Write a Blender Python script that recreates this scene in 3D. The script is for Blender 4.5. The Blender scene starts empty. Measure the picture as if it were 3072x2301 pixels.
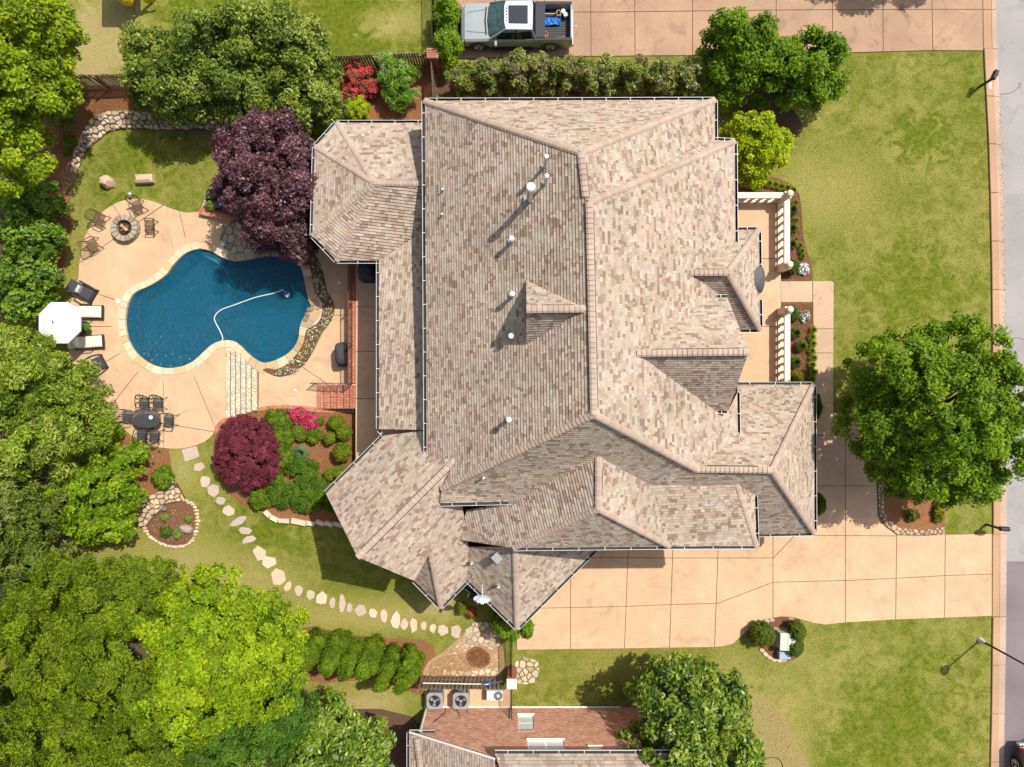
import bpy, bmesh, math, random
import numpy as np
from mathutils import Vector, Matrix
from mathutils.geometry import tessellate_polygon
random.seed(7); RNG = np.random.default_rng(7)
sc = bpy.context.scene
C = sc.collection
# ---------------------------------------------------------------- camera, sky, sun, exposure
CH = 38.0; S = 56.05                       # drone height above the lawn (m), survey scale of the ground (px per m)
cam = bpy.data.cameras.new('camera'); cam_o = bpy.data.objects.new('camera', cam); C.objects.link(cam_o)
cam_o.location = (0, 0, CH); cam_o.rotation_euler = (0, 0, 0)
cam.sensor_width = 36.0; cam.lens = 36.0 * S * CH / 3072.0; cam.clip_start = 0.5; cam.clip_end = 4000
sc.camera = cam_o
SUN_EL = math.radians(58.5); SUN_DIR = Vector((0.76, 0.65, 0)).normalized()
w = bpy.data.worlds.new("World"); sc.world = w; w.use_nodes = True
nt = w.node_tree; nt.nodes.clear()
sky = nt.nodes.new('ShaderNodeTexSky'); sky.sky_type = 'NISHITA'; sky.sun_disc = False
sky.sun_elevation = SUN_EL; sky.sun_rotation = math.atan2(SUN_DIR.x, SUN_DIR.y)
sky.air_density = 1.0; sky.dust_density = 3.0; sky.ozone_density = 0.6
bg = nt.nodes.new('ShaderNodeBackground'); bg.inputs['Strength'].default_value = 0.115
wo = nt.nodes.new('ShaderNodeOutputWorld')
hsv = nt.nodes.new('ShaderNodeHueSaturation'); hsv.inputs['Saturation'].default_value = 0.62; nt.links.new(sky.outputs[0], hsv.inputs['Color']); nt.links.new(hsv.outputs[0], bg.inputs[0]); nt.links.new(bg.outputs[0], wo.inputs[0])
sun = bpy.data.lights.new('sun', 'SUN'); sun.energy = 4.25; sun.angle = math.radians(0.55); sun.color = (1.0, 0.94, 0.83)
sun_o = bpy.data.objects.new('sun', sun); C.objects.link(sun_o); sun_o.location = (30, 25, 60)
sd = Vector((SUN_DIR.x * math.cos(SUN_EL), SUN_DIR.y * math.cos(SUN_EL), math.sin(SUN_EL)))
sun_o.rotation_euler = sd.to_track_quat('Z', 'Y').to_euler()
sc.view_settings.view_transform = 'Standard'; sc.view_settings.look = 'None'
sc.view_settings.exposure = 0.50; sc.view_settings.gamma = 1.0; sc.view_settings.use_curve_mapping = False
sc.cycles.max_bounces = 6; sc.cycles.diffuse_bounces = 3; sc.cycles.transparent_max_bounces = 8

# ---------------------------------------------------------------- helpers
def W(x, y, z=0.0):
    k = (1 - z / CH) / S
    return Vector(((x - 1536) * k, -(y - 1150.5) * k, z))
def W2(x, y, z=0.0): p = W(x, y, z); return (p.x, p.y)
TL = dict(A=(0,0),B=(700,0),C=(1400,0),D=(2272,0),E=(0,550),F=(700,550),G=(1400,550),H=(2100,550),I=(0,1100),J=(700,1100),K=(1400,1100),L=(2272,1100),M=(0,1700),N=(700,1700),Q=(1400,1700),R=(2272,1700))
def T(t, *pts):
    ox, oy = TL[t]; r = [(ox + a / 2.761, oy + b / 2.761) for a, b in pts]
    return r
def O(x, y): return (x * 1.38879, y * 1.38879)
def WP(pts, z=0.0): return [W2(a, b, z) for a, b in pts]

class MB:
    def __init__(s): s.v = []; s.f = []; s.m = []; s.c = []
    def add(s, vs, fs, mi=0, col=None):
        n = len(s.v); s.v += [tuple(p) for p in vs]
        for f in fs: s.f.append(tuple(n + i for i in f)); s.m.append(mi); s.c.append(col)
        return s
    def box(s, c, d, rz=0, mi=0, col=None, M=None):
        x, y, z = [q / 2 for q in d]
        R = M if M is not None else (Matrix.Translation(Vector(c)) @ Matrix.Rotation(rz, 4, 'Z'))
        vs = [R @ Vector((sx * x, sy * y, sz * z)) for sz in (-1, 1) for sx, sy in ((-1,-1),(1,-1),(1,1),(-1,1))]
        return s.add(vs, [(3,2,1,0),(4,5,6,7),(0,1,5,4),(1,2,6,5),(2,3,7,6),(3,0,4,7)], mi, col)
    def bbox(s, c, d, rz=0, b=0.02, mi=0, col=None):
        """box with chamfered top edges"""
        x, y, z = [q / 2 for q in d]; R = Matrix.Translation(Vector(c)) @ Matrix.Rotation(rz, 4, 'Z')
        b = min(b, x * .8, y * .8)
        rings = [(x, y, -z), (x, y, z - b), (x - b, y - b, z)]
        vs = [R @ Vector((sx * a, sy * q, h)) for a, q, h in rings for sx, sy in ((-1,-1),(1,-1),(1,1),(-1,1))]
        fs = [(3,2,1,0),(8,9,10,11)]
        for k in (0, 4):
            for i in range(4): fs.append((k+i, k+(i+1)%4, k+4+(i+1)%4, k+4+i))
        return s.add(vs, fs, mi, col)
    def prism(s, poly, z0, z1, mi=0, bev=0.0, col=None):
        poly = ccw(poly); n = len(poly)
        vs = [(a, b, z0) for a, b in poly]
        if bev > 0:
            vs += [(a, b, z1 - bev) for a, b in poly]; vs += [(a, b, z1) for a, b in inset(poly, bev)]; k = 3
        else: vs += [(a, b, z1) for a, b in poly]; k = 2
        fs = []
        for r in range(k - 1):
            for i in range(n): j = (i + 1) % n; fs.append((r*n+i, r*n+j, (r+1)*n+j, (r+1)*n+i))
        top = [(k-1)*n + i for i in range(n)]
        if n <= 8: fs.append(tuple(top))
        else:
            tv = [Vector((vs[i][0], vs[i][1], 0)) for i in top]
            for t in tessellate_polygon([tv]):
                a, b, c = t
                cr = (tv[b]-tv[a]).cross(tv[c]-tv[a]).z
                fs.append((top[a], top[b], top[c]) if cr > 0 else (top[a], top[c], top[b]))
        return s.add(vs, fs, mi, col)
    def tube(s, pts, r, seg=6, mi=0, col=None, cap=True):
        pts = [Vector(p) for p in pts]; n = len(pts)
        rs = r if isinstance(r, (list, tuple)) else [r] * n
        vs = []; up = Vector((0.13, 0.21, 1)).normalized()
        for i, p in enumerate(pts):
            t = (pts[min(i+1, n-1)] - pts[max(i-1, 0)])
            if t.length < 1e-7: t = Vector((0, 0, 1))
            t.normalize(); a = t.cross(up)
            if a.length < .05: a = t.cross(Vector((1, 0, 0)))
            a.normalize(); b = t.cross(a)
            for k in range(seg):
                q = 2 * math.pi * k / seg; vs.append(p + (a * math.cos(q) + b * math.sin(q)) * rs[i])
        fs = []
        for i in range(n - 1):
            for k in range(seg):
                j = (k + 1) % seg; fs.append((i*seg+k, i*seg+j, (i+1)*seg+j, (i+1)*seg+k))
        if cap: fs.append(tuple(range(seg))); fs.append(tuple((n-1)*seg + k for k in reversed(range(seg))))
        return s.add(vs, fs, mi, col)
    def lathe(s, c, prof, seg=12, mi=0, col=None, sx=1, sy=1):
        vs = []; n = len(prof); c = Vector(c)
        for r, z in prof:
            for k in range(seg):
                a = 2 * math.pi * k / seg; vs.append(c + Vector((r * sx * math.cos(a), r * sy * math.sin(a), z)))
        fs = []
        for i in range(n - 1):
            for k in range(seg): j = (k+1) % seg; fs.append((i*seg+k, i*seg+j, (i+1)*seg+j, (i+1)*seg+k))
        fs.append(tuple((n-1)*seg + k for k in range(seg)))
        fs.append(tuple(reversed(range(seg))))
        return s.add(vs, fs, mi, col)
    def quad(s, a, b, c, d, mi=0, col=None): return s.add([a, b, c, d], [(0,1,2,3)], mi, col)
    def mesh(s, name, mats, smooth=False):
        me = bpy.data.meshes.new(name); me.from_pydata(s.v, [], s.f)
        mats = mats if isinstance(mats, (list, tuple)) else [mats]
        for m in mats: me.materials.append(m)
        if len(mats) > 1: me.polygons.foreach_set('material_index', s.m)
        if any(c is not None for c in s.c):
            at = me.color_attributes.new('Col', 'FLOAT_COLOR', 'CORNER'); buf = []
            for f, c in zip(s.f, s.c):
                cc = (*(c or (.5,.5,.5)), 1.0); buf += list(cc) * len(f)
            at.data.foreach_set('color', buf)
        if smooth: me.polygons.foreach_set('use_smooth', [True] * len(me.polygons))
        me.update(); return me

def area2(p): return sum(p[i][0]*p[(i+1)%len(p)][1] - p[(i+1)%len(p)][0]*p[i][1] for i in range(len(p))) / 2
def ccw(p): return list(p) if area2(p) > 0 else list(reversed(p))
def inset(p, d):
    p = ccw(p); n = len(p); out = []
    for i in range(n):
        a, b, c = p[i-1], p[i], p[(i+1) % n]
        e1 = Vector((b[0]-a[0], b[1]-a[1])); e2 = Vector((c[0]-b[0], c[1]-b[1]))
        if e1.length < 1e-9 or e2.length < 1e-9: out.append(tuple(b)); continue
        e1.normalize(); e2.normalize(); n1 = Vector((-e1.y, e1.x)); n2 = Vector((-e2.y, e2.x))
        m = n1 + n2; k = m.length
        if k < .3: out.append(tuple(b)); continue
        m /= k; q = min(d / max(m.dot(n1), .35), d * 2.2)
        out.append((b[0] + m.x * q, b[1] + m.y * q))
    return out
def clip_half(poly, px, py, nx, ny):
    out = []; n = len(poly)
    for i in range(n):
        a, b = poly[i], poly[(i+1) % n]
        da = (a[0]-px)*nx + (a[1]-py)*ny; db = (b[0]-px)*nx + (b[1]-py)*ny
        if da >= 0: out.append(a)
        if (da >= 0) != (db >= 0):
            t = da / (da - db); out.append((a[0] + (b[0]-a[0])*t, a[1] + (b[1]-a[1])*t))
    return out
def clean_poly(p, eps=1e-4):
    out = []
    for q in p:
        if not out or (q[0]-out[-1][0])**2 + (q[1]-out[-1][1])**2 > eps*eps: out.append(q)
    if len(out) > 1 and (out[0][0]-out[-1][0])**2 + (out[0][1]-out[-1][1])**2 < eps*eps: out.pop()
    return out
def clip_convex(subject, conv):
    conv = ccw(conv); r = subject
    for i in range(len(conv)):
        a, b = conv[i], conv[(i+1) % len(conv)]
        r = clip_half(r, a[0], a[1], -(b[1]-a[1]), b[0]-a[0])
        if len(r) < 3: return []
    return clean_poly(r)
def inside(p, poly):
    x, y = p; r = False; n = len(poly)
    for i in range(n):
        a, b = poly[i], poly[(i+1) % n]
        if (a[1] > y) != (b[1] > y) and x < (b[0]-a[0])*(y-a[1])/(b[1]-a[1]) + a[0]: r = not r
    return r
def inside_np(X, Y, poly):
    r = np.zeros(len(X), bool); n = len(poly)
    for i in range(n):
        a, b = poly[i], poly[(i+1) % n]
        if a[1] == b[1]: continue
        m = ((a[1] > Y) != (b[1] > Y)) & (X < (b[0]-a[0])*(Y-a[1])/(b[1]-a[1]) + a[0]); r ^= m
    return r
def smooth(pts, k=4, closed=False):
    n = len(pts); out = []
    rng = range(n) if closed else range(n - 1)
    for i in rng:
        if closed: p0, p1, p2, p3 = pts[i-1], pts[i], pts[(i+1)%n], pts[(i+2)%n]
        else: p0, p1, p2, p3 = pts[max(i-1,0)], pts[i], pts[i+1], pts[min(i+2,n-1)]
        for j in range(k):
            t = j / k
            out.append(tuple(.5*(2*p1[d] + (p2[d]-p0[d])*t + (2*p0[d]-5*p1[d]+4*p2[d]-p3[d])*t*t + (3*p1[d]-p0[d]-3*p2[d]+p3[d])*t**3) for d in range(len(p1))))
    if not closed: out.append(tuple(pts[-1]))
    return out
def resample(pts, step):
    out = [pts[0]]; acc = 0
    for a, b in zip(pts, pts[1:]):
        d = math.dist(a, b); s0 = 0
        while acc + d - s0 >= step:
            s0 += step - acc; acc = 0; t = s0 / d; out.append(tuple(a[i] + (b[i]-a[i])*t for i in range(len(a))))
        acc += d - s0
    return out
def voronoi(poly, sp, seed=1, jit=.38):
    r = random.Random(seed); poly = ccw(poly); xs = [p[0] for p in poly]; ys = [p[1] for p in poly]
    sites = []; y = min(ys) - sp; row = 0
    while y < max(ys) + sp:
        x = min(xs) - sp + (sp / 2 if row % 2 else 0)
        while x < max(xs) + sp:
            sites.append((x + r.uniform(-jit, jit)*sp, y + r.uniform(-jit, jit)*sp)); x += sp
        y += sp * .86; row += 1
    out = []
    for i, a in enumerate(sites):
        cell = [(a[0]-sp*1.6, a[1]-sp*1.6), (a[0]+sp*1.6, a[1]-sp*1.6), (a[0]+sp*1.6, a[1]+sp*1.6), (a[0]-sp*1.6, a[1]+sp*1.6)]
        for j, b in enumerate(sites):
            if i == j: continue
            dx, dy = b[0]-a[0], b[1]-a[1]; dd = dx*dx + dy*dy
            if dd > (3.0*sp)**2: continue
            cell = clip_half(cell, (a[0]+b[0])/2, (a[1]+b[1])/2, -dx, -dy)
            if len(cell) < 3: break
        if len(cell) < 3: continue
        q = clip_convex(poly, cell)
        if len(q) >= 3 and abs(area2(q)) > .12*sp*sp: out.append(ccw(q))
    return out
def chaikin(p, k=.22):
    out = []; n = len(p)
    for i in range(n):
        a, b = p[i], p[(i+1) % n]
        out.append((a[0]+(b[0]-a[0])*k, a[1]+(b[1]-a[1])*k)); out.append((a[0]+(b[0]-a[0])*(1-k), a[1]+(b[1]-a[1])*(1-k)))
    return out

# ---------------------------------------------------------------- objects
def tag(o, label=None, cat=None, group=None, kind=None):
    if label: o['label'] = label
    if cat: o['category'] = cat
    if group: o['group'] = group
    if kind: o['kind'] = kind
    return o
def link(name, me, parent=None):
    o = bpy.data.objects.new(name, me); C.objects.link(o)
    if parent is not None:
        o.parent = parent
        if parent.matrix_basis != Matrix.Identity(4) or parent.parent is not None:
            o.matrix_parent_inverse = wm(parent).inverted()
    return o
def wm(o):
    m = o.matrix_basis.copy()
    if o.parent is not None: m = wm(o.parent) @ o.matrix_parent_inverse @ m
    return m
def obj(name, mb, mats, parent=None, smooth=False): return link(name, mb.mesh(name, mats, smooth), parent)
def thing(name, label, cat, loc=(0,0,0), rz=0, group=None):
    o = bpy.data.objects.new(name, None); C.objects.link(o); o.location = loc; o.rotation_euler = (0, 0, rz)
    o.empty_display_size = .2
    return tag(o, label, cat, group)
def group_root(name, loc=(0,0,0)):
    o = bpy.data.objects.new(name, None); C.objects.link(o); o.location = loc; o['kind'] = 'structure'; o.empty_display_size = .2; return o
def part(name, mb, mats, root, smooth=False):
    """a part modelled in the local space of its thing"""
    o = bpy.data.objects.new(name, mb.mesh(name, mats, smooth)); C.objects.link(o); o.parent = root; return o
def dup(root, loc, rz, label=None, mats=None):
    r = root.copy(); C.objects.link(r); r.location = loc; r.rotation_euler = (0, 0, rz)
    if label: r['label'] = label
    for ch in list(root.children):
        c = ch.copy(); C.objects.link(c); c.parent = r; c.matrix_parent_inverse = ch.matrix_parent_inverse.copy()
        for g in ch.children:
            d = g.copy(); C.objects.link(d); d.parent = c; d.matrix_parent_inverse = g.matrix_parent_inverse.copy()
    return r

# ---------------------------------------------------------------- materials
def nodes(name):
    m = bpy.data.materials.new(name); m.use_nodes = True; t = m.node_tree; b = t.nodes['Principled BSDF']
    return m, t, b
def N(t, typ, **kw):
    n = t.nodes.new(typ)
    for k, v in kw.items():
        if k in n.inputs: n.inputs[k].default_value = v
        else: setattr(n, k, v)
    return n
def mat(name, col, rough=.8, var=.25, scale=6.0, detail=6, bump=0.0, bscale=None, col2=None, attr=False, spec=.3, metal=0.0, big=0.0, bigscale=.35, stain=0.0):
    m, t, b = nodes(name); L = t.links.new
    tc = N(t, 'ShaderNodeTexCoord'); no = N(t, 'ShaderNodeTexNoise'); no.inputs['Scale'].default_value = scale; no.inputs['Detail'].default_value = detail
    L(tc.outputs['Object'], no.inputs['Vector'])
    if attr:
        a = N(t, 'ShaderNodeAttribute', attribute_name='Col'); src = a.outputs['Color']
    else:
        a = N(t, 'ShaderNodeRGB'); a.outputs[0].default_value = (*col, 1); src = a.outputs[0]
        if col2:
            mx = N(t, 'ShaderNodeMix', data_type='RGBA'); cr = N(t, 'ShaderNodeMapRange'); cr.inputs[1].default_value = .4; cr.inputs[2].default_value = .62
            L(no.outputs[0], cr.inputs[0]); L(cr.outputs[0], mx.inputs[0]); L(src, mx.inputs[6]); mx.inputs[7].default_value = (*col2, 1); src = mx.outputs[2]
    mr = N(t, 'ShaderNodeMapRange'); mr.inputs[1].default_value = .3; mr.inputs[2].default_value = .7; mr.inputs[3].default_value = 1 - var; mr.inputs[4].default_value = 1 + var
    n2 = N(t, 'ShaderNodeTexNoise'); n2.inputs['Scale'].default_value = scale * 3.1; n2.inputs['Detail'].default_value = 4; L(tc.outputs['Object'], n2.inputs['Vector'])
    L(n2.outputs[0], mr.inputs[0])
    mu = N(t, 'ShaderNodeMix', data_type='RGBA', blend_type='MULTIPLY'); mu.inputs[0].default_value = 1; L(src, mu.inputs[6]); L(mr.outputs[0], mu.inputs[7]); src = mu.outputs[2]
    if big:
        n3 = N(t, 'ShaderNodeTexNoise'); n3.inputs['Scale'].default_value = bigscale; n3.inputs['Detail'].default_value = 5; L(tc.outputs['Object'], n3.inputs['Vector'])
        m3 = N(t, 'ShaderNodeMapRange'); m3.inputs[1].default_value = .3; m3.inputs[2].default_value = .7; m3.inputs[3].default_value = 1 - big; m3.inputs[4].default_value = 1 + big; L(n3.outputs[0], m3.inputs[0])
        mu2 = N(t, 'ShaderNodeMix', data_type='RGBA', blend_type='MULTIPLY'); mu2.inputs[0].default_value = 1; L(src, mu2.inputs[6]); L(m3.outputs[0], mu2.inputs[7]); src = mu2.outputs[2]
    if stain:
        n4 = N(t, 'ShaderNodeTexNoise'); n4.inputs['Scale'].default_value = .9; n4.inputs['Detail'].default_value = 9; n4.inputs['Distortion'].default_value = 1.5; L(tc.outputs['Object'], n4.inputs['Vector'])
        m4 = N(t, 'ShaderNodeMapRange'); m4.inputs[1].default_value = .54; m4.inputs[2].default_value = .72; m4.inputs[3].default_value = 1; m4.inputs[4].default_value = 1 - stain; L(n4.outputs[0], m4.inputs[0])
        mu3 = N(t, 'ShaderNodeMix', data_type='RGBA', blend_type='MULTIPLY'); mu3.inputs[0].default_value = 1; L(src, mu3.inputs[6]); L(m4.outputs[0], mu3.inputs[7]); src = mu3.outputs[2]
    L(src, b.inputs['Base Color']); b.inputs['Roughness'].default_value = rough; b.inputs['Metallic'].default_value = metal
    b.inputs['Specular IOR Level'].default_value = spec
    if bump:
        bp = N(t, 'ShaderNodeBump'); bp.inputs['Strength'].default_value = bump; bp.inputs['Distance'].default_value = .02
        nb = N(t, 'ShaderNodeTexNoise'); nb.inputs['Scale'].default_value = bscale or scale * 5; nb.inputs['Detail'].default_value = 5; L(tc.outputs['Object'], nb.inputs['Vector'])
        L(nb.outputs[0], bp.inputs['Height']); L(bp.outputs[0], b.inputs['Normal'])
    return m
def leaf_mat(name, rough=.5, trans=.35, spec=.3):
    m, t, b = nodes(name); L = t.links.new
    a = N(t, 'ShaderNodeAttribute', attribute_name='Col')
    L(a.outputs['Color'], b.inputs['Base Color']); b.inputs['Roughness'].default_value = rough; b.inputs['Specular IOR Level'].default_value = spec
    tr = N(t, 'ShaderNodeBsdfTranslucent'); hs = N(t, 'ShaderNodeHueSaturation'); hs.inputs['Saturation'].default_value = 1.15; hs.inputs['Value'].default_value = 1.25; L(a.outputs['Color'], hs.inputs['Color']); L(hs.outputs[0], tr.inputs['Color'])
    mx = N(t, 'ShaderNodeMixShader'); mx.inputs[0].default_value = trans; L(b.outputs[0], mx.inputs[1]); L(tr.outputs[0], mx.inputs[2])
    L(mx.outputs[0], t.nodes['Material Output'].inputs['Surface'])
    return m
M_shingle = mat('shingle', (0,0,0), .92, .12, 9, big=.10, bigscale=.5, stain=.10, attr=True, spec=.15, bump=.25, bscale=60)
M_deck = mat('roof deck', (.10,.075,.06), .95)
M_cap = mat('ridge cap shingle', (.36,.265,.20), .92, .10, 12, spec=.15, bump=.2, bscale=60)
M_vent = mat('black ridge vent', (.03,.03,.032), .7)
M_white = mat('white painted metal', (.66,.66,.64), .45, .05, 8)
M_grit_shade = mat('gutter grit and shade', (.05,.05,.055), .95, .3, 20)  # grit and the shade inside the trough, put into one dark colour
M_brick = mat('red brick', (.36,.13,.085), .9, .22, 14, col2=(.27,.10,.07), bump=.3, bscale=40)
M_wallbrick = mat('weathered pink brick', (0,0,0), .9, .15, 14, attr=True, bump=.3, bscale=40)
M_brickc = mat('brick tint', (0,0,0), .9, .15, 14, attr=True, bump=.3, bscale=40)
M_mortar = mat('mortar', (.50,.40,.33), .95, .15, 20)
M_conc = mat('peach concrete', (.47,.325,.195), .88, .07, 5, big=.10, bigscale=.6, bump=.06, bscale=50, col2=(.47,.305,.20), stain=.16)
M_conc2 = mat('pinkish concrete', (.42,.295,.20), .88, .06, 5, big=.08, bigscale=.45, bump=.06, bscale=50, stain=.16)
M_conc3 = mat('weathered concrete', (.315,.205,.135), .9, .14, 6, big=.16, bigscale=.4, bump=.08, bscale=40, stain=.30)
M_joint = mat('joint', (.085,.055,.035), .95)
M_kerb = mat('kerb concrete', (.36,.22,.14), .9, .12, 7, big=.12, bump=.1)
M_gutterpan = mat('gutter pan', (.37,.27,.21), .9, .14, 6, big=.16, bump=.1)
M_asph = mat('pale asphalt', (.262,.246,.247), .92, .26, 22, big=.10, stain=.14, bump=.25, bscale=70)
M_asph2 = mat('dark asphalt', (.16,.135,.145), .92, .14, 26, big=.14, bump=.25, bscale=70)
M_mulch = mat('bark mulch', (.155,.068,.038), .98, .42, 17, col2=(.115,.05,.03), bump=.8, bscale=30, big=.12)
M_straw = mat('pine straw', (.23,.105,.045), .98, .40, 20, col2=(.15,.062,.03), bump=.8, bscale=30, big=.15)
M_gravel = mat('tan gravel', (.36,.24,.13), .95, .4, 16, col2=(.24,.15,.08), bump=.6, bscale=28)
M_stone = mat('tan fieldstone', (0,0,0), .9, .16, 7, attr=True, bump=.35, bscale=22)
M_bark = mat('bark', (.075,.055,.04), .95, .3, 9, bump=.6, bscale=18)
M_wood = mat('weathered wood', (.19,.135,.095), .9, .25, 8, bump=.3)
M_iron = mat('black iron', (.02,.02,.022), .45, .1, 8)
M_bronze = mat('bronze metal', (.11,.065,.035), .5, .15, 10)
M_limest = mat('cream limestone', (.66,.58,.47), .85, .06, 6, bump=.08)
M_gray = mat('grey plastic', (.24,.25,.26), .55, .08, 8)
M_lgray = mat('light grey enamel', (.50,.52,.53), .5, .06, 8)
M_black = mat('black plastic', (.018,.018,.02), .5, .1, 8)
M_charc = mat('charcoal fabric', (.045,.045,.055), .85, .12, 20)
M_wick = mat('dark wicker', (.03,.026,.027), .7, .2, 30)
M_cushion = mat('cream cushion', (.60,.54,.45), .9, .04, 14)
M_canvas = mat('white canvas', (.70,.70,.70), .9, .02, 10)
M_pillow = mat('pale patterned pillow', (.60,.58,.60), .9, .25, 26, col2=(.28,.28,.32))
M_leaf = leaf_mat('matt leaves', .55, .45, .25)
M_gloss = leaf_mat('glossy leaves', .42, .33, .35)
M_petal = leaf_mat('petals', .6, .3, .2)
M_steel = mat('bright steel', (.55,.57,.60), .25, .05, 8, metal=.9)
M_glassdark = mat('dark glass', (.012,.016,.022), .06, .02, 3, spec=.8)
M_soil = mat('soil', (.09,.05,.032), .98, .3, 14, bump=.6)
M_teal = mat('teal glaze', (.02,.14,.17), .3, .1, 5, spec=.6)
M_blue = mat('blue plastic', (.02,.12,.42), .5, .15, 9)
M_yellow = mat('yellow plastic', (.62,.46,.02), .4, .04, 5)
# ================================================================ THE BIG HOUSE: roof planes, shingles, caps, gutters, walls
RV = {'e4':(2184,1232,6.72), 'w1':(1274,303,6.5), 'n2':(2144,300,6.34), 'w2':(1743,458,11.64), 'w2b':(1757,590,11.7), 'w3':(1768,607,11.85), 'w4':(1782,1243,11.8), 'w5':(1325,1467,7.11), 'w6':(1365,1380,7.3), 'w7':(1280,1377,6.32), 'n3':(2144,421,6.54), 'n4':(2203,424,6.32), 'e1':(2206,731,6.37), 'er0':(2070,818,8.31), 'er1':(2184,818,8.29), 'ene':(2276,689,5.34), 'enw':(2208,690,5.36), 'ese':(2280,989,5.29), 'esw':(2220,989,5.3), 'ev':(2161,886,7.14), 'ev2':(2184,893,6.7), 'g0':(1911,1060,10.38), 'g1':(2246,1056,10.42), 'gn':(2143,893,7.33), 'gnr':(2182,893,7.33), 'gs':(2146,1232,7.37), 'gsr':(2184,1232,7.35), 'e5':(2211,1178,6.42), 'e6':(2213,1303,6.39), 'p0':(2090,1408,8.29), 'p1':(2316,1411,8.22), 'pne':(2441,1154,3.15), 'pse':(2443,1599,3.23), 'psw':(2267,1603,3.23), 'pnw':(2211,1154,3.28), 's1':(1320,1510,6.62), 's2':(1537,1505,6.55), 's3':(1796,1370,9.29), 's4':(1954,1455,7.38), 's5':(2210,1453,7.3), 's6':(2264,1485,6.49), 'f1':(2269,1638,6.23), 'f2':(2010,1639,6.29), 'q1':(1795,1527,8.99), 'q2':(1541,1644,6.35), 'q3':(1374,1618,4.68), 'q4':(1400,1530,5.25), 'd1':(1073,1671,7.5), 'd2':(978,1480,4.57), 'd3':(1153,1306,4.44), 'd4':(1290,1290,5.62), 'd5':(1243,1742,4.95), 'd6':(1291,1657,5.3), 'd7':(1322,1822,3.07), 'd8':(1402,1740,3.0), 'd9':(1406,1640,4.12), 'd5b':(1243,1742,3.17), 'r1':(1551,1885,3.24), 'r2':(1545,1640,5.82), 'r3':(1787,1648,3.19), 'l1':(1137,782,4.37), 'l2':(1137,1287,4.61), 'l3':(1290,680,5.19), 'a1':(1010,369,4.33), 'a2':(1290,369,4.4), 'a3':(1290,551,5.93), 'a4':(1122,549,5.85), 'a5':(945,440,4.37), 'a6':(938,707,4.37), 'a7':(1010,782,4.3), 'm1':(1578,840,9.94), 'm2':(1758,926,11.68), 'm3':(1580,928,11.73), 'm4':(1577,1035,9.89)}
RF = {
'west':['w1','w2','w2b','w3','w4','w5','w6','w7'],
'north':['w1','n2','w2'],
'east1':['n2','n3','w2b','w2'],
'wedge':['n3','n4','w3','w2b'],
'east2':['w3','n4','e1','er0','ev','gn','g0','gs','e4','e5','e6','p0','w4'],
'entn':['er0','e1','enw','ene','er1'],
'ents':['er0','er1','ese','esw','ev'],
'ente':['er1','ene','ese'],
'gabn':['g0','gn','gnr','g1'],
'gabs':['g0','g1','gsr','gs'],
'pn':['p0','e6','pnw','pne','p1'],
'pe':['p1','pne','pse'],
'south':['w4','p0','p1','pse','psw','s6','s5','s4','s3','s2','s1','w5'],
'flat':['s4','s5','f1','f2'],
'flate':['s5','s6','f1'],
'ge':['s3','s4','f2','q1'],
'gsf':['q1','f2','q2'],
'gw':['s3','q1','q2','q3','q4','s2'],
'dn':['w6','d1','d2','d3','d4'],
'ds':['w6','d1','d5','d6','d7','d8','d9'],
'dq':['d5b','d7','d6'],
'rs':['d9','d8','r1','r2'],
're':['r2','r1','r3'],
'l':['l1','l2','d4','l3'],
'an':['a1','a2','a3','a4'],
'anw':['a1','a4','a5'],'aw':['a5','a4','a6'],'asw':['a6','a4','a7'],'as':['a7','a4','a3','l3','l1'],
'mn':['m1','m3','m2'],'ms':['m3','m4','m2'],
}

PAL = [((.335,.272,.213),34),((.37,.31,.252),18),((.29,.228,.175),16),((.24,.173,.136),13),((.20,.142,.107),8),((.325,.302,.258),8),((.32,.236,.198),10)]
PALC = [p for p, _ in PAL]; PALW = [q for _, q in PAL]
def shingle_col(r):
    c = r.choices(PALC, PALW)[0]; k = r.uniform(.92, 1.08); return (c[0]*k, c[1]*k, c[2]*k)
class Tri:
    """height over a roof face: its corner points joined by triangles"""
    def __init__(s, P):
        s.P = P; s.t = [tuple(t) for t in tessellate_polygon([[Vector((p.x, p.y, 0)) for p in P]])]
    def z(s, x, y):
        best = None
        for a, b, c in s.t:
            A, B, D = s.P[a], s.P[b], s.P[c]
            den = (B.y-D.y)*(A.x-D.x) + (D.x-B.x)*(A.y-D.y)
            if abs(den) < 1e-9: continue
            u = ((B.y-D.y)*(x-D.x) + (D.x-B.x)*(y-D.y))/den; v = ((D.y-A.y)*(x-D.x) + (A.x-D.x)*(y-D.y))/den; q = 1-u-v
            m = min(u, v, q)
            if best is None or m > best[0]: best = (m, u*A.z + v*B.z + q*D.z)
        return best[1]
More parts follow.
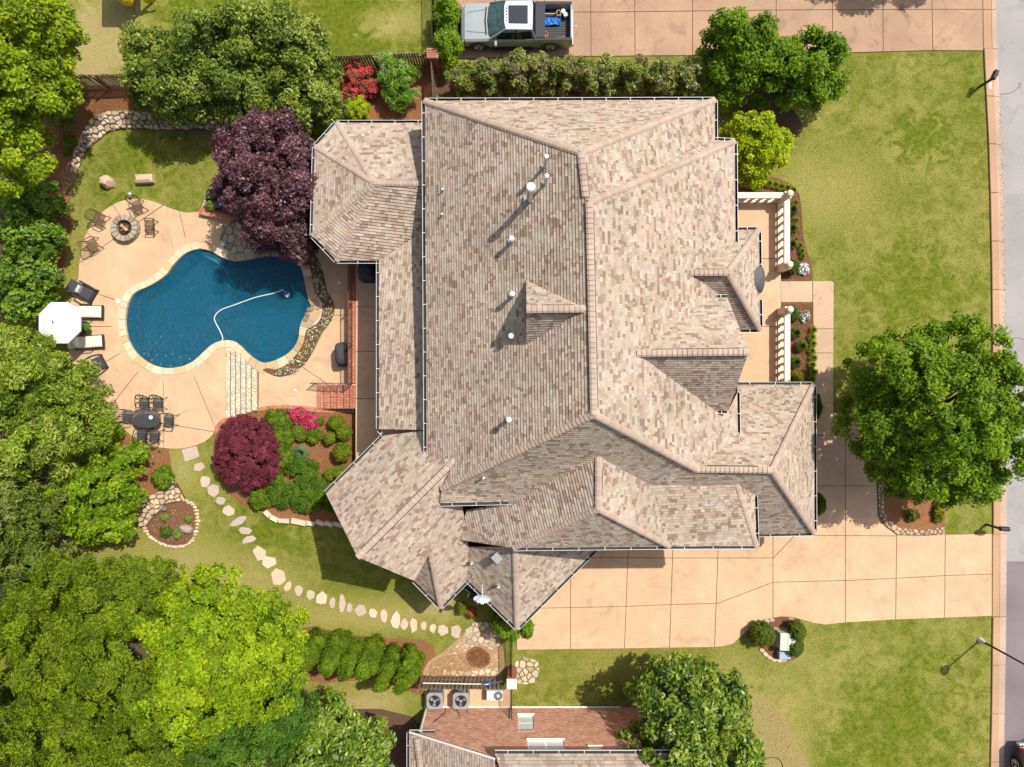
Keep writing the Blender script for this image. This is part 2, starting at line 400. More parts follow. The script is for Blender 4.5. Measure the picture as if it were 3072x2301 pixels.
def roof_face(P, root, mbs, singles, r, expo=.145, name='roof_slope'):
    A = np.array([[p.x, p.y, 1] for p in P]); zz = np.array([p.z for p in P])
    (a, b, c), *_ = np.linalg.lstsq(A, zz, rcond=None)
    g = math.hypot(a, b); d = Vector((-a/g, -b/g)); u = Vector((-d.y, d.x)); cs = 1/math.sqrt(1+g*g)
    tri = Tri(P); poly = ccw([(p.x, p.y) for p in P])
    # deck: a solid slab under the shingles
    mb = MB(); n = len(P)
    mb.v = [(p.x, p.y, p.z - .012) for p in P] + [(p.x, p.y, p.z - .2) for p in P]
    cw = area2([(p.x, p.y) for p in P]) < 0
    for i, j, k in tri.t:
        cr = (P[j].x-P[i].x)*(P[k].y-P[i].y) - (P[j].y-P[i].y)*(P[k].x-P[i].x)
        f = (i, j, k) if cr > 0 else (i, k, j)
        mb.f += [f, tuple(n + q for q in reversed(f))]; mb.m += [0, 0]; mb.c += [None]*2
    for i in range(n):
        j = (i+1) % n; f = (i, i+n, j+n, j) if not cw else (j, j+n, i+n, i); mb.f.append(f); mb.m.append(0); mb.c.append(None)
    deck = obj(name, mb, M_deck, root)
    ds = [p[0]*d.x + p[1]*d.y for p in poly]; us = [p[0]*u.x + p[1]*u.y for p in poly]
    dmax, dmin, umin, umax = max(ds), min(ds), min(us), max(us); step = expo*cs; row = 0; y = dmax
    nrm = Vector((-a, -b, 1)).normalized()
    while y > dmin:
        y0, y1 = y - step, y; x = umin - r.uniform(0, .4)
        while x < umax:
            wd = r.choice((.10,.13,.16,.20,.25,.32)); x1 = x + wd
            rect = [(d.x*yy + u.x*xx, d.y*yy + u.y*xx) for xx, yy in ((x, y0), (x1-.004, y0), (x1-.004, y1), (x, y1))]
            ins = [inside(q, poly) for q in rect]
            if not any(ins) and wd < .6:
                cx = [min(q[0] for q in rect), max(q[0] for q in rect), min(q[1] for q in rect), max(q[1] for q in rect)]
                q = clip_convex(poly, rect)
            else: q = ccw(rect) if all(ins) else clip_convex(poly, rect)
            x = x1
            if len(q) < 3 or abs(area2(q)) < 2e-4: continue
            q = ccw(q); lift = r.uniform(0, .007); k = len(q); vs = []; lo = []
            for px, py in q:
                t = ((px*d.x + py*d.y) - y0)/step
                z = tri.z(px, py); vs.append((px, py, z + .003 + .043*t + lift)); lo.append((px, py, z - .008))
            fs = [tuple(range(k))] + [(i, i+k, (i+1) % k + k, (i+1) % k) for i in range(k)]
            col = shingle_col(r)
            if singles is not None and all(ins) and wd > .15: singles.append((vs[0][2], vs + lo, fs, col, deck))
            else: mbs.add(vs + lo, fs, 0, col)
        y -= step
    return deck
def ridge_caps(root, p, q, mb, single_list, vent=None, rise=.02, half=.14, slope=.38, expo=.19):
    """overlapping bent cap shingles from p up to q"""
    L = (q - p).length; t = (q - p)/L; side = t.cross(Vector((0, 0, 1))).normalized(); up = side.cross(t).normalized(); n = max(1, int(L/expo))
    for i in range(n):
        a = p + t*(i*L/n - .012); b = p + t*((i+1)*L/n + .03)
        lf = rise; k0, k1 = .052, .014
        vs = []
        for c, kk in ((a, k0), (b, k1)):
            for sx in (-1, -.45, .45, 1): vs.append(c + side*half*sx + up*(lf + kk - (half*slope*(abs(sx)-.45)/.55 if abs(sx) > .5 else 0)))
        for c in (a,):
            for sx in (-1, -.45, .45, 1): vs.append(c + side*half*sx + up*(lf - .02 - (half*slope*(abs(sx)-.45)/.55 if abs(sx) > .5 else 0)))
        fs = [(0,1,5,4),(1,2,6,5),(2,3,7,6),(8,9,1,0),(9,10,2,1),(10,11,3,2)]
        v = random.uniform(.9, 1.08); single_list.append((max(a.z, b.z), vs, fs, (.345*v, .265*v, .215*v)))
def gutter(root, a, b, out, hang=1.05, wdt=.12):
    t = (b - a); L = t.length; t /= L; o = Vector((out[0], out[1], 0)).normalized(); Z = Vector((0, 0, 1)); mb = MB()
    def P(s, x, z): return a + t*s + o*x + Z*z
    pr = [(0.004,.0),(0.004,-.115),(.09,-.115),(wdt,-.02),(wdt,.010),(wdt+.014,.010),(wdt+.014,-.03),(.10,-.13),(.004,-.13)]
    for s0 in (0, L):
        for x, z in pr: mb.v.append(tuple(P(s0, x, z)))
    n = len(pr)
    for i in range(n-1): mb.f.append((i, i+1, n+i+1, n+i)); mb.m.append(1 if i in (0,1,2) else 0); mb.c.append(None)
    g = obj('gutter', mb, [M_white, M_grit_shade], root)
    k = max(1, int(L/hang))
    for i in range(k):
        s = (i + .5)*L/k; h = MB(); c = P(s, wdt*.5, -.005)
        R = Matrix.Translation(c) @ Matrix.Rotation(math.atan2(t.y, t.x), 4, 'Z'); h.box(None, (.022, wdt, .012), M=R)
        obj('gutter_hanger', h, M_white, g)
    return g
rr = random.Random(11)
house = thing('house', 'big brick house with a steep tan shingled roof in the middle of the plot', 'house')
R3 = {k: W(*v) for k, v in RV.items()}
stuff_sh = MB(); singles = []
for fn, vs in RF.items():
    roof_face([R3[v] for v in vs], house, stuff_sh, singles, rr)
singles.sort(key=lambda s: -s[0])
pick = singles[::max(1, len(singles)//300)][:300]; pid = {id(s) for s in pick}
for s in singles:
    if id(s) not in pid: stuff_sh.add(s[1], s[2], 0, s[3])
for s in pick:
    m1 = MB(); m1.add(s[1], s[2], 0, s[3]); link('shingle', m1.mesh('shingle', M_shingle), s[4])
o = obj('shingles', stuff_sh, M_shingle, house); o['kind'] = 'stuff'
caps = []
EDGES = [('w1','w2'),('n2','w2'),('w2b','w2'),('n4','w3'),('w4','w3'),('w5','w4'),('p0','w4'),('p0','p1'),('pne','p1'),('pse','p1'),('er0','er1'),('ene','er1'),('ese','er1'),('g0','g1'),('q1','s3'),('q2','q1'),('f2','q1'),('f1','s5'),('d1','w6'),('d7','d6'),('r1','r2'),('a4','a3'),('a1','a4'),('a5','a4'),('a6','a4'),('a7','a4'),('m3','m2')]
for a, b in EDGES: ridge_caps(house, R3[a], R3[b], None, caps)
caps.sort(key=lambda s: -s[0]); mbc = MB()
for i, s in enumerate(caps):
    if i % max(1, round(len(caps)/290)) == 0 and i < 10**6:
        m1 = MB(); m1.add(s[1], s[2], 0, s[3]); link('ridge_cap', m1.mesh('ridge_cap', M_shingle), house)
    else: mbc.add(s[1], s[2], 0, s[3])
o = obj('ridge_caps', mbc, M_shingle, house); o['kind'] = 'stuff'
def vent(a, b, f0, f1, wdt=.17):
    p = R3[a].lerp(R3[b], f0); q = R3[a].lerp(R3[b], f1); t = (q-p).normalized(); side = t.cross(Vector((0,0,1))).normalized(); mb = MB()
    vs = [c + side*wdt*s + Vector((0,0,z)) for c in (p, q) for s, z in ((-1,-.16),(-1,-.045),(0,.0),(1,-.045),(1,-.16))]
    mb.add(vs, [(0,1,6,5),(1,2,7,6),(2,3,8,7),(3,4,9,8),(0,1,2,3,4),(9,8,7,6,5)]); obj('ridge_vent', mb, M_vent, house)
vent('w2b','w2',.02,.75); vent('w4','w3',.03,.97); vent('p0','p1',.16,.82); vent('er0','er1',.14,.86); vent('g0','g1',.14,.92); vent('q1','s3',.25,.75); vent('d1','w6',.06,.92); vent('a4','a3',.1,.98); vent('m3','m2',.25,.8)
def gv(a, b, out, f0=0, f1=1): gutter(house, R3[a].lerp(R3[b], f0), R3[a].lerp(R3[b], f1), out)
gv('w1','w7',(-1,0)); gv('w1','n2',(0,1)); gv('n2','n3',(1,0)); gv('n3','n4',(0,1)); gv('n4','e1',(1,0)); gv('enw','ene',(0,1)); gv('ene','ese',(1,0),0,.46); gv('ene','ese',(1,0),.70,1); gv('esw','ese',(0,-1))
gv('gn','gnr',(0,1)); gv('gs','gsr',(0,-1)); gv('e5','e6',(1,0)); gv('pnw','pne',(0,1)); gv('pne','pse',(1,0)); gv('psw','pse',(0,-1)); gv('f2','f1',(0,-1)); gv('q2','f2',(0,-1)); gv('s6','f1',(1,0)); gv('s1','s2',(0,-1))
gv('l1','l2',(-1,0)); gv('l2','d3',(-.6,-.8)); gv('d3','d2',(-1,1)); gv('a1','a2',(0,1)); gv('a1','a5',(-1,1)); gv('a5','a6',(-1,0)); gv('a6','a7',(-1,-1)); gv('a7','l1',(0,-1))
gv('d5b','d7',(-1,-1)); gv('d7','d8',(1,-1)); gv('d8','r1',(-1,-1)); gv('r1','r3',(1,-1))
# walls under the eaves
def wall(poly, z0, z1, name='wall', m=None): obj(name, MB().prism(poly, z0, z1), m or M_brick, house)
def rect(x0, x1, y0, y1): return [(x0, y0), (x1, y0), (x1, y1), (x0, y1)]
wall(rect(-3.45, 8.45, -4.75, 12.05), 0, 6.15); wall(rect(8.453, 9.15, -1.9, 10.2), 0, 5.9); wall(rect(8.0, 14.2, -6.9, -.5), 0, 2.95)
wall(rect(.5, 10.2, -7.0, -4.753), 0, 6.0)
wall([W2(*p, 4.3) for p in ((1030,395),(1262,395),(1262,760),(1025,755),(965,695),(968,452))], 0, 4.25)
wall([W2(*p, 3.4) for p in ((1165,1335),(1300,1300),(1320,1480),(1385,1600),(1240,1715),(1085,1650),(1000,1490))], 0, 3.3)
wall([W2(*p, 3.3) for p in ((1400,1650),(1720,1640),(1551,1855),(1410,1715),(1322,1795),(1262,1730))], 0, 3.2)
def gable(pts, depth):
    P_ = [R3[k].copy() for k in pts]; d = Vector(depth); mb = MB()
    vs = [p + d*.06 + Vector((0,0,-.06)) for p in P_] + [p + d*.26 + Vector((0,0,-.06)) for p in P_]
    n = len(P_); mb.add(vs, [tuple(range(n)), tuple(reversed(range(n, 2*n)))] + [(i, i+n, (i+1)%n+n, (i+1)%n) for i in range(n)]); obj('gable_wall', mb, M_charc if pts[0] == 'm1' else M_brick, house)
gable(['m1','m3','m4'], (1,0,0)); gable(['gnr','g1','gsr'], (-1,0,0))
gable(['d5','d1','d2'], (.7,.7,0))
mbw = MB()   # rake wall of the south wing
a, b = R3['q3'], R3['q2']; mbw.add([a+Vector((.1,.05,-.1)), b+Vector((0,.05,-.1)), Vector((b.x,b.y+.05,3.2)), Vector((a.x+.1,a.y+.05,3.2))], [(0,1,2,3)]); obj('gable_wall', mbw, M_brick, house)
# porch posts under the low western eave
for yy in (900, 1040, 1180):
    p = W(1160, yy, .9); p.x = W(1137, 0, 4.4).x + .45; obj('porch_column', MB().box((p.x, p.y, 2.6), (.28, .28, 3.4)), M_limest, house)
# barrel hood over the entrance
mbh = MB(); cy = W(2261, 833, 6).y; x0, x1, zz, rad = W(2279, 0, 5.4).x, W(2215, 0, 6.4).x, 5.32, .62; K = 14
for j, xx in enumerate((x0 + .06, x1)):
    for i in range(K+1):
        a = math.pi*i/K; mbh.v.append((xx, cy + rad*math.cos(a), zz + .62*math.sin(a)))
for i in range(K): mbh.f.append((i, i+1, K+2+i, K+1+i)); mbh.m.append(0); mbh.c.append(None)
mbh.f.append(tuple(range(K+1))); mbh.m.append(0); mbh.c.append(None)
M_lead = mat('lead sheet', (.24,.25,.27), .38, .2, 3, metal=.5)
obj('entrance_hood', mbh, M_lead, house, smooth=True)
# ---- plumbing and flue pipes, each its own thing
def roof_pipe(base, ht, r, cap, label):
    x, y, h = base; p = W(x, y, h); t = thing('roof_vent', label, 'roof vent', p, 0, 'vents on the house roof')
    part('flashing', MB().box((0, 0, .03), (r*3.4, r*3.2, .04)), M_gray, t)
    part('pipe', MB().lathe((0, 0, 0), [(r, -.1), (r, ht)], 10), M_steel if r > .1 else M_lgray, t)
    if cap: part('cap', MB().lathe((0, 0, ht), [(r*.8, -.02), (r*1.35, -.02), (r*1.35, .07), (r*1.1, .12), (.02, .15)], 12), M_white, t)
def zw(x): return None
def west_h(px, py):
    lo, hi = 6.0, 13.0
    A = np.array([[R3[v].x, R3[v].y, 1] for v in RF['west'][:5]]); zz = np.array([R3[v].z for v in RF['west'][:5]]); c, *_ = np.linalg.lstsq(A, zz, rcond=None)
    for _ in range(40):
        m = (lo+hi)/2; p = W(px, py, m)
        if c[0]*p.x + c[1]*p.y + c[2] > m: lo = m
        else: hi = m
    return lo
for (bx, by), ht, r, cap, lab in (((1634,502),1.25,.07,1,'white capped roof vent highest up beside the north end of the ridge'),((1636,552),1.0,.07,1,'slim white capped roof vent second from the top, just above the big flue'),((1588,602),1.9,.13,1,'tallest and thickest white capped flue on the roof'),((1535,727),.7,.085,1,'white capped vent below the big flue and well above the dormer'),((1537,889),.75,.085,1,'white capped vent on the left of the dormer tip'),((1533,1012),.75,.085,1,'white capped vent standing in the shadow of the dormer'),((1527,1256),.85,.085,1,'lowest white capped vent on the western roof slope, near the southern hip'),((1330,572),.3,.045,0,'upper of two short plumbing stubs near the left gutter'),((1328,646),.3,.045,0,'lower of two short plumbing stubs near the left gutter')):
    roof_pipe((bx, by, west_h(bx, by)), ht, r, cap, lab)
roof_pipe((1452,1430,7.9), .5, .05, 0, 'thin stub on the south slope below the long hip')
roof_pipe((1629,1560,6.9), .35, .05, 0, 'short plumbing stub on the west face of the south wing')
roof_pipe((1416,1687,4.15), .3, .05, 0, 'small stub on the low roof beside the valley left of the box vent')
roof_pipe((1496,1757,4.35), .3, .05, 0, 'small stub on the low roof above the satellite dish')
p = W(1489, 1669, 5.1); t = thing('box_vent', 'grey metal box vent on the low roof in the shade of the gutter', 'roof vent', p, math.radians(45))
part('housing', MB().bbox((0, 0, .12), (.34, .34, .26), 0, .04), M_gray, t); part('hood', MB().bbox((0, -.04, .27), (.38, .44, .05), 0, .02), M_gray, t); part('louvre', MB().box((0, -.18, .12), (.28, .02, .16)), M_black, t)
# ================================================================ GROUND
def grass_mat():
    m, t, b = nodes('lawn'); L = t.links.new
    tc = N(t, 'ShaderNodeTexCoord'); V = tc.outputs['Object']
    def noise(s, d=6, dist=0.0):
        n = N(t, 'ShaderNodeTexNoise'); n.inputs['Scale'].default_value = s; n.inputs['Detail'].default_value = d; n.inputs['Distortion'].default_value = dist; L(V, n.inputs['Vector']); return n.outputs[0]
    def mr(x, a, b_, c=0, d=1):
        n = N(t, 'ShaderNodeMapRange'); n.inputs[1].default_value = a; n.inputs[2].default_value = b_; n.inputs[3].default_value = c; n.inputs[4].default_value = d; L(x, n.inputs[0]); return n.outputs[0]
    def mth(op, x, y):
        n = N(t, 'ShaderNodeMath', operation=op)
        for i, q in enumerate((x, y)):
            if isinstance(q, (int, float)): n.inputs[i].default_value = q
            else: L(q, n.inputs[i])
        return n.outputs[0]
    def mix(f, a, b_):
        n = N(t, 'ShaderNodeMix', data_type='RGBA'); L(f, n.inputs[0])
        for i, q in ((6, a), (7, b_)):
            if isinstance(q, tuple): n.inputs[i].default_value = (*q, 1)
            else: L(q, n.inputs[i])
        return n.outputs[2]
    f1 = mr(noise(1.3, 12, .8), .38, .62); f2 = mr(noise(15, 8), .34, .66); f3 = mr(noise(.22, 3), .35, .65)
    dry = mth('ADD', mth('MULTIPLY', f1, .34), mth('MULTIPLY', f2, .5)); dry = mth('ADD', dry, mth('MULTIPLY', f3, .25))
    # worn and lush patches: the lawn's own growth, each an ellipse with a ragged rim
    for (px, py, rx, ry, am) in GRASS_PATCH:
        c = W(px, py); s = N(t, 'ShaderNodeVectorMath', operation='SUBTRACT'); L(V, s.inputs[0]); s.inputs[1].default_value = (c.x, c.y, 0)
        q = N(t, 'ShaderNodeVectorMath', operation='MULTIPLY'); L(s.outputs[0], q.inputs[0]); q.inputs[1].default_value = (S/rx, S/ry, 0)
        l = N(t, 'ShaderNodeVectorMath', operation='LENGTH'); L(q.outputs[0], l.inputs[0])
        e = mr(mth('ADD', l.outputs['Value'], mth('MULTIPLY', f1, .75)), 1.6, .45, 0, am); dry = mth('ADD', dry, e)
    dry = mr(dry, .25, 1.2, 0, 1.2)
    col = mix(mr(noise(4, 6), .35, .65), (.065,.100,.005), (.128,.144,.010))
    col = mix(mr(dry,0,.9), col, (.235,.215,.058)); col = mix(mr(dry, 1.05, 1.45), col, (.36,.275,.165))
    g = mr(noise(30, 6), .3, .7, .55, 1.45); k = N(t, 'ShaderNodeMix', data_type='RGBA', blend_type='MULTIPLY'); k.inputs[0].default_value = 1; L(col, k.inputs[6]); L(g, k.inputs[7])
    L(k.outputs[2], b.inputs['Base Color']); b.inputs['Roughness'].default_value = .9; b.inputs['Specular IOR Level'].default_value = .15
    bp = N(t, 'ShaderNodeBump'); bp.inputs['Strength'].default_value = .7; bp.inputs['Distance'].default_value = .04; L(noise(34, 6), bp.inputs['Height']); L(bp.outputs[0], b.inputs['Normal'])
    return m
GRASS_PATCH = [(320,110,130,140,1.5),(270,190,110,90,1.2),(1160,70,130,60,.8),(1000,40,180,70,-.9),(1050,145,190,45,-1.0),(560,30,120,60,-.6),(830,90,140,120,-.8),(2760,410,90,70,-.75),(2500,560,170,120,.5),(1080,2120,150,90,.9),(1160,1840,260,60,.35),
  (830,1600,120,60,-.4),(560,1690,230,90,.55),(760,1760,160,70,.4),(1000,1850,200,60,.35),(2320,2300,110,220,1.0),(2420,2090,110,90,.2),(2700,2150,260,200,-.3),(2560,1960,220,70,.2),(2750,900,170,140,-.25),(300,1640,220,70,.15),(540,1400,60,90,.6),(1330,1830,90,40,.7),(1180,1600,90,80,-.4),(400,480,140,110,-.35),(210,860,60,160,.35),(240,600,60,120,.2),(1800,2000,170,60,.3),(1700,2060,150,50,-.2),(2200,2010,80,90,.4)]
M_grass = grass_mat()
mb = MB(); 
xs = [-600, -60, 60, 600]
POOLHOLE = None
# ---------------- pool outline (water edge)
pool = [(598,745.6),(558,758),(521.5,791),(496,825),(453,854),(409,874),(387.5,898),(377,934),(375,970),(380,1006),(395,1042.5),(420,1071.5),(460,1097),(503,1106),(547,1100.5),(579.5,1086),(608.5,1061),(637.5,1035),(670,1022.7),(699,1024.5),(721,1039),(746,1064),(783,1088),(816,1086),(856,1068),(881,1046),(897,1017),(901,985),(912,955),(934,925),(924.5,890.5),(917,850.6),(908,811),(896,789),(860,772),(820,766),(787,767),(747,777),(700,782),(665,770),(636,753)]
POOL = ccw(smooth(WP(pool), 3, True)); 
# ground sheet with the pool cut out of it
def sheet_with_hole(x0, x1, y0, y1, hole, z, name, m, kind='structure'):
    bm = bmesh.new(); o_ = [bm.verts.new((a, b, z)) for a, b in ((x0,y0),(x1,y0),(x1,y1),(x0,y1))]; h_ = [bm.verts.new((a, b, z)) for a, b in hole]
    ed = [bm.edges.new((o_[i], o_[(i+1)%4])) for i in range(4)] + [bm.edges.new((h_[i], h_[(i+1)%len(h_)])) for i in range(len(h_))]
    bmesh.ops.triangle_fill(bm, use_beauty=True, edges=ed, normal=(0,0,1))
    hp = [tuple(v.co[:2]) for v in h_]
    dl = [f for f in bm.faces if inside(f.calc_center_median()[:2], hp)]; bmesh.ops.delete(bm, geom=dl, context='FACES_ONLY')
    for f in bm.faces:
        if f.normal.z < 0: f.normal_flip()
    me = bpy.data.meshes.new(name); bm.to_mesh(me); bm.free(); me.materials.append(m); o = link(name, me); o['kind'] = kind; return o
sheet_with_hole(-700, 700, -700, 700, POOL, 0.0, 'lawn', M_grass)

# ---------------- street, kerb
gx = [(2945,-160),(2949,100),(2950,152),(2956.5,290),(2964,435),(2969,598),(2973,800),(2976,1100),(2977,1400),(2977,1700),(2976,1856),(2972,2171),(2970,2244),(2967,2420)]
kx = [(2972,-160),(2974,100),(2976,152),(2981,290),(2986,435),(2991,598),(2995,800),(2998,1100),(2999,1400),(2999,1700),(2998,1856),(2994,2171),(2992,2244),(2989,2420)]
rx = [(2984,-160),(2990,100),(2992,152),(2998,290),(3003,435),(3008,598),(3012,800),(3016,1100),(3019,1400),(3019,1700),(3018,1856),(3013,2171),(3012,2244),(3008,2420)]
fa = lambda L_, dy: [(x, y) for x, y in L_]
def strip(a, b): return WP(a) + list(reversed(WP(b)))
far = [(4200,-160),(4200,2420)]
road = MB(); sp = 1685
def upto(L_, y0, y1):
    out = []
    for (xa, ya), (xb, yb) in zip(L_, L_[1:]):
        for q in (y0, y1):
            pass
        if y0 <= ya <= y1: out.append((xa, ya))
        for q in (y0, y1):
            if ya < q < yb: out.append((xa + (xb-xa)*(q-ya)/(yb-ya), q))
    if y0 <= L_[-1][1] <= y1: out.append(L_[-1])
    return out
ya, yb = -160, 2420
o = obj('street', MB().prism(WP(upto(rx, ya, 1684)) + WP([(4200,1684),(4200,ya)]), -.05, .012), M_asph); o['kind'] = 'structure'
o = obj('street', MB().prism(WP(upto(rx, 1684, yb)) + WP([(4200,yb),(4200,1684)]), -.05, .016), M_asph2); o['kind'] = 'structure'; st2 = o
kerb = group_root('kerb')
ys = [-160, 30, 147, 291, 434, 580, 725, 870, 1015, 1160, 1305, 1450, 1602, 1850, 1995, 2140, 2285, 2420]
for y0, y1 in zip(ys, ys[1:]):
    y1_ = y1 - 1.2
    q = WP(upto(gx, y0, y1_)) + list(reversed(WP(upto(kx, y0, y1_)))); obj('kerb_stone', MB().prism(q, -.05, .10 if not (1602 <= y0 < 1850 or y0 < 100) else .035, bev=.02), M_kerb, kerb)
    q = WP([(x+.6, y) for x, y in upto(kx, y0, y1_)]) + list(reversed(WP(upto(rx, y0, y1_)))); obj('gutter_pan', MB().prism(q, -.05, .024, bev=.006), M_gutterpan, kerb)
p = W(2967, 259); obj('meter_lid', MB().bbox((p.x, p.y, .105), (.14, .34, .02)), M_white, kerb)
for yy_ in (1010, 1320): obj('road_crack', MB().tube([W(x, y, .013) for x, y in smooth([(3014,yy_),(3030,yy_+9),(3050,yy_+2),(3085,yy_+14)], 3)], .010, 4), M_black, bpy.data.objects['street'])
mbk = MB(); cr = T('D', (2005,782),(2060,775),(2110,765),(2150,735),(2180,705),(2170,690),(2155,697)); mbk.tube([W(x, y, .013) for x, y in smooth(cr, 3)], .012, 4); obj('road_crack', mbk, M_black, bpy.data.objects['street'])

# ---------------- concrete drives made of separate panels with open joints
def split(polys, seg):
    (x0, y0), (x1, y1) = seg; smp = [(x0 + (x1-x0)*k/12, y0 + (y1-y0)*k/12) for k in range(1, 12)]; out = []
    for p in polys:
        if sum(inside(s, p) for s in smp) >= 2:
            bm = bmesh.new(); bm.faces.new([bm.verts.new((a, b, 0)) for a, b in p])
            bmesh.ops.bisect_plane(bm, geom=bm.verts[:] + bm.edges[:] + bm.faces[:], dist=.05, plane_co=(x0, y0, 0), plane_no=(-(y1-y0), x1-x0, 0))
            qs = [[(v.co.x, v.co.y) for v in f.verts] for f in bm.faces]; bm.free()
            # only the pieces the joint really parts stay parted
            out += [clean_poly(q, .3) for q in qs if abs(area2(q)) > 25]
        else: out.append(p)
    return out
def panels(name, poly, joints, m, z=.045, gap=.014, mats=None, parent=None, base=True):
    root = parent or group_root(name)
    pr = [list(poly)]
    for j in joints: pr = split(pr, j)
    if base: obj('joint_bed', MB().prism(WP(poly, z), -.02 if z < .2 else 0, z - .03), M_joint, root)
    for i, q in enumerate(pr):
        obj('concrete_panel', MB().prism(inset(WP(q, z), gap), z - .032, z + random.uniform(-.002, .002), bev=.006), (mats[i % len(mats)] if mats else m), root)
    return root
low = [(1545,1620),(2200,1620),(2255,1585),(2443,1585),(2443,1150)] + [(2500,1150),(2500,1238),(2560,1240),(2629,1240),(2629,1420),(2634,1549),(2645,1571),(2663,1585),(2692,1605),(2768,1607),(2835,1603.5),(2976,1601),(2976,1848),(2834,1854),(2688,1859),(2536,1868),(2475,1874.6),(2443,1870),(2417,1863),(2377,1852),(2344.5,1850),(2308,1856),(2272,1865),(2199,1932),(2171.5,1939),(2144,1942),(1871,1946),(1550,1950)]
J = [((1713,1600),(1711,1960)),((1886,1600),(1873,1960)),((2020,1600),(2008,1960)),((2156,1600),(2143,1960)),((2319,1600),(2319,1870)),((2443,1150),(2443,1885)),((2536,1240),(2536,1885)),((2690,1590),(2687,1875)),((2836,1590),(2834,1870)),
     ((1545,1826),(1713,1823)),((1713,1823),(1886,1819)),((1886,1819),(2012,1814)),((2012,1814),(2153,1810)),((2153,1810),(2319,1747)),((2319,1747),(2443,1744)),((2443,1744),(2536,1742)),((2536,1742),(2688,1735)),((2688,1735),(2834,1727)),((2834,1727),(2990,1722)),
     ((1700,1673),(1886,1673)),((1886,1673),(2020,1674)),((2020,1674),(2156,1674)),((2156,1674),(2319,1674)),((2443,1606),(2536,1607)),((2536,1607),(2692,1608)),((2443,1305),(2536,1305)),((2443,1458),(2536,1458)),((2536,1458),(2640,1458)),((2536,1305),(2640,1305)),((2390,1600),(2322,1672))]
panels('driveway', low, J, M_conc)
up = [(1365,-220),(1365,176),(1650,170),(2077,166),(2558,157.5),(2799,151),(2950,152),(2945,-220)]
J = [((1500,-220),(1504,180)),((1632,-220),(1636,180)),((1771,-220),(1773,180)),((1903,-220),(1905,180)),((2077,-220),(2078,180)),((2328,-220),(2329,180)),((2497,-220),(2498,180)),((2646,-220),(2650,180)),((2792,-220),(2799,180)),
     ((1640,36),(1771,36)),((1771,36),(1905,35)),((1905,35),(2077,33)),((2077,33),(2328,30)),((2328,30),(2497,29)),((2497,29),(2648,28.5)),((2648,28.5),(2795,28)),((2795,28),(2960,28)),((1365,110),(1500,110)),((1504,110),(1636,110))]
panels('neighbour_driveway', up, J, M_conc3, mats=None)
walk = [(2342,843),(2438.6,843),(2496,842),(2502,848),(2500,1152),(2440,1152),(2439,907),(2342,907)]
panels('front_walk', walk, [((2438,800),(2439,1160)),((2430,907),(2510,907)),((2430,986.5),(2510,986.5)),((2430,1059),(2510,1059))], M_conc2)
# ---------------- front porch slab
porch = [(2150,585),(2343,585),(2343,838),(2343,912),(2343,1165),(2130,1165)]
PZ = .30
panels('front_porch', porch, [((2100,776),(2350,776)),((2100,979),(2350,979))], M_conc, z=PZ)
# ---------------- pool terrace level (upper) and patio
TZ = .90
terr = [(1066,745),(1300,745),(1300,1400),(1066,1400)]
panels('upper_terrace', terr, [((1060,920.5),(1310,920.5)),((1060,1054),(1310,1054)),((1060,1196),(1310,1196))], M_conc, z=TZ)
outer = smooth([(640,641),(601,634),(565,637),(536,632),(489,615),(453,601),(405.6,595),(362,602.5),(326,620.6),(297,644),(272,677),(253.5,709),(243,745.6),(237,789),(234,832.5),(221,876),(208,925),(200,980),(204,1050),(232,1115),(275,1165),(319,1212),(340.5,1245),(362,1277.5),(387.6,1303),(420,1324.6),(456,1339),(500,1345.6),(543,1347),(587,1337),(616,1324.6),(637.5,1306),(648,1290)], 2)
wp = ccw(WP(pool)); cop = inset(list(reversed(ccw(smooth(WP(pool), 3, True)))), 0)
def offs(poly, d):   # outward offset
    c = ccw(poly); n = len(c); out = []
    for i in range(n):
        a, b = Vector(c[i-1]), Vector(c[(i+1) % n]); t = (b - a).normalized(); out.append((c[i][0] + t.y*d, c[i][1] - t.x*d))
    return out
COPW = .34
COPo = offs(POOL, COPW)
to_px = lambda q: (q[0]*S + 1536, 1150.5 - q[1]*S)
cpx = [to_px(q) for q in COPo]      # ccw in world
# left run of coping edge: from the stone steps round the deep end to the flagstones
def near(pt): return min(range(len(cpx)), key=lambda i: math.dist(cpx[i], pt))
i0, i1 = near((690,1005+36)), near((655,735))
def run(i, j, step):
    out = [cpx[i]]
    while i != j: i = (i + step) % len(cpx); out.append(cpx[i])
    return out
ra, rb = run(i0, i1, 1), run(i0, i1, -1)
inner = ra if min(p[0] for p in ra) < 400 else rb
left = outer + [(662,1266),(679,1256)] + [(679,1048)] + inner[1:] + [(662,716),(668,690),(672,665)]
J = [((489,616),(239,787)),((337,614),(470,803)),((261,697),(397,842)),((293,881.5),(352,902)),((190,979),(357,980)),((300,1095),(378,1049)),((337,1212),(425,1101)),((491,1128),(491,1350)),((576,1116),(648,1288)),((340,1246),(650,1297)),((536,625),(560,730))]
patio = panels('pool_patio', left, J, M_conc)
right = [(776,1245),(776,1112)] + [(790,1108),(815,1123),(840,1130),(877,1122),(917,1090),(942,1050),(964,1003),(993,963),(1003,934),(1000,905),(982,876),(971,825),(960,790),(944,760),(900,730),(850,690),(850,640),(1066,640),(1066,1150),(1066,1224),(950,1224),(903,1217),(856,1214),(801,1218),(778,1226)]
panels('pool_patio', right, [((996,945.5),(1070,945.5)),((905,1100),(970,1144)),((970,1144),(1066,1190)),((850,745),(1066,745)),((968,1144),(955,1230))], M_conc, parent=patio)
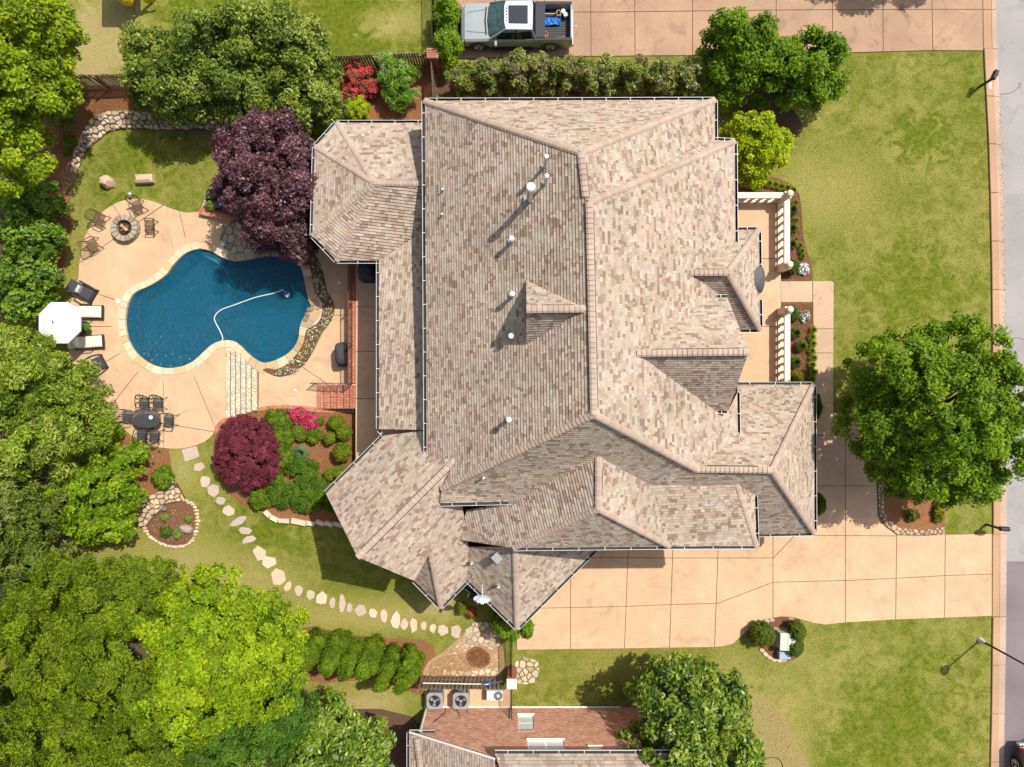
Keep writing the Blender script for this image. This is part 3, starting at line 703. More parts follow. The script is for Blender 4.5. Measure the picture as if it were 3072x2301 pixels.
for (x, y, r) in ((354,903,7),(670,732,5.5),(1017,848,4),(886,1170,3)):
    p = W(x, y, .05); obj('skimmer_lid', MB().lathe((p.x, p.y, .05), [(r/S, -.02), (r/S, .012), (r/S*.7, .016)], 12), M_white, patio)

# ---------------- pool shell, water, coping
pool_o = group_root('pool')
def plaster():
    m = mat('dark blue pool plaster', (.005,.080,.165), .7, .18, 3, big=.15, bigscale=1.2)
    return m
M_plaster = plaster()
mbp = MB(); n = len(POOL); shelf = inset(POOL, .03)
bot = [(a, b, -1.5) for a, b in inset(POOL, .22)]
mbp.v = [(a, b, 0.0) for a, b in POOL] + [(a, b, -.35) for a, b in POOL] + bot
for r_ in range(2):
    for i in range(n): j = (i+1) % n; mbp.f.append((r_*n+j, r_*n+i, (r_+1)*n+i, (r_+1)*n+j)); mbp.m.append(0); mbp.c.append(None)
for t_ in tessellate_polygon([[Vector((a, b, 0)) for a, b, _ in bot]]):
    a, b, c = t_; A, B, D = bot[a], bot[b], bot[c]; cr_ = (B[0]-A[0])*(D[1]-A[1])-(B[1]-A[1])*(D[0]-A[0])
    f = (a, b, c) if cr_ > 0 else (a, c, b); mbp.f.append(tuple(2*n+q for q in f)); mbp.m.append(0); mbp.c.append(None)
obj('pool_shell', mbp, M_plaster, pool_o)
p = W(638, 768, -.45); obj('pool_step', MB().bbox((p.x, p.y, -.75), (.95, .45, .5), math.radians(-28), .04), M_lgray, pool_o)
p = W(500, 1085, -.5); stp = inset([(a, b) for a, b in POOL], .05)
q = clip_half(stp, *W2(500, 1058), 0, -1); obj('pool_step', MB().prism(q, -1.2, -.42, bev=.04), M_plaster, pool_o)
mw, t, b = nodes('pool water'); L = t.links.new
for nd in list(t.nodes):
    if nd.type == 'BSDF_PRINCIPLED': t.nodes.remove(nd)
tc = N(t, 'ShaderNodeTexCoord'); n1 = N(t, 'ShaderNodeTexNoise'); n1.inputs['Scale'].default_value = 4.6; n1.inputs['Detail'].default_value = 3; n1.inputs['Distortion'].default_value = 1.2; L(tc.outputs['Object'], n1.inputs['Vector'])
bp = N(t, 'ShaderNodeBump'); bp.inputs['Strength'].default_value = 1.0; bp.inputs['Distance'].default_value = .20; L(n1.outputs[0], bp.inputs['Height'])
gl = N(t, 'ShaderNodeBsdfGlossy'); gl.inputs['Roughness'].default_value = .08; L(bp.outputs[0], gl.inputs['Normal'])
tr = N(t, 'ShaderNodeBsdfTransparent'); tr.inputs['Color'].default_value = (.62,.93,.99,1)
df = N(t, 'ShaderNodeBsdfDiffuse'); df.inputs['Color'].default_value = (.0,.135,.24,1); L(bp.outputs[0], df.inputs['Normal'])
mx0 = N(t, 'ShaderNodeMixShader'); mx0.inputs[0].default_value = .42; L(tr.outputs[0], mx0.inputs[1]); L(df.outputs[0], mx0.inputs[2])
fr = N(t, 'ShaderNodeFresnel'); fr.inputs['IOR'].default_value = 1.33; L(bp.outputs[0], fr.inputs['Normal'])
mx = N(t, 'ShaderNodeMixShader'); L(fr.outputs[0], mx.inputs[0]); L(mx0.outputs[0], mx.inputs[1]); L(gl.outputs[0], mx.inputs[2]); L(mx.outputs[0], t.nodes['Material Output'].inputs['Surface'])
bm = bmesh.new(); vs = [bm.verts.new((a, b, -.13)) for a, b in inset(POOL, .004)]; f = bm.faces.new(vs); bmesh.ops.triangulate(bm, faces=[f])
for f in bm.faces:
    if f.normal.z < 0: f.normal_flip()
me = bpy.data.meshes.new('water'); bm.to_mesh(me); bm.free(); me.materials.append(mw); o = link('water', me); o['kind'] = 'structure'
cb_ = offs(POOL, .02); co_ = offs(POOL, .72); mbq = MB(); n_ = len(POOL)
mbq.v = [(a, b, .02) for a, b in cb_] + [(a, b, .02) for a, b in co_]
for i in range(n_): j = (i+1) % n_; mbq.f.append((i, i+n_, j+n_, j)); mbq.m.append(0); mbq.c.append(None)
obj('coping_bed', mbq, M_mortar, pool_o)
for i, (x, y) in enumerate(((432,1062),(455,1080),(482,1092),(512,1097),(541,1090),(517,1062),(543,1072),(569,1076),(498,1068),(470,1066))):
    p = W(x, y, -.41); obj('floor_jet', MB().lathe((p.x, p.y, -.42), [(.045,0),(.04,.02)], 10), M_white, pool_o)
# coping stones along the whole edge
inn = offs(POOL, -.03); n = len(POOL); tot = [0]
for i in range(n): tot.append(tot[-1] + math.dist(POOL[i], POOL[(i+1) % n]))
def at_len(poly, s):
    s %= tot[-1]
    k = max(i for i in range(n) if tot[i] <= s); f = (s - tot[k])/(tot[k+1]-tot[k]); a, b = poly[k], poly[(k+1) % n]
    return (a[0]+(b[0]-a[0])*f, a[1]+(b[1]-a[1])*f)
s_ = 0; rc = random.Random(3)
while s_ < tot[-1] - .2:
    l_ = rc.uniform(.32, .62); e = min(s_ + l_, tot[-1]); pxm = to_px(at_len(POOL, (s_+e)/2))
    ks = [s_ + .006 + (e - s_ - .012)*k/3 for k in range(4)]; wide = COPW + (rc.uniform(.05, .25) if pxm[0] > 730 else rc.uniform(-.02, .03))
    q = [at_len(inn, k) for k in ks]
    oq = []
    for k in ks: a = Vector(at_len(POOL, k)); c_ = Vector(at_len(COPo, k)); oq.append(tuple(a + (c_ - a)*wide/COPW))
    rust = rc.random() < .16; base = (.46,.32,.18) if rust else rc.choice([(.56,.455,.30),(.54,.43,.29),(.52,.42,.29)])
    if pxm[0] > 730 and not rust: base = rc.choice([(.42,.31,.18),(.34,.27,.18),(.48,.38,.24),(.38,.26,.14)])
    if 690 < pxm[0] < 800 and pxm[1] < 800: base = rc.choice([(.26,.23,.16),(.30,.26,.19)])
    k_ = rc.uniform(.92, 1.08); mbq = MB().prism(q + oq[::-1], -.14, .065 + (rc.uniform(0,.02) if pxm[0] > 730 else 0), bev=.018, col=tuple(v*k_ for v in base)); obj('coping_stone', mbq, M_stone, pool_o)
    s_ = e
# boulders forming the waterfall notch
def boulder(mb, c, r, seed, col, flat=.6):
    rb = random.Random(seed); bmq = bmesh.new(); bmesh.ops.create_icosphere(bmq, subdivisions=2, radius=1.0)
    ax = Vector((rb.uniform(-1,1), rb.uniform(-1,1), rb.uniform(-1,1))); planes = [Vector((rb.gauss(0,1), rb.gauss(0,1), rb.gauss(0,.8))).normalized() for _ in range(9)]
    vs = []
    for v in bmq.verts:
        d = v.co.normalized(); s = 1.0
        for p_ in planes:
            q = d.dot(p_)
            if q > .62: s = min(s, .62/q + .1)
        vs.append(Vector((d.x*r[0]*s, d.y*r[1]*s, d.z*r[2]*s)) + Vector(c))
    mb.add(vs, [tuple(v.index for v in f.verts) for f in bmq.faces], 0, col); bmq.free(); return mb
for i, (x, y, r) in enumerate(((930,930,12),(922,945,10),(917,960,9),(938,915,8),(925,930,7))):
    p = W(x, y); obj('waterfall_rock', boulder(MB(), (p.x, p.y, .02), (r/S*1.2, r/S, .16), 40+i, (.20,.15,.10)), M_stone, pool_o)
# ---------------- natural-stone surfaces: every stone an object
def stones(root, poly_px, sp, pal, seed, z0=0., h=.05, gap=.016, rnd=True, hv=.012, name='stone', bev=.012, zf=None):
    r = random.Random(seed); k = 0
    for q in voronoi(WP(poly_px), sp, seed):
        q = inset(q, gap)
        if rnd: q = chaikin(q)
        if abs(area2(q)) < .2*sp*sp*.5: continue
        c = r.choice(pal); v = r.uniform(.86, 1.14); z = z0 if zf is None else z0 + zf(q[0])
        obj(name, MB().prism(clean_poly(q, .004), z - .03, z + h + r.uniform(-hv, hv), bev=bev, col=(c[0]*v, c[1]*v, c[2]*v)), M_stone, root); k += 1
    return k
TAN = [(.50,.39,.25),(.44,.36,.25),(.55,.45,.32),(.40,.31,.21)]; GREY = [(.26,.23,.16),(.30,.25,.19),(.22,.20,.14),(.34,.28,.2)]; BUFF = [(.44,.355,.25),(.38,.31,.23),(.48,.385,.27),(.33,.25,.17)]
flag = group_root('flagstone_patio')
fp = [(670,660),(700,655),(760,668),(840,690),(905,740),(930,775),(905,792),(880,768),(830,752),(787,752),(747,761),(705,765),(672,745),(665,715)]
obj('mortar_bed', MB().prism(WP(fp), 0, .05), mat('mossy mortar', (.13,.125,.07), .95, .3, 12), flag); stones(flag, fp, .42, GREY, 5, z0=.05, h=.035)
M_stepm = mat('grey mortar', (.34,.29,.23), .95, .2, 20); steps = group_root('stone_steps'); ex = [678,693.5,709.5,725.5,742,758.5,777]
rs_ = random.Random(9); obj('soil_bed', MB().prism(WP([(679,1050),(742,1080),(777,1108),(777,1230),(679,1250)]), 0, .02), M_soil, steps)
for i in range(6):
    yt = [1050,1052,1058,1075,1092,1106][i]; yb_ = [1254,1250,1245,1241,1237,1232][i]; h = .05 + .07*(i+1)*.5
    q = [(ex[i]+1.6, yt), (ex[i+1]-1.2, yt+4), (ex[i+1]-1.2, yb_), (ex[i]+1.6, yb_)]
    obj('step_base', MB().prism(WP(q), 0, h), M_stepm, steps)
    stones(steps, q, .185, [(.56,.50,.40),(.58,.45,.24),(.48,.42,.33),(.62,.56,.45),(.42,.38,.32)], 60+i, z0=h, h=.03, gap=.011)
wallst = thing('stone_wall', 'low curved bank of piled tan fieldstones edging the upper lawn', 'stone wall', (0,0,0))
bank_o = [(212,520),(222,480),(226,452),(235,428),(250,395),(275,362),(308,339),(362,335),(435,338),(507,347),(600,354),(690,365)]; bank_i = [(232,525),(246,486),(254,466),(270,446),(302,418),(337,394),(398,388),(507,392),(600,391),(690,395)]
bank = smooth(bank_o, 2) + smooth(bank_i, 2)[::-1]
obj('soil_bed', MB().prism(WP(bank), 0, .04), M_soil, wallst); stones(wallst, bank, .30, BUFF, 21, z0=.04, h=.12, hv=.07, gap=.02, bev=.03)
# ---------------- beds of mulch
def bed(name, pts, m=M_mulch, z=.03, sm=True):
    o = obj(name, MB().prism(WP(smooth(pts, 3, True) if sm else pts), -.02, z, bev=.012), m); o['kind'] = 'structure'; return o
bed('mulch_bed', [(2200,535),(2260,525),(2330,534),(2364,548),(2386,561),(2399,586),(2404,622),(2406,669),(2410,717),(2422,756),(2433,785),(2437.6,820),(2437,841),(2345,842),(2345,590),(2200,590)], M_mulch, .03, False)
bed('mulch_bed', [(2345,909),(2437,909),(2437,1152),(2345,1152)], M_mulch, .03, False)
bed('mulch_bed', [(2440,1160),(2500,1240),(2470,1600),(2440,1600)], M_mulch, .018, False)
bandI = [(923,770),(936,825),(943,865),(953.5,890),(968,912),(966,945),(953,970),(921,990),(910,1032),(888,1066),(859,1095),(830,1108)]
bandO = [(943,764),(968,825),(979,876),(997,905),(1000.6,934),(990,963),(961,1003),(939,1050),(914,1090),(874,1122),(838,1129.5),(812,1122),(788,1110)]
pool_bed_poly = smooth(bandI, 3) + [(800,1104)] + smooth(bandO, 3)[::-1]
o = obj('planting_strip', MB().prism(WP(pool_bed_poly), 0, .10, bev=.02), M_mulch); o['kind'] = 'structure'
bed('mulch_bed', [(655,1285),(672,1268),(705,1258),(758,1240),(834,1229),(888,1229),(946,1238),(1064,1240),(1064,1400),(1035,1572),(1000,1572),(950,1570),(880,1570),(845,1562),(816,1549),(790,1533),(740,1520),(680,1470),(645,1400),(640,1330)], M_straw, .035)
bed('mulch_bed', [(431,1574),(449,1607),(482,1629),(525,1640),(565,1632),(587,1600),(594,1553),(583,1516.5),(550.5,1498),(514,1509),(482,1535),(445.5,1560)], M_mulch, .05)
bed('mulch_bed', [(2632,1230),(2640,1540),(2665,1580),(2695,1600),(2770,1603),(2830,1598),(2836,1540),(2870,1420),(2800,1240),(2700,1200)], M_straw, .03)
bed('mulch_bed', [(2258,1915),(2275,1875),(2310,1856),(2345,1851),(2378,1853),(2405,1870),(2412,1900),(2405,1960),(2370,1982),(2330,1984),(2295,1962)], M_mulch, .03)
bed('straw_bed', [(160,262),(300,262),(440,262),(560,300),(900,360),(920,300),(1280,200),(1300,310),(1260,370),(1010,365),(930,440),(700,400),(600,360),(500,340),(360,330),(290,345),(240,400),(215,500),(190,620),(160,800),(130,900),(60,900),(60,420),(120,300)], M_straw, .02)
bed('straw_bed', [(205,560),(213,620),(214,680),(205,740),(192,800),(180,850),(160,900),(140,880),(150,560)], M_straw, .024)
bed('straw_bed', [(310,1190),(340,1250),(375,1300),(420,1330),(470,1345),(505,1350),(515,1410),(525,1440),(470,1480),(410,1510),(395,1550),(330,1580),(240,1600),(170,1560),(150,1400),(200,1250)], M_straw, .024)
bed('straw_bed', [(-60,1180),(260,1230),(280,1500),(180,1650),(200,1780),(60,1900),(-60,1900)], M_soil, .014)
bed('straw_bed', [(1340,290),(2180,260),(2220,300),(2220,420),(2400,400),(2380,330),(2360,330),(2330,260),(2150,205),(1330,225)], M_soil, .018)
bed('straw_bed', [(905,1885),(1050,1905),(1180,1915),(1300,1935),(1300,2080),(1230,2075),(1100,2040),(920,2040)], M_straw, .02)
bed('straw_bed', [(2160,2060),(2240,2060),(2330,2120),(2390,2230),(2400,2360),(1900,2360),(1900,2100)], mat('dry leaf litter', (.25,.195,.08), .95, .35, 14, col2=(.20,.17,.055), bump=.6), .016)
bed('straw_bed', [(905,2150),(1240,2150),(1255,2360),(880,2360)], M_soil, .016)
bed('gravel_bed', [(1285,1985),(1330,1955),(1385,1905),(1410,1880),(1475,1880),(1500,1915),(1500,2030),(1285,2035)], M_gravel, .022)
bed('mulch_mound', [(1402,1958),(1425,1940),(1450,1945),(1470,1965),(1468,1990),(1440,2002),(1410,1990)], M_straw, .12)
# path and cobbles
path = group_root('stepping_stone_path'); rp = random.Random(17)
SS = [(T('I', (a, b))[0], w_/2.761, h_/2.761, r_) for a, b, w_, h_, r_ in ((1580,720,140,110,8),(1655,830,100,80,10),(1700,950,80,95,0),(1765,1025,112,100,-35),(1830,1110,85,65,0),(1890,1195,95,85,-20),(1975,1280,140,62,28),(2035,1360,100,65,0),(2065,1430,125,58,20),(2150,1545,115,115,20))]
SS += [(T('J', (290,1620))[0], 44, 40, -45)]
SS += [(T('N', (a, b))[0], w_/2.761, h_/2.761, r_) for a, b, w_, h_, r_ in ((370,90,110,130,5),(455,160,55,85,-25),(540,200,70,80,0),(640,230,70,80,10),(730,262,90,100,0),(820,295,45,85,0),(900,305,55,140,0),(963,340,50,80,-10),(1053,360,100,105,0),(1158,385,66,85,0),(1250,410,55,105,5),(1345,445,75,145,0),(1418,473,60,90,-8),(1492,485,58,115,0),(1575,487,48,75,-5),(1650,510,58,70,0),(1732,522,88,90,10),(1845,537,90,120,0),(1950,545,60,85,0))]
for i, (c, w_, h_, r_) in enumerate(SS):
    p = W(*c); k = rp.choice((5, 6, 6, 7)); a0 = rp.uniform(0, 6.28); q = []
    for j in range(k):
        a = a0 + 2*math.pi*(j + rp.uniform(-.22, .22))/k; rad = rp.uniform(.85, 1.16); x, y = math.cos(a)*w_/S*.54*rad, math.sin(a)*h_/S*.54*rad; t_ = math.radians(r_); q.append((p.x + x*math.cos(t_) - y*math.sin(t_), p.y + x*math.sin(t_) + y*math.cos(t_)))
    if i == 0: q = WP([(545,1348),(590,1338),(599,1370),(556,1386)])
    col = rp.choice([(.47,.375,.265),(.43,.345,.26),(.50,.415,.31),(.39,.315,.245)]); 
    if 2 <= i <= 8: col = rp.choice([(.36,.30,.26),(.39,.32,.26),(.43,.35,.28)])
    obj('stepping_stone', MB().prism(chaikin(q, .06), -.02, .035 + rp.uniform(0,.02), bev=.01, col=col), M_stone, path)
cob = group_root('cobble_paving')
for sd_, pl in ((31, [(1378,1935),(1395,1890),(1420,1865),(1500,1862),(1502,1940),(1470,1950),(1440,1930),(1410,1945)]), (32, [(1540,1985),(1570,1968),(1615,1980),(1620,2020),(1600,2055),(1540,2050)]), (33, [(1330,2005),(1400,2012),(1500,2000),(1500,2028),(1330,2028)])) :
    stones(cob, pl, .34, BUFF, sd_, z0=.02, h=.05, gap=.025)
stones(cob, [(1292,1992),(1330,1962),(1383,1912),(1408,1934),(1398,1956),(1392,1985),(1406,2004),(1330,2002),(1292,2008)], .21, [(.40,.27,.15),(.34,.22,.12),(.46,.33,.2),(.30,.2,.12)], 34, z0=.015, h=.03, gap=.03)
stones(cob, [(1474,1945),(1498,1945),(1498,1998),(1450,2002),(1474,1985)], .22, [(.40,.27,.15),(.34,.22,.12),(.46,.33,.2)], 35, z0=.015, h=.03, gap=.03)
isl = thing('stone_edging', 'ring of small stones round the teardrop flower bed on the lower lawn', 'stone edging', (0,0,0))
ring = smooth([(431,1574),(449,1607),(482,1629),(525,1640),(565,1632),(587,1600),(594,1553),(583,1516.5),(550.5,1498)], 4)
for i, q in enumerate(resample(ring, 10.5)):
    p = W(*q); obj('stone', boulder(MB(), (p.x, p.y, .04), (.12+.03*(i%3), .10, .09), 200+i, rp.choice(TAN)), M_stone, isl)
rock = thing('rock_bank', 'dry-laid bank of rough stones above the teardrop bed', 'stone wall', (0,0,0))
rbp = [(398,1549),(409,1506),(440,1490),(471,1477),(505,1460),(532,1448),(548,1478),(560,1500),(507,1509),(482,1533),(456,1558),(440,1580),(427,1586)]
obj('soil_bed', MB().prism(WP(rbp), 0, .1), M_soil, rock); stones(rock, rbp, .30, [(.42,.31,.20),(.48,.36,.24),(.36,.27,.18)], 77, z0=.10, h=.13, hv=.08, gap=.022, bev=.03)
p = W(563, 1586); tag(obj('boulder', boulder(MB(), (p.x, p.y, .15), (.46,.30,.3), 5, (.30,.23,.19)), M_stone), 'grey-brown boulder on the rim of the teardrop flower bed', 'boulder')
p = W(495, 1526); tag(obj('boulder', boulder(MB(), (p.x, p.y, .15), (.20,.17,.2), 6, (.14,.13,.13)), M_stone), 'small dark stone between the rock bank and the teardrop bed', 'boulder')
p = W(328, 549); tag(obj('boulder', boulder(MB(), (p.x, p.y, .2), (.46,.40,.42), 12, (.44,.33,.23), .7), M_stone), 'pointed tan boulder standing on the upper lawn', 'boulder')
p = W(440, 540); mbb = MB().bbox((0,0,.22), (.92,.44,.46), math.radians(3), .12, col=(.45,.34,.23)); o = obj('boulder', mbb, M_stone); o.location = p; tag(o, 'long block-shaped boulder on the upper lawn left of the purple tree', 'boulder')
fb = thing('stone_edging', 'band of flat stones along the drive edge of the bed under the big front tree', 'stone edging', (0,0,0))
stones(fb, [(2630,1440),(2650,1440),(2652,1530),(2668,1562),(2700,1583),(2770,1588),(2832,1580),(2836,1604),(2768,1606),(2692,1604),(2663,1584),(2636,1549)], .26, [(.36,.27,.19),(.42,.32,.23),(.30,.23,.17)], 88, z0=.02, h=.05, gap=.02)
fb = thing('stone_edging', 'broken pieces of flat stone edging the small bed round the utility boxes', 'stone edging', (0,0,0))
for i, (x, y, a) in enumerate(((2285,1950,.7),(2296,1962,.7),(2308,1972,.5),(2322,1978,.2),(2338,1981,0),(2352,1980,-.1),(2300,1862,.4),(2315,1859,.2),(2396,1866,-.5),(2372,1857,0))):
    p = W(x, y); obj('stone', MB().prism(chaikin([(p.x + u*math.cos(a)-v*math.sin(a), p.y - u*math.sin(a) - v*math.cos(a)) for u, v in ((-.14,-.09),(.12,-.1),(.15,.08),(-.12,.1))], .15), 0, .07, bev=.015, col=rp.choice(BUFF)), M_stone, fb)
sw = thing('stone_wall', 'single course of large pale blocks holding the garden bed above the path', 'stone wall', (0,0,0))
for i, (a, b) in enumerate((((797,1532),(812,1548)),((814,1549),(836,1561)),((838,1560),(870,1562)),((876,1560),(920,1569)),((922,1567),(946,1571)),((950,1562),(975,1572)),((977,1566),(1000,1574)),((1002,1568),(1030,1576)))):
    p, q = W(*a), W(*b); mbb = MB().bbox((0,0,.12), ((q-p).length, .24 if i != 3 else .30, .28), 0, .04, col=rp.choice([(.60,.48,.33),(.56,.45,.34),(.5,.40,.3)])); o = obj('stone_block', mbb, M_stone, sw); o.location = (p+q)/2; o.rotation_euler = (0,0,math.atan2(q.y-p.y, q.x-p.x))
# ---------------- brick edging, terrace kerb and stair
BRC = [(.43,.17,.10),(.40,.15,.09),(.46,.20,.125),(.36,.125,.08),(.44,.22,.15)]
def bcol(r): c = r.choice(BRC); k = r.uniform(.88, 1.12); return tuple(v*k for v in c)
brb = random.Random(31)
BRICKM = {}
def brick(root, c, d, rz, name='brick'):
    key = (tuple(round(v, 3) for v in d), brb.randrange(6))
    if key not in BRICKM: BRICKM[key] = MB().bbox((0,0,0), d, 0, .006, col=bcol(brb)).mesh('brick', M_brickc)
    o = link(name, BRICKM[key], root); o.location = c; o.rotation_euler = (0,0,rz); return o
edge = thing('brick_edging', 'curved band of red bricks between the pool patio and the maple bed', 'brick edging', (0,0,0))
line = smooth([(648,1300),(653,1283),(664,1267),(682,1256),(703,1248),(730,1240),(758,1233),(800,1223.5),(845,1221),(890,1222),(946,1230.5),(1000,1232),(1062,1231)], 4)
lw = WP(line); obj('mortar_bed', MB().prism(offs_line := [(a, b) for a, b in WP([(x, y-7) for x, y in line])] + WP([(x, y+6) for x, y in line])[::-1], 0, .055), M_mortar, edge)
rl = resample(lw, .088)
for a, b in zip(rl, rl[1:]):
    ang = math.atan2(b[1]-a[1], b[0]-a[0]); brick(edge, ((a[0]+b[0])/2, (a[1]+b[1])/2, .045), (.074,.215,.075), ang)
stair = thing('brick_stair', 'flight of red brick steps from the pool patio up to the terrace', 'stairs', (0,0,0))
sx = [951,971.5,991,1011.5,1031.5,1049.5,1066]
for i in range(6):
    z1 = .15*(i+1); a, b = W(sx[i], 1226, z1), W(sx[i+1], 1152, z1)
    if i == 5: b = Vector((W(1066,1152,TZ).x, b.y, z1))
    obj('step_core', MB().prism(rect(a.x+.02, b.x+.02, a.y, b.y), 0, z1 - .05), M_mortar, stair)
    nb = int((b.y - a.y)/.083)
    for k in range(nb):
        for q in range(2):
            wd = (b.x - a.x)/2; brick(stair, (a.x + wd*(q+.5), a.y + .083*(k+.5), z1 - .03), (round(wd - .012, 3), .070, .06), 0)
tk = thing('brick_kerb', 'red brick coping along the pool side of the upper terrace', 'brick edging', (0,0,0))
xk = W(1066, 0, TZ).x; y0, y1 = W(0, 1150, TZ).y, W(0, 770, TZ).y
obj('wall_core', MB().prism(rect(xk - .36, xk, y0, y1), 0, TZ - .05), M_brick, tk)
nb = int((y1-y0)/.083)
for k in range(nb): brick(tk, (xk - .29, y0 + .083*(k+.5), TZ - .02), (.215,.070,.07), 0); 
for k in range(int((y1-y0)/.22)): brick(tk, (xk - .10, y0 + .22*(k+.5), TZ - .02), (.10,.205,.07), 0)
# ================================================================ FENCES, BALUSTRADES, FURNITURE, VEHICLES, NEIGHBOUR
def plank_fence(a, b, h, label, bw=.10, gap=.03, th=.02, post=2.4, m=None, cap=False):
    a, b = Vector((*a, 0)), Vector((*b, 0)); L = (b-a).length; t = (b-a)/L; ang = math.atan2(t.y, t.x); r = thing('wooden_fence', label, 'fence', a, ang); m = m or M_wood; n = int(L/(bw+gap)); rf = random.Random(int(L*100))
    base = MB().box((0,0,h/2), (bw, th, h)).mesh('board', m)
    for i in range(n):
        o = bpy.data.objects.new('board', base); C.objects.link(o); o.parent = r; o.location = ((i+.5)*(bw+gap), rf.uniform(-.004,.004), rf.uniform(-.03,.03)); o.rotation_euler = (rf.uniform(-.012,.012), rf.uniform(-.008,.008), 0)
    for z in (.3, h-.25): part('rail', MB().box((L/2, -.045, z), (L, .04, .09)), m, r)
    for i in range(int(L/post)+1): part('post', MB().box((min(i*post+.05, L-.05), -.10, h/2), (.09, .09, h)), m, r)
    return r
plank_fence(W2(60,268), W2(560,258), 1.6, 'weathered picket fence between the neighbour lawn and the straw bed at the upper left', .105, .05)
plank_fence(W2(1000,208), W2(1292,198), 1.55, 'brown picket fence running behind the red azalea to the brick pillar', .10, .04)
plank_fence(W2(1303,208), W2(1309,330), 1.55, 'short brown picket fence from the brick pillar to the house corner', .10, .04)
plank_fence(W2(14,560), W2(20,960), 1.7, 'grey board fence at the left edge behind the tall shrubs', .14, .012)
plank_fence(W2(1262,2026), W2(1518,2028), 1.7, 'grey slatted fence above the outdoor air-conditioning units', .13, .085, .03)
plank_fence(W2(146,1432), W2(226,1412), .9, 'short grey timber rail glimpsed between the trees on the left', .3, .01, .06, 1.2)
plank_fence(W2(860,1995), W2(930,2035), .8, 'stub of grey fence at the left end of the conifer hedge', .13, .03)
plank_fence(W2(-20,2040), W2(55,2025), 1.2, 'grey board fence at the left edge beside the lime-green woods', .14, .015)
def pillar(x, y, h, label, top=True):
    p = W(x, y); r = thing('brick_pillar', label, 'pillar', p); part('core', MB().box((0,0,h/2), (.40,.40,h)), M_mortar, r)
    for k in range(int(h/.19)):
        for s in range(4):
            a = math.pi/2*s; c = Vector((.205*math.cos(a), .205*math.sin(a), .1 + k*.19)); q = MB().box((0,0,0), (.09,.42,.15)); o = part('brick_course', q, M_brick, r); o.location = c; o.rotation_euler = (0,0,a)
    if top:
        for i in range(3):
            for j in range(4):
                o = part('brick', MB().bbox((0,0,0), (.175,.10,.07), 0, .006), M_brick, r); o.location = (-.19+.19*i, -.18+.12*j, h+.03)
        part('mortar_bed', MB().box((0,0,h), (.58,.5,.05)), M_limest, r)
    else: part('cap_stone', MB().bbox((0,0,h+.03), (.52,.52,.1), 0, .03), M_limest, r)
    return r
pillar(1308, 205, 1.75, 'brick pillar with a grid of bricks on top where three fences meet'); pillar(1535, 2010, 1.75, 'brick pillar with a pale cap stone at the end of the slatted fence', False)
def iron_fence(a, b, h, label, name='iron_fence', cat='fence', sp=.11, z0=0., mt=None, kind=None, r=.011, rails=(.12, 1.0)):
    a, b = Vector((*a, z0)), Vector((*b, z0)); L = (b-a).length; t = (b-a)/L; rt = thing(name, label, cat, a, math.atan2(t.y, t.x)); mt = mt or M_iron
    bar = MB().box((0,0,h/2), (r*2, r*2, h)).mesh('picket', mt); n = int(L/sp)
    for i in range(n+1):
        o = bpy.data.objects.new('picket', bar); C.objects.link(o); o.parent = rt; o.location = (i*L/n, 0, 0)
    for f in rails: part('rail', MB().box((L/2, 0, h*f), (L, .035, .03)), mt, rt)
    for x in ((0, L) if L < 2.5 else [L*k/max(1, round(L/2)) for k in range(max(1, round(L/2))+1)]): part('post', MB().box((x, 0, h*.5+.02), (.05,.05,h+.05)), mt, rt)
    return rt
iron_fence(W2(1303,-60), W2(1306,192), 1.5, 'black iron fence running up from the brick pillar beside the parked pickup')
iron_fence(W2(1536,1905), W2(1535,1992), 1.6, 'black iron gate between the house corner and the pale-capped pillar', 'iron_gate', 'gate', .10, rails=(.1,.5,.97))
iron_fence(W2(1535,2030), W2(1535,2115), 1.5, 'black iron fence from the pale-capped pillar to the neighbour wall')
M_rail = mat('brown iron', (.12,.05,.032), .5, .1, 8)
xk_ = W(1066, 0, TZ).x - .16
iron_fence((xk_, W(0,1150,TZ).y), (xk_, W(0,800,TZ).y), .92, 'brown iron railing along the brick edge of the upper terrace', 'terrace_railing', 'railing', .115, TZ, M_rail, r=.010)
# stair rail, sloping
rt = thing('stair_railing', 'brown iron handrail descending beside the brick steps to the pool patio', 'railing', (0,0,0)); yk = W(0,1152,.4).y + .04
xa, xb = W(930,0,.9).x, xk_
def zs(x): f = (x - xa)/(xb - xa); return max(0, f)*TZ
part('rail', MB().tube([(xa, yk, .95), (xa+.35, yk, 1.0), (xb, yk, TZ+.92)], .022, 6), M_rail, rt); part('rail', MB().tube([(xa+.1, yk, .15), (xb, yk, TZ+.1)], .016, 6), M_rail, rt)
for k in range(20):
    x = xa + .05 + (xb-xa-.05)*k/19; part('picket', MB().box((x, yk, (zs(x)*.9 + .05 + zs(x) + .94)/2), (.02,.02,.9)), M_rail, rt)
part('post', MB().box((xa+.03, yk, .5), (.05,.05,1.0)), M_rail, rt)
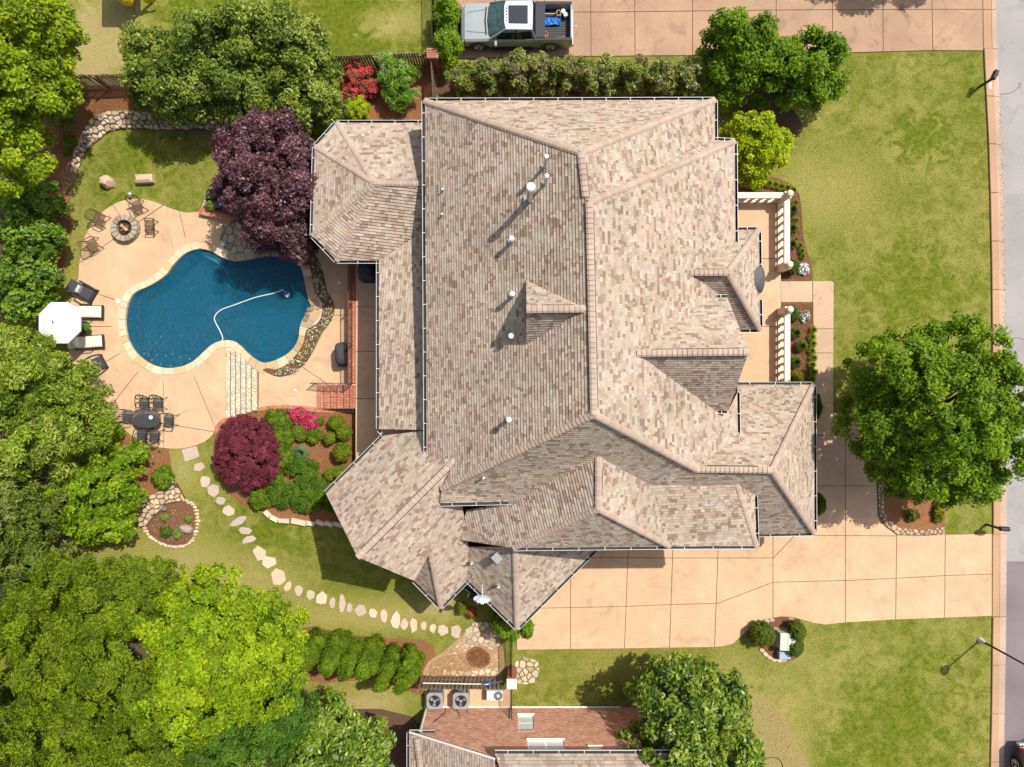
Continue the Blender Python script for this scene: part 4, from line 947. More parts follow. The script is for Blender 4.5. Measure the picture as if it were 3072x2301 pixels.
# cream balustrades round the front porch
def balustrade(a, b, label, ends, z0=PZ):
    a, b = Vector((*a, z0)), Vector((*b, z0)); L = (b-a).length; t = (b-a)/L; r = thing('balustrade', label, 'balustrade', a, math.atan2(t.y, t.x))
    part('plinth', MB().bbox((L/2,0,-.08), (L,.30,.34), 0, .02), M_limest, r); part('handrail', MB().bbox((L/2,0,.92), (L,.31,.13), 0, .03), M_limest, r)
    prof = [(.06,.09),(.075,.12),(.05,.16),(.085,.30),(.095,.38),(.07,.52),(.045,.66),(.06,.74),(.08,.78),(.08,.86)]
    bal = MB().lathe((0,0,0), prof, 10).mesh('baluster', M_limest, True); n = int(L/.42)
    for i in range(n):
        o = bpy.data.objects.new('baluster', bal); C.objects.link(o); o.parent = r; o.location = ((i+.6)*L/n, 0, 0)
    for e in ends:
        x = L*e; part('pedestal', MB().bbox((x,0,.42), (.36,.36,1.34), 0, .03), M_limest, r); part('ball_finial', MB().lathe((x,0,1.09), [(.12,0),(.08,.04),(.16,.13),(.19,.22),(.15,.33),(.04,.39)], 14), M_limest, r, True)
    return r
z_ = PZ
balustrade(W2(2341,600,z_), W2(2170,600,z_), 'short cream stone balustrade across the north end of the front porch', [0])
balustrade(W2(2340,610,z_), W2(2340,806,z_), 'long cream balustrade facing the lawn, north of the front entrance gap', [1])
balustrade(W2(2341,936,z_), W2(2341,1150,z_), 'long cream balustrade facing the lawn, south of the front entrance gap', [0])

# ---------------- outdoor furniture round the pool
def wire_chair(label, x, y, rz, group):
    t = thing('wire_chair', label, 'chair', W(x, y, .05), rz, group)
    for sx in (-1, 1):
        part('leg', MB().tube([(sx*.24,-.22,0),(sx*.25,-.20,.42),(sx*.27,-.18,.62),(sx*.27,.18,.62),(sx*.25,.24,.42),(sx*.27,.26,0)], .022, 5), M_bronze, t)
    s = MB()
    for k in range(7): s.box((0,-.2+.07*k,.42), (.48,.045,.012))
    for k in range(5): s.box((-.2+.1*k,0,.425), (.02,.44,.012))
    part('seat', s, M_bronze, t); bk = MB()
    for k in range(6):
        xx = -.2+.08*k; bk.tube([(xx,-.22,.43),(xx*1.05,-.30,.70),(xx*.9,-.36,.95-.10*abs(xx)/.2)], .014, 4)
    bk.tube([(-.24,-.22,.43),(-.26,-.30,.7),(-.2,-.36,.88),(0,-.38,.98),(.2,-.36,.88),(.26,-.30,.7),(.24,-.22,.43)], .022, 5)
    part('backrest', bk, M_bronze, t); t.scale = (1.12, 1.12, 1.05); return t
g4 = 'wire chairs round the fire pit'
wire_chair('bronze wire chair above the fire pit, nearest the upper lawn', 424, 623, math.radians(205), g4); wire_chair('bronze wire chair on the upper left of the fire pit beside the patio rim', 311, 661, math.radians(-118), g4)
wire_chair('bronze wire chair right of the fire pit', 462, 681, math.radians(92), g4); wire_chair('bronze wire chair lower left of the fire pit', 290, 737, math.radians(-62), g4)
pit = thing('fire_pit', 'round stone fire pit with charred logs inside', 'fire pit', W(383, 688, .05)); rb = random.Random(2)
for crs in range(2):
    for k in range(15):
        a0, a1 = 2*math.pi*(k + .5*crs)/15 + .02, 2*math.pi*(k + 1 + .5*crs)/15 - .02; ro, ri = .70, .42
        q = [(ro*math.cos(a0), ro*math.sin(a0)), (ro*math.cos((a0+a1)/2)*1.02, ro*math.sin((a0+a1)/2)*1.02), (ro*math.cos(a1), ro*math.sin(a1)), (ri*math.cos(a1), ri*math.sin(a1)), (ri*math.cos(a0), ri*math.sin(a0))]
        c = rb.choice([(.28,.22,.15),(.33,.27,.19),(.24,.18,.12),(.30,.25,.2)]); part('stone', MB().prism(q, .21*crs, .21*crs + .20 + rb.uniform(-.01,.015), bev=.02, col=c), M_stone, pit)
part('ash_bed', MB().lathe((0,0,0), [(.44,0),(.44,.16),(.2,.2)], 14), mat('ash', (.035,.028,.024), .98, .5, 18, bump=.8), pit)
for i, (a, z, c) in enumerate(((.5,.27,M_wood),(-.5,.30,mat('pale split log', (.50,.36,.22), .9, .2, 9)),(1.4,.24,M_bark),(-.9,.36,mat('orange split log', (.50,.25,.08), .9, .2, 9)))):
    part('log', MB().tube([(-.26*math.cos(a), -.26*math.sin(a), z-.03), (.22*math.cos(a), .22*math.sin(a), z+.04)], .05, 7), c, pit)
def lounge_chair(label, x, y, rz, arms=True):
    t = thing('lounge_chair', label, 'lounge chair', W(x, y, .05), rz, 'dark wicker lounge chairs on the pool patio')
    part('seat', MB().bbox((.12,0,.30), (.72,.62,.16), 0, .04), M_charc, t)
    b = MB(); R = Matrix.Translation((-.42,0,.55)) @ Matrix.Rotation(math.radians(28), 4, 'Y'); b.box(None, (.62,.60,.11), M=R @ Matrix.Rotation(math.radians(0),4,'Z')); part('backrest', b, M_charc, t)
    for s in (-1, 1): part('armrest', MB().tube([(-.35,s*.34,.2),(-.3,s*.40,.58),(.25,s*.42,.56),(.50,s*.38,.38),(.52,s*.36,.05)], .05, 6), M_wick, t)
    part('base', MB().bbox((.1,0,.13), (.86,.66,.2), 0, .03), M_wick, t); part('pillow', MB().bbox((-.18,0,.52), (.16,.40,.34), 0, .07), M_pillow, t); return t
lounge_chair('dark wicker lounge chair with a patterned pillow, above the white umbrella', 262, 876, math.radians(-30)); lounge_chair('dark wicker lounge chair with a white pillow, below the white loungers', 291, 1097, math.radians(28))
def sun_lounger(label, x, y, rz):
    t = thing('sun_lounger', label, 'sun lounger', W(x, y, .05), rz, 'cream sun loungers under the umbrella'); part('frame', MB().bbox((0,0,.22), (1.55,.70,.12), 0, .02), M_wick, t)
    part('mattress', MB().bbox((.20,0,.34), (1.12,.60,.13), 0, .045), M_cushion, t); b = MB(); R = Matrix.Translation((-.62,0,.47)) @ Matrix.Rotation(math.radians(24), 4, 'Y'); b.box(None, (.62,.60,.11), M=R); part('backrest', b, M_cushion, t)
    part('pillow', MB().bbox((-.50,0,.60), (.24,.46,.13), 0, .05), M_canvas, t)
    for sx in (-.65,.65):
        for sy in (-.3,.3): part('leg', MB().box((sx,sy,.08), (.06,.06,.16)), M_wick, t)
    for s in (-1, 1): part('armrest', MB().tube([(-.35,s*.36,.25),(-.32,s*.38,.50),(.15,s*.38,.48),(.2,s*.37,.25)], .03, 5), M_wick, t)
    part('foot_frame', MB().box((.79,0,.26), (.05,.72,.16)), M_wick, t); return t
sun_lounger('cream sun lounger half under the umbrella, the upper of the two', 272, 937, math.radians(-1)); sun_lounger('cream sun lounger with a folded towel, below the potted side table', 274, 1027, math.radians(4))
t = thing('side_table', 'small dark square table between the two cream loungers', 'table', W(265, 988, .05)); part('tabletop', MB().bbox((0,0,.42), (.40,.44,.05), 0, .01), M_wick, t)
for sx in (-.16,.16):
    for sy in (-.18,.18): part('leg', MB().box((sx,sy,.2), (.04,.04,.4)), M_wick, t)
t = thing('umbrella', 'big white octagonal patio umbrella shading the cream loungers', 'umbrella', (W(174,968,2.3).x, W(174,968,2.3).y, .05))
part('pole', MB().lathe((0,0,0), [(.028,0),(.028,2.62)], 8), M_lgray, t); part('base_stand', MB().lathe((0,0,0), [(.28,0),(.28,.06),(.05,.10)], 14), M_black, t); cn = MB(); K = 8; rad = 1.12
cn.v = [(0,0,2.62)] + [(.5*rad*math.cos(2*math.pi*k/K+.39), .5*rad*math.sin(2*math.pi*k/K+.39), 2.44) for k in range(K)] + [(rad*math.cos(2*math.pi*k/K+.39), rad*math.sin(2*math.pi*k/K+.39), 2.15) for k in range(K)] + [(rad*math.cos(2*math.pi*k/K+.39), rad*math.sin(2*math.pi*k/K+.39), 2.02) for k in range(K)]
for k in range(K):
    j = (k+1) % K; cn.f += [(0,1+k,1+j),(1+k,1+K+k,1+K+j,1+j),(1+K+k,1+2*K+k,1+2*K+j,1+K+j)]; cn.m += [0]*3; cn.c += [None]*3
part('canopy', cn, M_canvas, t); part('finial', MB().lathe((0,0,2.62), [(.03,0),(.045,.05),(.01,.12)], 8), M_black, t)
for k in range(K): a = 2*math.pi*k/K+.39; part('rib', MB().tube([(0,0,2.58),(rad*.98*math.cos(a), rad*.98*math.sin(a), 2.12)], .012, 4), M_lgray, t)
# dining set
t = thing('patio_table', 'oval black slatted iron dining table on the lower patio', 'table', W(459, 1253, .05), math.radians(-4)); tp = MB(); rx_, ry_ = .76, .49
for k in range(-15, 16):
    y = k*.031; x = rx_*math.sqrt(max(0, 1-(abs(y)/ry_)**2.4)); tp.box((0,y,.72), (2*x,.024,.02)) if x > .05 else None
part('tabletop', tp, M_charc, t); rim = [(rx_*math.copysign(abs(math.cos(a))**.83, math.cos(a)), ry_*math.copysign(abs(math.sin(a))**.83, math.sin(a)), .72) for a in [2*math.pi*k/28 for k in range(29)]]; part('rim', MB().tube(rim, .016, 5), M_black, t)
for sx in (-.5,.5):
    for sy in (-.28,.28): part('leg', MB().tube([(sx,sy,.71),(sx*.8,sy*.8,.4),(sx*1.05,sy*1.05,0)], .018, 5), M_black, t)
p = W(455, 1252, .78); t = thing('table_lantern', 'small white flower bowl in the middle of the black patio table', 'centrepiece', p); part('bowl', MB().lathe((0,0,0), [(.05,0),(.10,.05),(.11,.10)], 10), M_lgray, t); fl = MB()
for k in range(9): fl.lathe((.05*math.cos(k*2.4)*(k>0), .05*math.sin(k*2.4)*(k>0), .09), [(.02,0),(.035,.03),(.01,.05)], 6)
part('flowers', fl, M_canvas, t)
def iron_chair(label, x, y, rz):
    t = thing('iron_chair', label, 'chair', W(x, y, .05), rz, 'black iron chairs round the patio table'); s = MB()
    for k in range(9): s.box((-.20+.05*k,0,.43), (.034,.42,.014))
    s.tube([(.22*math.cos(a), .22*math.sin(a), .43) for a in [2*math.pi*k/14 for k in range(15)]], .013, 5); part('seat', s, M_charc, t); b = MB()
    arc = [(-.25,-.16,.46),(-.26,-.26,.70),(-.15,-.34,.86),(0,-.37,.90),(.15,-.34,.86),(.26,-.26,.70),(.25,-.16,.46)]; b.tube(arc, .024, 5)
    for xx in (-.14,-.05,.05,.14): b.tube([(xx,-.21,.44),(xx,-.30,.68),(xx*.7,-.36,.87)], .014, 4)
    t.scale = (1.22, 1.22, 1.12); part('backrest', b, M_black, t)
    for sx in (-1, 1):
        part('armrest', MB().tube([(sx*.26,-.26,.68),(sx*.29,-.05,.66),(sx*.27,.17,.63),(sx*.24,.20,.44)], .019, 5), M_black, t)
        for sy in (-1, 1): part('leg', MB().tube([(sx*.19,sy*.18,.43),(sx*.21,sy*.22,.2),(sx*.24,sy*.27,0)], .013, 5), M_black, t)
    return t
for x, y, a, l in ((446,1209,180,'black iron chair at the top left of the patio table'),(487,1209,180,'black iron chair at the top right of the patio table'),(440,1302,-6,'black iron chair at the bottom left of the patio table'),(477,1304,-6,'black iron chair at the bottom right of the patio table'),(396,1247,-95,'black iron chair at the left end of the oval patio table'),(520,1258,85,'black iron chair at the right end of the oval patio table')): iron_chair(l, x, y, math.radians(a))
# covered grills
def cover(label, x, y, z, dx, dy, h, rz, seed):
    t = thing('grill_cover', label, 'grill', W(x, y, z), rz); rg = random.Random(seed); mb = MB(); K = 18; lev = [(1.0,0),(1.0,.35),(.97,.62),(.86,.86),(.55,1.0),(.1,1.03)]
    for f, zz in lev:
        for k in range(K):
            a = 2*math.pi*k/K; c, s = math.cos(a), math.sin(a); q = (abs(c)**5+abs(s)**5)**(-.2); w_ = 1 + rg.uniform(-.05,.05)
            mb.v.append((dx/2*c*q*f*w_, dy/2*s*q*f*w_, h*zz*(1+rg.uniform(-.015,.015))))
    for i in range(len(lev)-1):
        for k in range(K): j = (k+1)%K; mb.f.append((i*K+k,i*K+j,(i+1)*K+j,(i+1)*K+k)); mb.m.append(0); mb.c.append(None)
    mb.f.append(tuple((len(lev)-1)*K+k for k in range(K))); mb.m.append(0); mb.c.append(None); part('cover', mb, M_charc, t, True); part('side_handle', MB().tube([(dx/2,-.12,h*.55),(dx/2+.06,0,h*.57),(dx/2,.12,h*.55)], .015, 5), M_black, t); return t
cover('charcoal covered grill on the pool patio against the brick terrace wall', 1032, 1064, .05, .56, 1.25, 1.12, math.radians(3), 3); cover('large black covered grill in the shade under the house eave on the terrace', 1110, 822, TZ, 1.0, .95, 1.15, 0, 4)
# pool hose and cleaner
hs = [(851,869),(843,872),(815,881),(772,890.5),(735,903),(700,916),(678,923),(663,930),(652,938),(645,948),(643,958),(648,970),(656,985),(663,999),(667,1010),(670,1023)]
t = thing('pool_hose', 'white floating vacuum hose curving across the pool', 'pool hose', (0,0,0)); hp = [W(x, y, -.10) for x, y in smooth(hs, 4)]; hp[-1].z = .09; hp[-2].z = .04; part('hose', MB().tube(hp, .024, 6), M_white, t)
t = thing('pool_cleaner', 'blue and white pool cleaner head at the end of the hose', 'pool cleaner', W(858, 878, -.12)); part('body', MB().bbox((0,0,-.02), (.28,.24,.14), .4, .05), M_blue, t); part('wing', MB().lathe((.05,-.1,-.02), [(.16,0),(.15,.03)], 10), M_lgray, t)
for i, (x, y) in enumerate(((400,588),(488,1408),(525,1442),(1003,1250))):
    t = thing('path_light', ('small silver path light at the upper rim of the patio by the fire pit','white path light in the straw bed below the patio','white path light above the rock bank','white path light in the bed right of the pink azalea')[i], 'garden light', W(x, y, .02)); part('stake', MB().lathe((0,0,0), [(.012,0),(.012,.34)], 6), M_black, t); part('lamp_head', MB().lathe((0,0,.34), [(.03,0),(.10,.03),(.03,.09)], 10), M_lgray, t)

# ---------------- planter under the purple tree
pl = thing('brick_planter', 'low brick planter edge with pots at the foot of the purple tree', 'planter', (0,0,0)); pp = WP([(605,640),(628,645),(655,652),(682,661),(704,671)])
for a, b in zip(resample(pp, .09), resample(pp, .09)[1:]): brick(pl, ((a[0]+b[0])/2, (a[1]+b[1])/2, .30), (.076,.24,.09), math.atan2(b[1]-a[1], b[0]-a[0]))
obj('wall_core', MB().prism(offs([*pp, *[(x+.05, y+.2) for x, y in reversed(pp)]], .05), 0, .26), M_brick, pl)
obj('soil', MB().prism(WP([(610,632),(640,560),(660,540),(720,560),(760,640),(705,668),(655,648)]), 0, .22), M_soil, pl)
stones(pl, [(606,632),(622,590),(642,548),(650,552),(632,594),(618,636)], .22, [(.5,.42,.36),(.42,.36,.3)], 4, z0=.02, h=.2, gap=.012)
def pot(label, x, y, z, r, h, m):
    t = thing('flower_pot', label, 'pot', W(x, y, z)); part('pot', MB().lathe((0,0,0), [(r*.6,0),(r*.95,h*.7),(r,h),(r*.86,h),(r*.8,h*.85)], 14), m, t, True); part('soil', MB().lathe((0,0,h*.8), [(r*.82,0),(r*.7,.03)], 10), M_soil, t); return t
pot('teal glazed pot at the brick planter', 634, 586, .22, .20, .34, M_teal); pot('blue pot in the shade of the purple tree', 662, 618, .22, .17, .32, M_blue); pot('tan clay pot beside the potted plant near the loungers', 250, 1000, .05, .09, .2, mat('clay', (.40,.17,.08), .8))

# ---------------- vehicles
def pickup(label, loc, rz, M_body, cover_bed, cargo=False, silver=False):
    """crew-cab pickup, nose towards -x in its own space"""
    t = thing('pickup_truck', label, 'pickup truck', loc, rz); L2 = 2.95; hw = 1.0
    def loft(secs, m, name, close=True):
        mb = MB(); n = len(secs[0])
        for s in secs: mb.v += [tuple(p) for p in s]
        for i in range(len(secs)-1):
            for k in range(n-1): mb.f.append((i*n+k, i*n+k+1, (i+1)*n+k+1, (i+1)*n+k)); mb.m.append(0); mb.c.append(None)
        if close: mb.f.append(tuple(reversed(range(n)))); mb.m.append(0); mb.c.append(None); mb.f.append(tuple((len(secs)-1)*n + k for k in range(n))); mb.m.append(0); mb.c.append(None)
        return part(name, mb, m, t)
    def sec(x, w_, zb, zt, sh=.10): return [(x,-w_+.04,zb),(x,-w_,zb+.25),(x,-w_,zt-sh),(x,-w_+sh,zt-.02),(x,-w_*.45,zt+.012),(x,0,zt+.02),(x,w_*.45,zt+.012),(x,w_-sh,zt-.02),(x,w_,zt-sh),(x,w_,zb+.25),(x,w_-.04,zb)]
    loft([sec(-2.80,.90,.42,.98),sec(-2.62,.97,.38,1.12),sec(-2.2,.99,.38,1.17),sec(-1.35,1.0,.36,1.24),sec(-1.25,1.0,.36,1.26)], M_body, 'body')
    loft([sec(-1.25,1.0,.36,1.22),sec(0.0,1.0,.36,1.22),sec(.98,1.0,.36,1.22)], M_body, 'body')
    # hood: two raised creases
    for s in (-1, 1): part('hood_crease', MB().tube([(-2.55,s*.45,1.135),(-2.3,s*.52,1.175),(-1.5,s*.60,1.245)], .022, 5), M_body, t)
    # bed: open box
    b = MB(); zf, zt = .72, 1.24
    b.box((1.96,0,.56), (1.98,1.98,.30)); b.box((1.96,.93,.95), (1.98,.14,.58)); b.box((1.96,-.93,.95), (1.98,.14,.58)); part('bed_side', b, M_body, t)
    part('tailgate', MB().bbox((2.90,0,.93), (.10,1.86,.62), 0, .03), M_body, t); fl = MB()
    for k in range(13): fl.box((1.95,-.78+.13*k,.735), (1.86,.09,.03))
    fl.box((1.95,0,.72), (1.9,1.72,.02)); part('bed_liner', fl, M_black, t)
    for s in (-1, 1): part('bed_rail_cap', MB().bbox((1.94,s*.93,1.25), (1.98,.15,.03), 0, .01), M_charc, t)
    if cover_bed: part('bed_cover', MB().bbox((1.93,0,1.28), (1.92,1.74,.05), 0, .02), mat('navy vinyl', (.012,.022,.05), .5), t)
    elif cargo: part('bed_cover', MB().bbox((1.28,0,1.27), (.52,1.80,.10), 0, .03), M_charc, t)
    # cab: glasshouse and roof
    def cab(x, w_, z): return [(x,-w_,z),(x,w_,z)]
    A = dict(base=(-1.30,.93,1.21), wt=(-.50,.72,1.86), rt=(.86,.74,1.86), rb=(1.00,.92,1.21)); g = MB()
    bx, bw_, bz = A['base']; tx, tw, tz = A['wt']; rx_, rw, rz_ = A['rt']; ex_, ew, ez = A['rb']
    ws = [(bx-.12,-.70,bz+.01),(bx-.20,0,bz+.02),(bx-.12,.70,bz+.01),(bx,.93,bz),(tx,tw,tz),(tx-.05,0,tz+.03),(tx,-tw,tz),(bx,-.93,bz)]
    g.add(ws, [(0,1,5,6),(1,2,4,5),(7,0,6),(2,3,4)]); part('windshield', g, M_glassdark if not silver else mat('tinted windscreen', (.02,.05,.05), .04, .5, 5, col2=(.05,.09,.085), spec=.9), t)
    for s in (-1, 1):
        q = MB(); q.add([(bx+.10,s*.945,bz+.02),(ex_-.12,s*.945,bz+.02),(rx_-.1,s*(rw+.012),rz_-.06),(tx+.08,s*(tw+.012),tz-.06)], [(0,1,2,3)] if s < 0 else [(3,2,1,0)]); part('side_window', q, M_glassdark, t)
        q = MB(); q.add([(bx,s*.93,bz),(ex_,s*.92,ez),(rx_,s*rw,rz_),(tx,s*tw,tz)], [(0,1,2,3)] if s < 0 else [(3,2,1,0)]); part('door_frame', q, M_body, t)
        part('door_pillar', MB().tube([(.02,s*.955,1.22),(.05,s*(rw+.02),1.83)], .03, 5), M_black, t); part('roof_rail', MB().tube([(bx-.02,s*.94,1.24),(tx,s*(tw+.01),tz-.01),(rx_,s*(rw+.01),rz_-.01),(ex_+.02,s*.93,1.24)], .035, 6), M_body, t)
        for xd in (-.25,.72): part('door_handle', MB().bbox((xd,s*1.01,1.05), (.20,.04,.05), 0, .015), M_steel, t)
        m_ = MB(); m_.bbox((-1.02,s*1.16,1.18), (.14,.26,.20), 0, .04); m_.tube([(-1.02,s*.96,1.18),(-1.02,s*1.1,1.17)], .03, 5); part('mirror', m_, M_body if silver else M_black, t)
        part('running_board', MB().bbox((-.15,s*1.03,.40), (2.2,.14,.06), 0, .02), M_black, t)
        for xw in (-1.92,1.86):
            o = part('wheel', MB(), M_black, t); R = Matrix.Translation((xw, s*.86, .40)) @ Matrix.Rotation(math.pi/2, 4, 'X')
            tb = MB(); K = 20
            for rad, zz in ((.25,.13*s*-1),(.36,.14*s*-1),(.40,.09*s*-1),(.40,-.09*s*-1),(.36,-.14*s*-1)):
                for k in range(K): a = 2*math.pi*k/K; tb.v.append(tuple(R @ Vector((rad*math.cos(a), rad*math.sin(a), zz))))
            for i in range(4):
                for k in range(K): j = (k+1)%K; tb.f.append((i*K+k,i*K+j,(i+1)*K+j,(i+1)*K+k)); tb.m.append(0); tb.c.append(None)
            o.data = tb.mesh('wheel', M_black, True); rimm = MB()
            for k in range(8):
                a = 2*math.pi*k/8; rimm.tube([R @ Vector((.06*math.cos(a), .06*math.sin(a), -.14*s)), R @ Vector((.25*math.cos(a), .25*math.sin(a), -.125*s))], .028, 4)
            rimm.tube([R @ Vector((.26*math.cos(a), .26*math.sin(a), -.125*s)) for a in [2*math.pi*k/18 for k in range(19)]], .022, 4); q = obj('rim', rimm, M_steel); q.parent = o
            ar = [(xw + .50*math.cos(a), s*1.0, .40 + .50*math.sin(a)) for a in [math.pi*k/10 for k in range(11)]]; part('wheel_arch', MB().tube(ar, .05, 5), M_black if not silver else M_charc, t)
        part('headlight', MB().bbox((-2.66,s*.80,.93), (.20,.26,.16), 0, .04), M_lgray, t); part('tail_light', MB().bbox((2.90,s*.955,.98), (.14,.10,.34), 0, .02), mat('red lens', (.45,.012,.012), .25, .1, 9), t)
    rf = MB(); rf.add([(tx-.06,-tw*.6,tz+.035),(tx-.06,tw*.6,tz+.035),(tx+.02,tw,tz),(rx_,rw,rz_),(rx_+.03,rw*.6,rz_+.03),(rx_+.03,-rw*.6,rz_+.03),(rx_,-rw,rz_),(tx+.02,-tw,tz)], [(0,7,6,5,4,3,2,1)][:1]); rf.f = [tuple(reversed(f)) for f in rf.f]; part('roof', rf, M_body if not silver else mat('silver paint roof', (.44,.47,.54), .28, .03, 3, spec=.6), t)
    part('sunroof', MB().bbox((.14,0,1.895), (.98,.92,.02), 0, .01), M_glassdark, t); part('sunroof_bar', MB().box((.12,0,1.908), (.02,.92,.012)), M_black, t)
    for k in range(5): part('roof_light', MB().bbox((-.44,-.32+.16*k,1.892), (.07,.045,.03), 0, .01), M_black, t)
    part('rear_window', MB().add([(ex_+.005,-.80,1.28),(ex_+.005,.80,1.28),(rx_+.05,.66,1.80),(rx_+.05,-.66,1.80)], [(0,1,2,3)]), M_glassdark, t)
    part('front_bumper', MB().bbox((-2.84,0,.52), (.30,1.92,.28), 0, .06), M_black, t); part('grille', MB().bbox((-2.80,0,.84), (.10,1.34,.30), 0, .03), M_black, t)
    part('bull_bar', MB().tube([(-2.86,-.95,.72),(-3.02,-.7,.9),(-3.06,0,.95),(-3.02,.7,.9),(-2.86,.95,.72)], .03, 6), M_black, t)
    part('rear_bumper', MB().bbox((3.0,0,.52), (.16,1.90,.20), 0, .04), M_steel, t); part('tow_hitch', MB().tube([(3.02,.08,.48),(3.2,.08,.48),(3.2,.08,.56)], .035, 6), M_steel, t)
    part('wiper_cowl', MB().tube([(-1.50,-.7,1.25),(-1.56,0,1.27),(-1.50,.7,1.25)], .035, 5), M_black, t)
    part('tailgate_plate', MB().box((2.955,0,.98), (.012,.5,.14)), M_black, t)
    return t
M_silver = mat('silver blue paint', (.40,.44,.50), .25, .04, 3, spec=.6, metal=.35); M_navy = mat('near-black paint', (.02,.025,.03), .22, .05, 3, spec=.7)
tx_, ty_ = .17, 18.75
M_sh = mat('silver paint hood', (.36,.40,.47), .25, .03, 3, spec=.6)
M_grp = mat('grey green pickup paint', (.33,.36,.38), .24, .04, 3, spec=.6, metal=.25)
pickup('silver crew-cab pickup with a sunroof and open tool-filled bed on the upper drive', (tx_, ty_, .05), 0, M_grp, False, True, True)
pickup('black pickup with a red tail light at the bottom right edge of the street', (W(3085,0).x, W(0,2244,.9).y - 2.98, .02), math.radians(-90) + math.pi, M_navy, True)
# things lying in the truck bed
def on_bed(x, y, z=.78): return (tx_ + x, ty_ + y, .05 + z)
t = thing('folded_tarp', 'crumpled bright blue tarpaulin in the bed of the silver pickup', 'tarp', on_bed(1.95,.18)); mb = MB(); rt_ = random.Random(8)
for i in range(9):
    for j in range(5): mb.v.append((-.44+.11*i, -.20+.10*j+rt_.uniform(-.04,.04), .06+rt_.uniform(-.04,.08)))
for i in range(8):
    for j in range(4): a = i*5+j; mb.f.append((a,a+5,a+6,a+1)); mb.m.append(0); mb.c.append(None)
part('sheet', mb, mat('blue tarp', (.015,.13,.45), .5, .2, 10), t); part('rope', MB().tube([(.3,-.2,.12),(.45,0,.16),(.4,.2,.1)], .015, 4), M_black, t)
t = thing('hose_reel', 'orange coiled hose with a handle in the silver pickup bed', 'hose reel', on_bed(1.52,-.55)); part('coil', MB().tube([(.17*math.cos(a)*(1+.02*(k%3)), .17*math.sin(a), .06+.004*k) for k, a in enumerate([2*math.pi*k/14 for k in range(43)])], .022, 5), mat('orange hose', (.55,.12,.05), .5), t); part('hub', MB().lathe((0,0,0), [(.08,0),(.08,.10)], 10), M_gray, t)
t = thing('spirit_level', 'orange and yellow long-handled tool lying beside the hose reel', 'tool', on_bed(2.1,-.68), .06); part('handle', MB().box((0,0,.03), (1.0,.06,.04)), mat('orange handle', (.60,.24,.04), .6), t); part('tool_head', MB().bbox((.4,.02,.05), (.22,.12,.08), 0, .02), M_bronze, t)
t = thing('work_gloves', 'heap of brown rope and cloth in the silver pickup bed', 'rope', on_bed(2.25,.55)); part('rope', MB().tube([(.2*math.cos(k*.9)*(1-k*.02), .14*math.sin(k*.9), .05+.008*k) for k in range(26)], .03, 5), mat('tan rope', (.33,.25,.15), .95), t); part('stick', MB().tube([(-.8,.02,.1),(-.1,0,.12)], .02, 5), M_lgray, t)
for i, (x, y) in enumerate(((2.50,.62),(2.62,.45))):
    t = thing('paint_bucket', ('white bucket','steel bucket')[i] + ' in the rear corner of the silver pickup bed', 'bucket', on_bed(x, y)); part('bucket', MB().lathe((0,0,0), [(.10,0),(.12,.28),(.10,.26)], 12), (M_white, M_lgray)[i], t); part('bail', MB().tube([(-.12,0,.26),(0,.03,.36),(.12,0,.26)], .008, 4), M_black, t)
# ---------------- mailboxes, lamp, utility boxes
def mailbox(label, x, y, rz):
    t = thing('mailbox', label, 'mailbox', W(x, y), rz); part('post', MB().box((0,0,.55), (.10,.10,1.1)), M_black, t); part('arm', MB().box((.22,0,1.02), (.5,.08,.07)), M_black, t); mb = MB()
    pr = [(-.11,0),(-.11,.13)] + [(-.11*math.cos(a), .13+.11*math.sin(a)) for a in [math.pi*k/8 for k in range(1,8)]] + [(.11,.13),(.11,0)]; n = len(pr)
    for xx in (-.05,.40):
        for y_, z_ in pr: mb.v.append((xx, y_, 1.06+z_))
    for k in range(n): j = (k+1)%n; mb.f.append((k,j,n+j,n+k)); mb.m.append(0); mb.c.append(None)
    mb.f += [tuple(reversed(range(n))), tuple(range(n,2*n))]; mb.m += [0,0]; mb.c += [None,None]; part('box', mb, M_black, t); part('door', MB().bbox((.41,0,1.16), (.02,.20,.2), 0, .008), M_charc, t); part('flag', MB().box((.2,-.13,1.22), (.12,.012,.06)), mat('red flag', (.4,.02,.02), .5), t)
    part('brace', MB().tube([(0,0,.7),(.28,0,1.0)], .025, 5), M_black, t); return t
mailbox('black mailbox at the kerb of the upper front lawn', 2936, 262, math.radians(65)); mailbox('black mailbox on an arm over the kerb beside the big front tree', 2958, 1573, math.radians(-2))
lp = W(2940, 1920); t = thing('street_lamp', 'black post-top street lamp leaning out of view beside the lower lawn kerb', 'street lamp', lp)
part('base', MB().lathe((0,0,0), [(.16,0),(.16,.06),(.10,.30),(.07,.42)], 12), M_lgray, t); part('pole', MB().lathe((0,0,.4), [(.055,0),(.042,3.3)], 10), M_iron, t); part('lantern', MB().lathe((0,0,3.65), [(.06,0),(.16,.08),(.22,.42),(.26,.48),(.10,.66),(.02,.78)], 10), M_iron, t)
p = W(2347, 1911); t = thing('transformer_box', 'pale green utility transformer box between clipped shrubs', 'utility box', p, math.radians(-2)); part('cabinet', MB().bbox((0,0,.36), (.80,.86,.72), 0, .02), mat('pale green enamel', (.36,.42,.34), .5, .05), t)
for s in (-1, 1): part('lid', MB().bbox((s*.205,0,.745), (.40,.92,.05), 0, .012), mat('pale lid', (.42,.48,.40), .5, .05), t)
part('pad', MB().bbox((0,0,.03), (1.0,1.05,.1), 0, .02), M_kerb, t); part('lock', MB().box((0,-.45,.45), (.08,.06,.12)), M_steel, t)
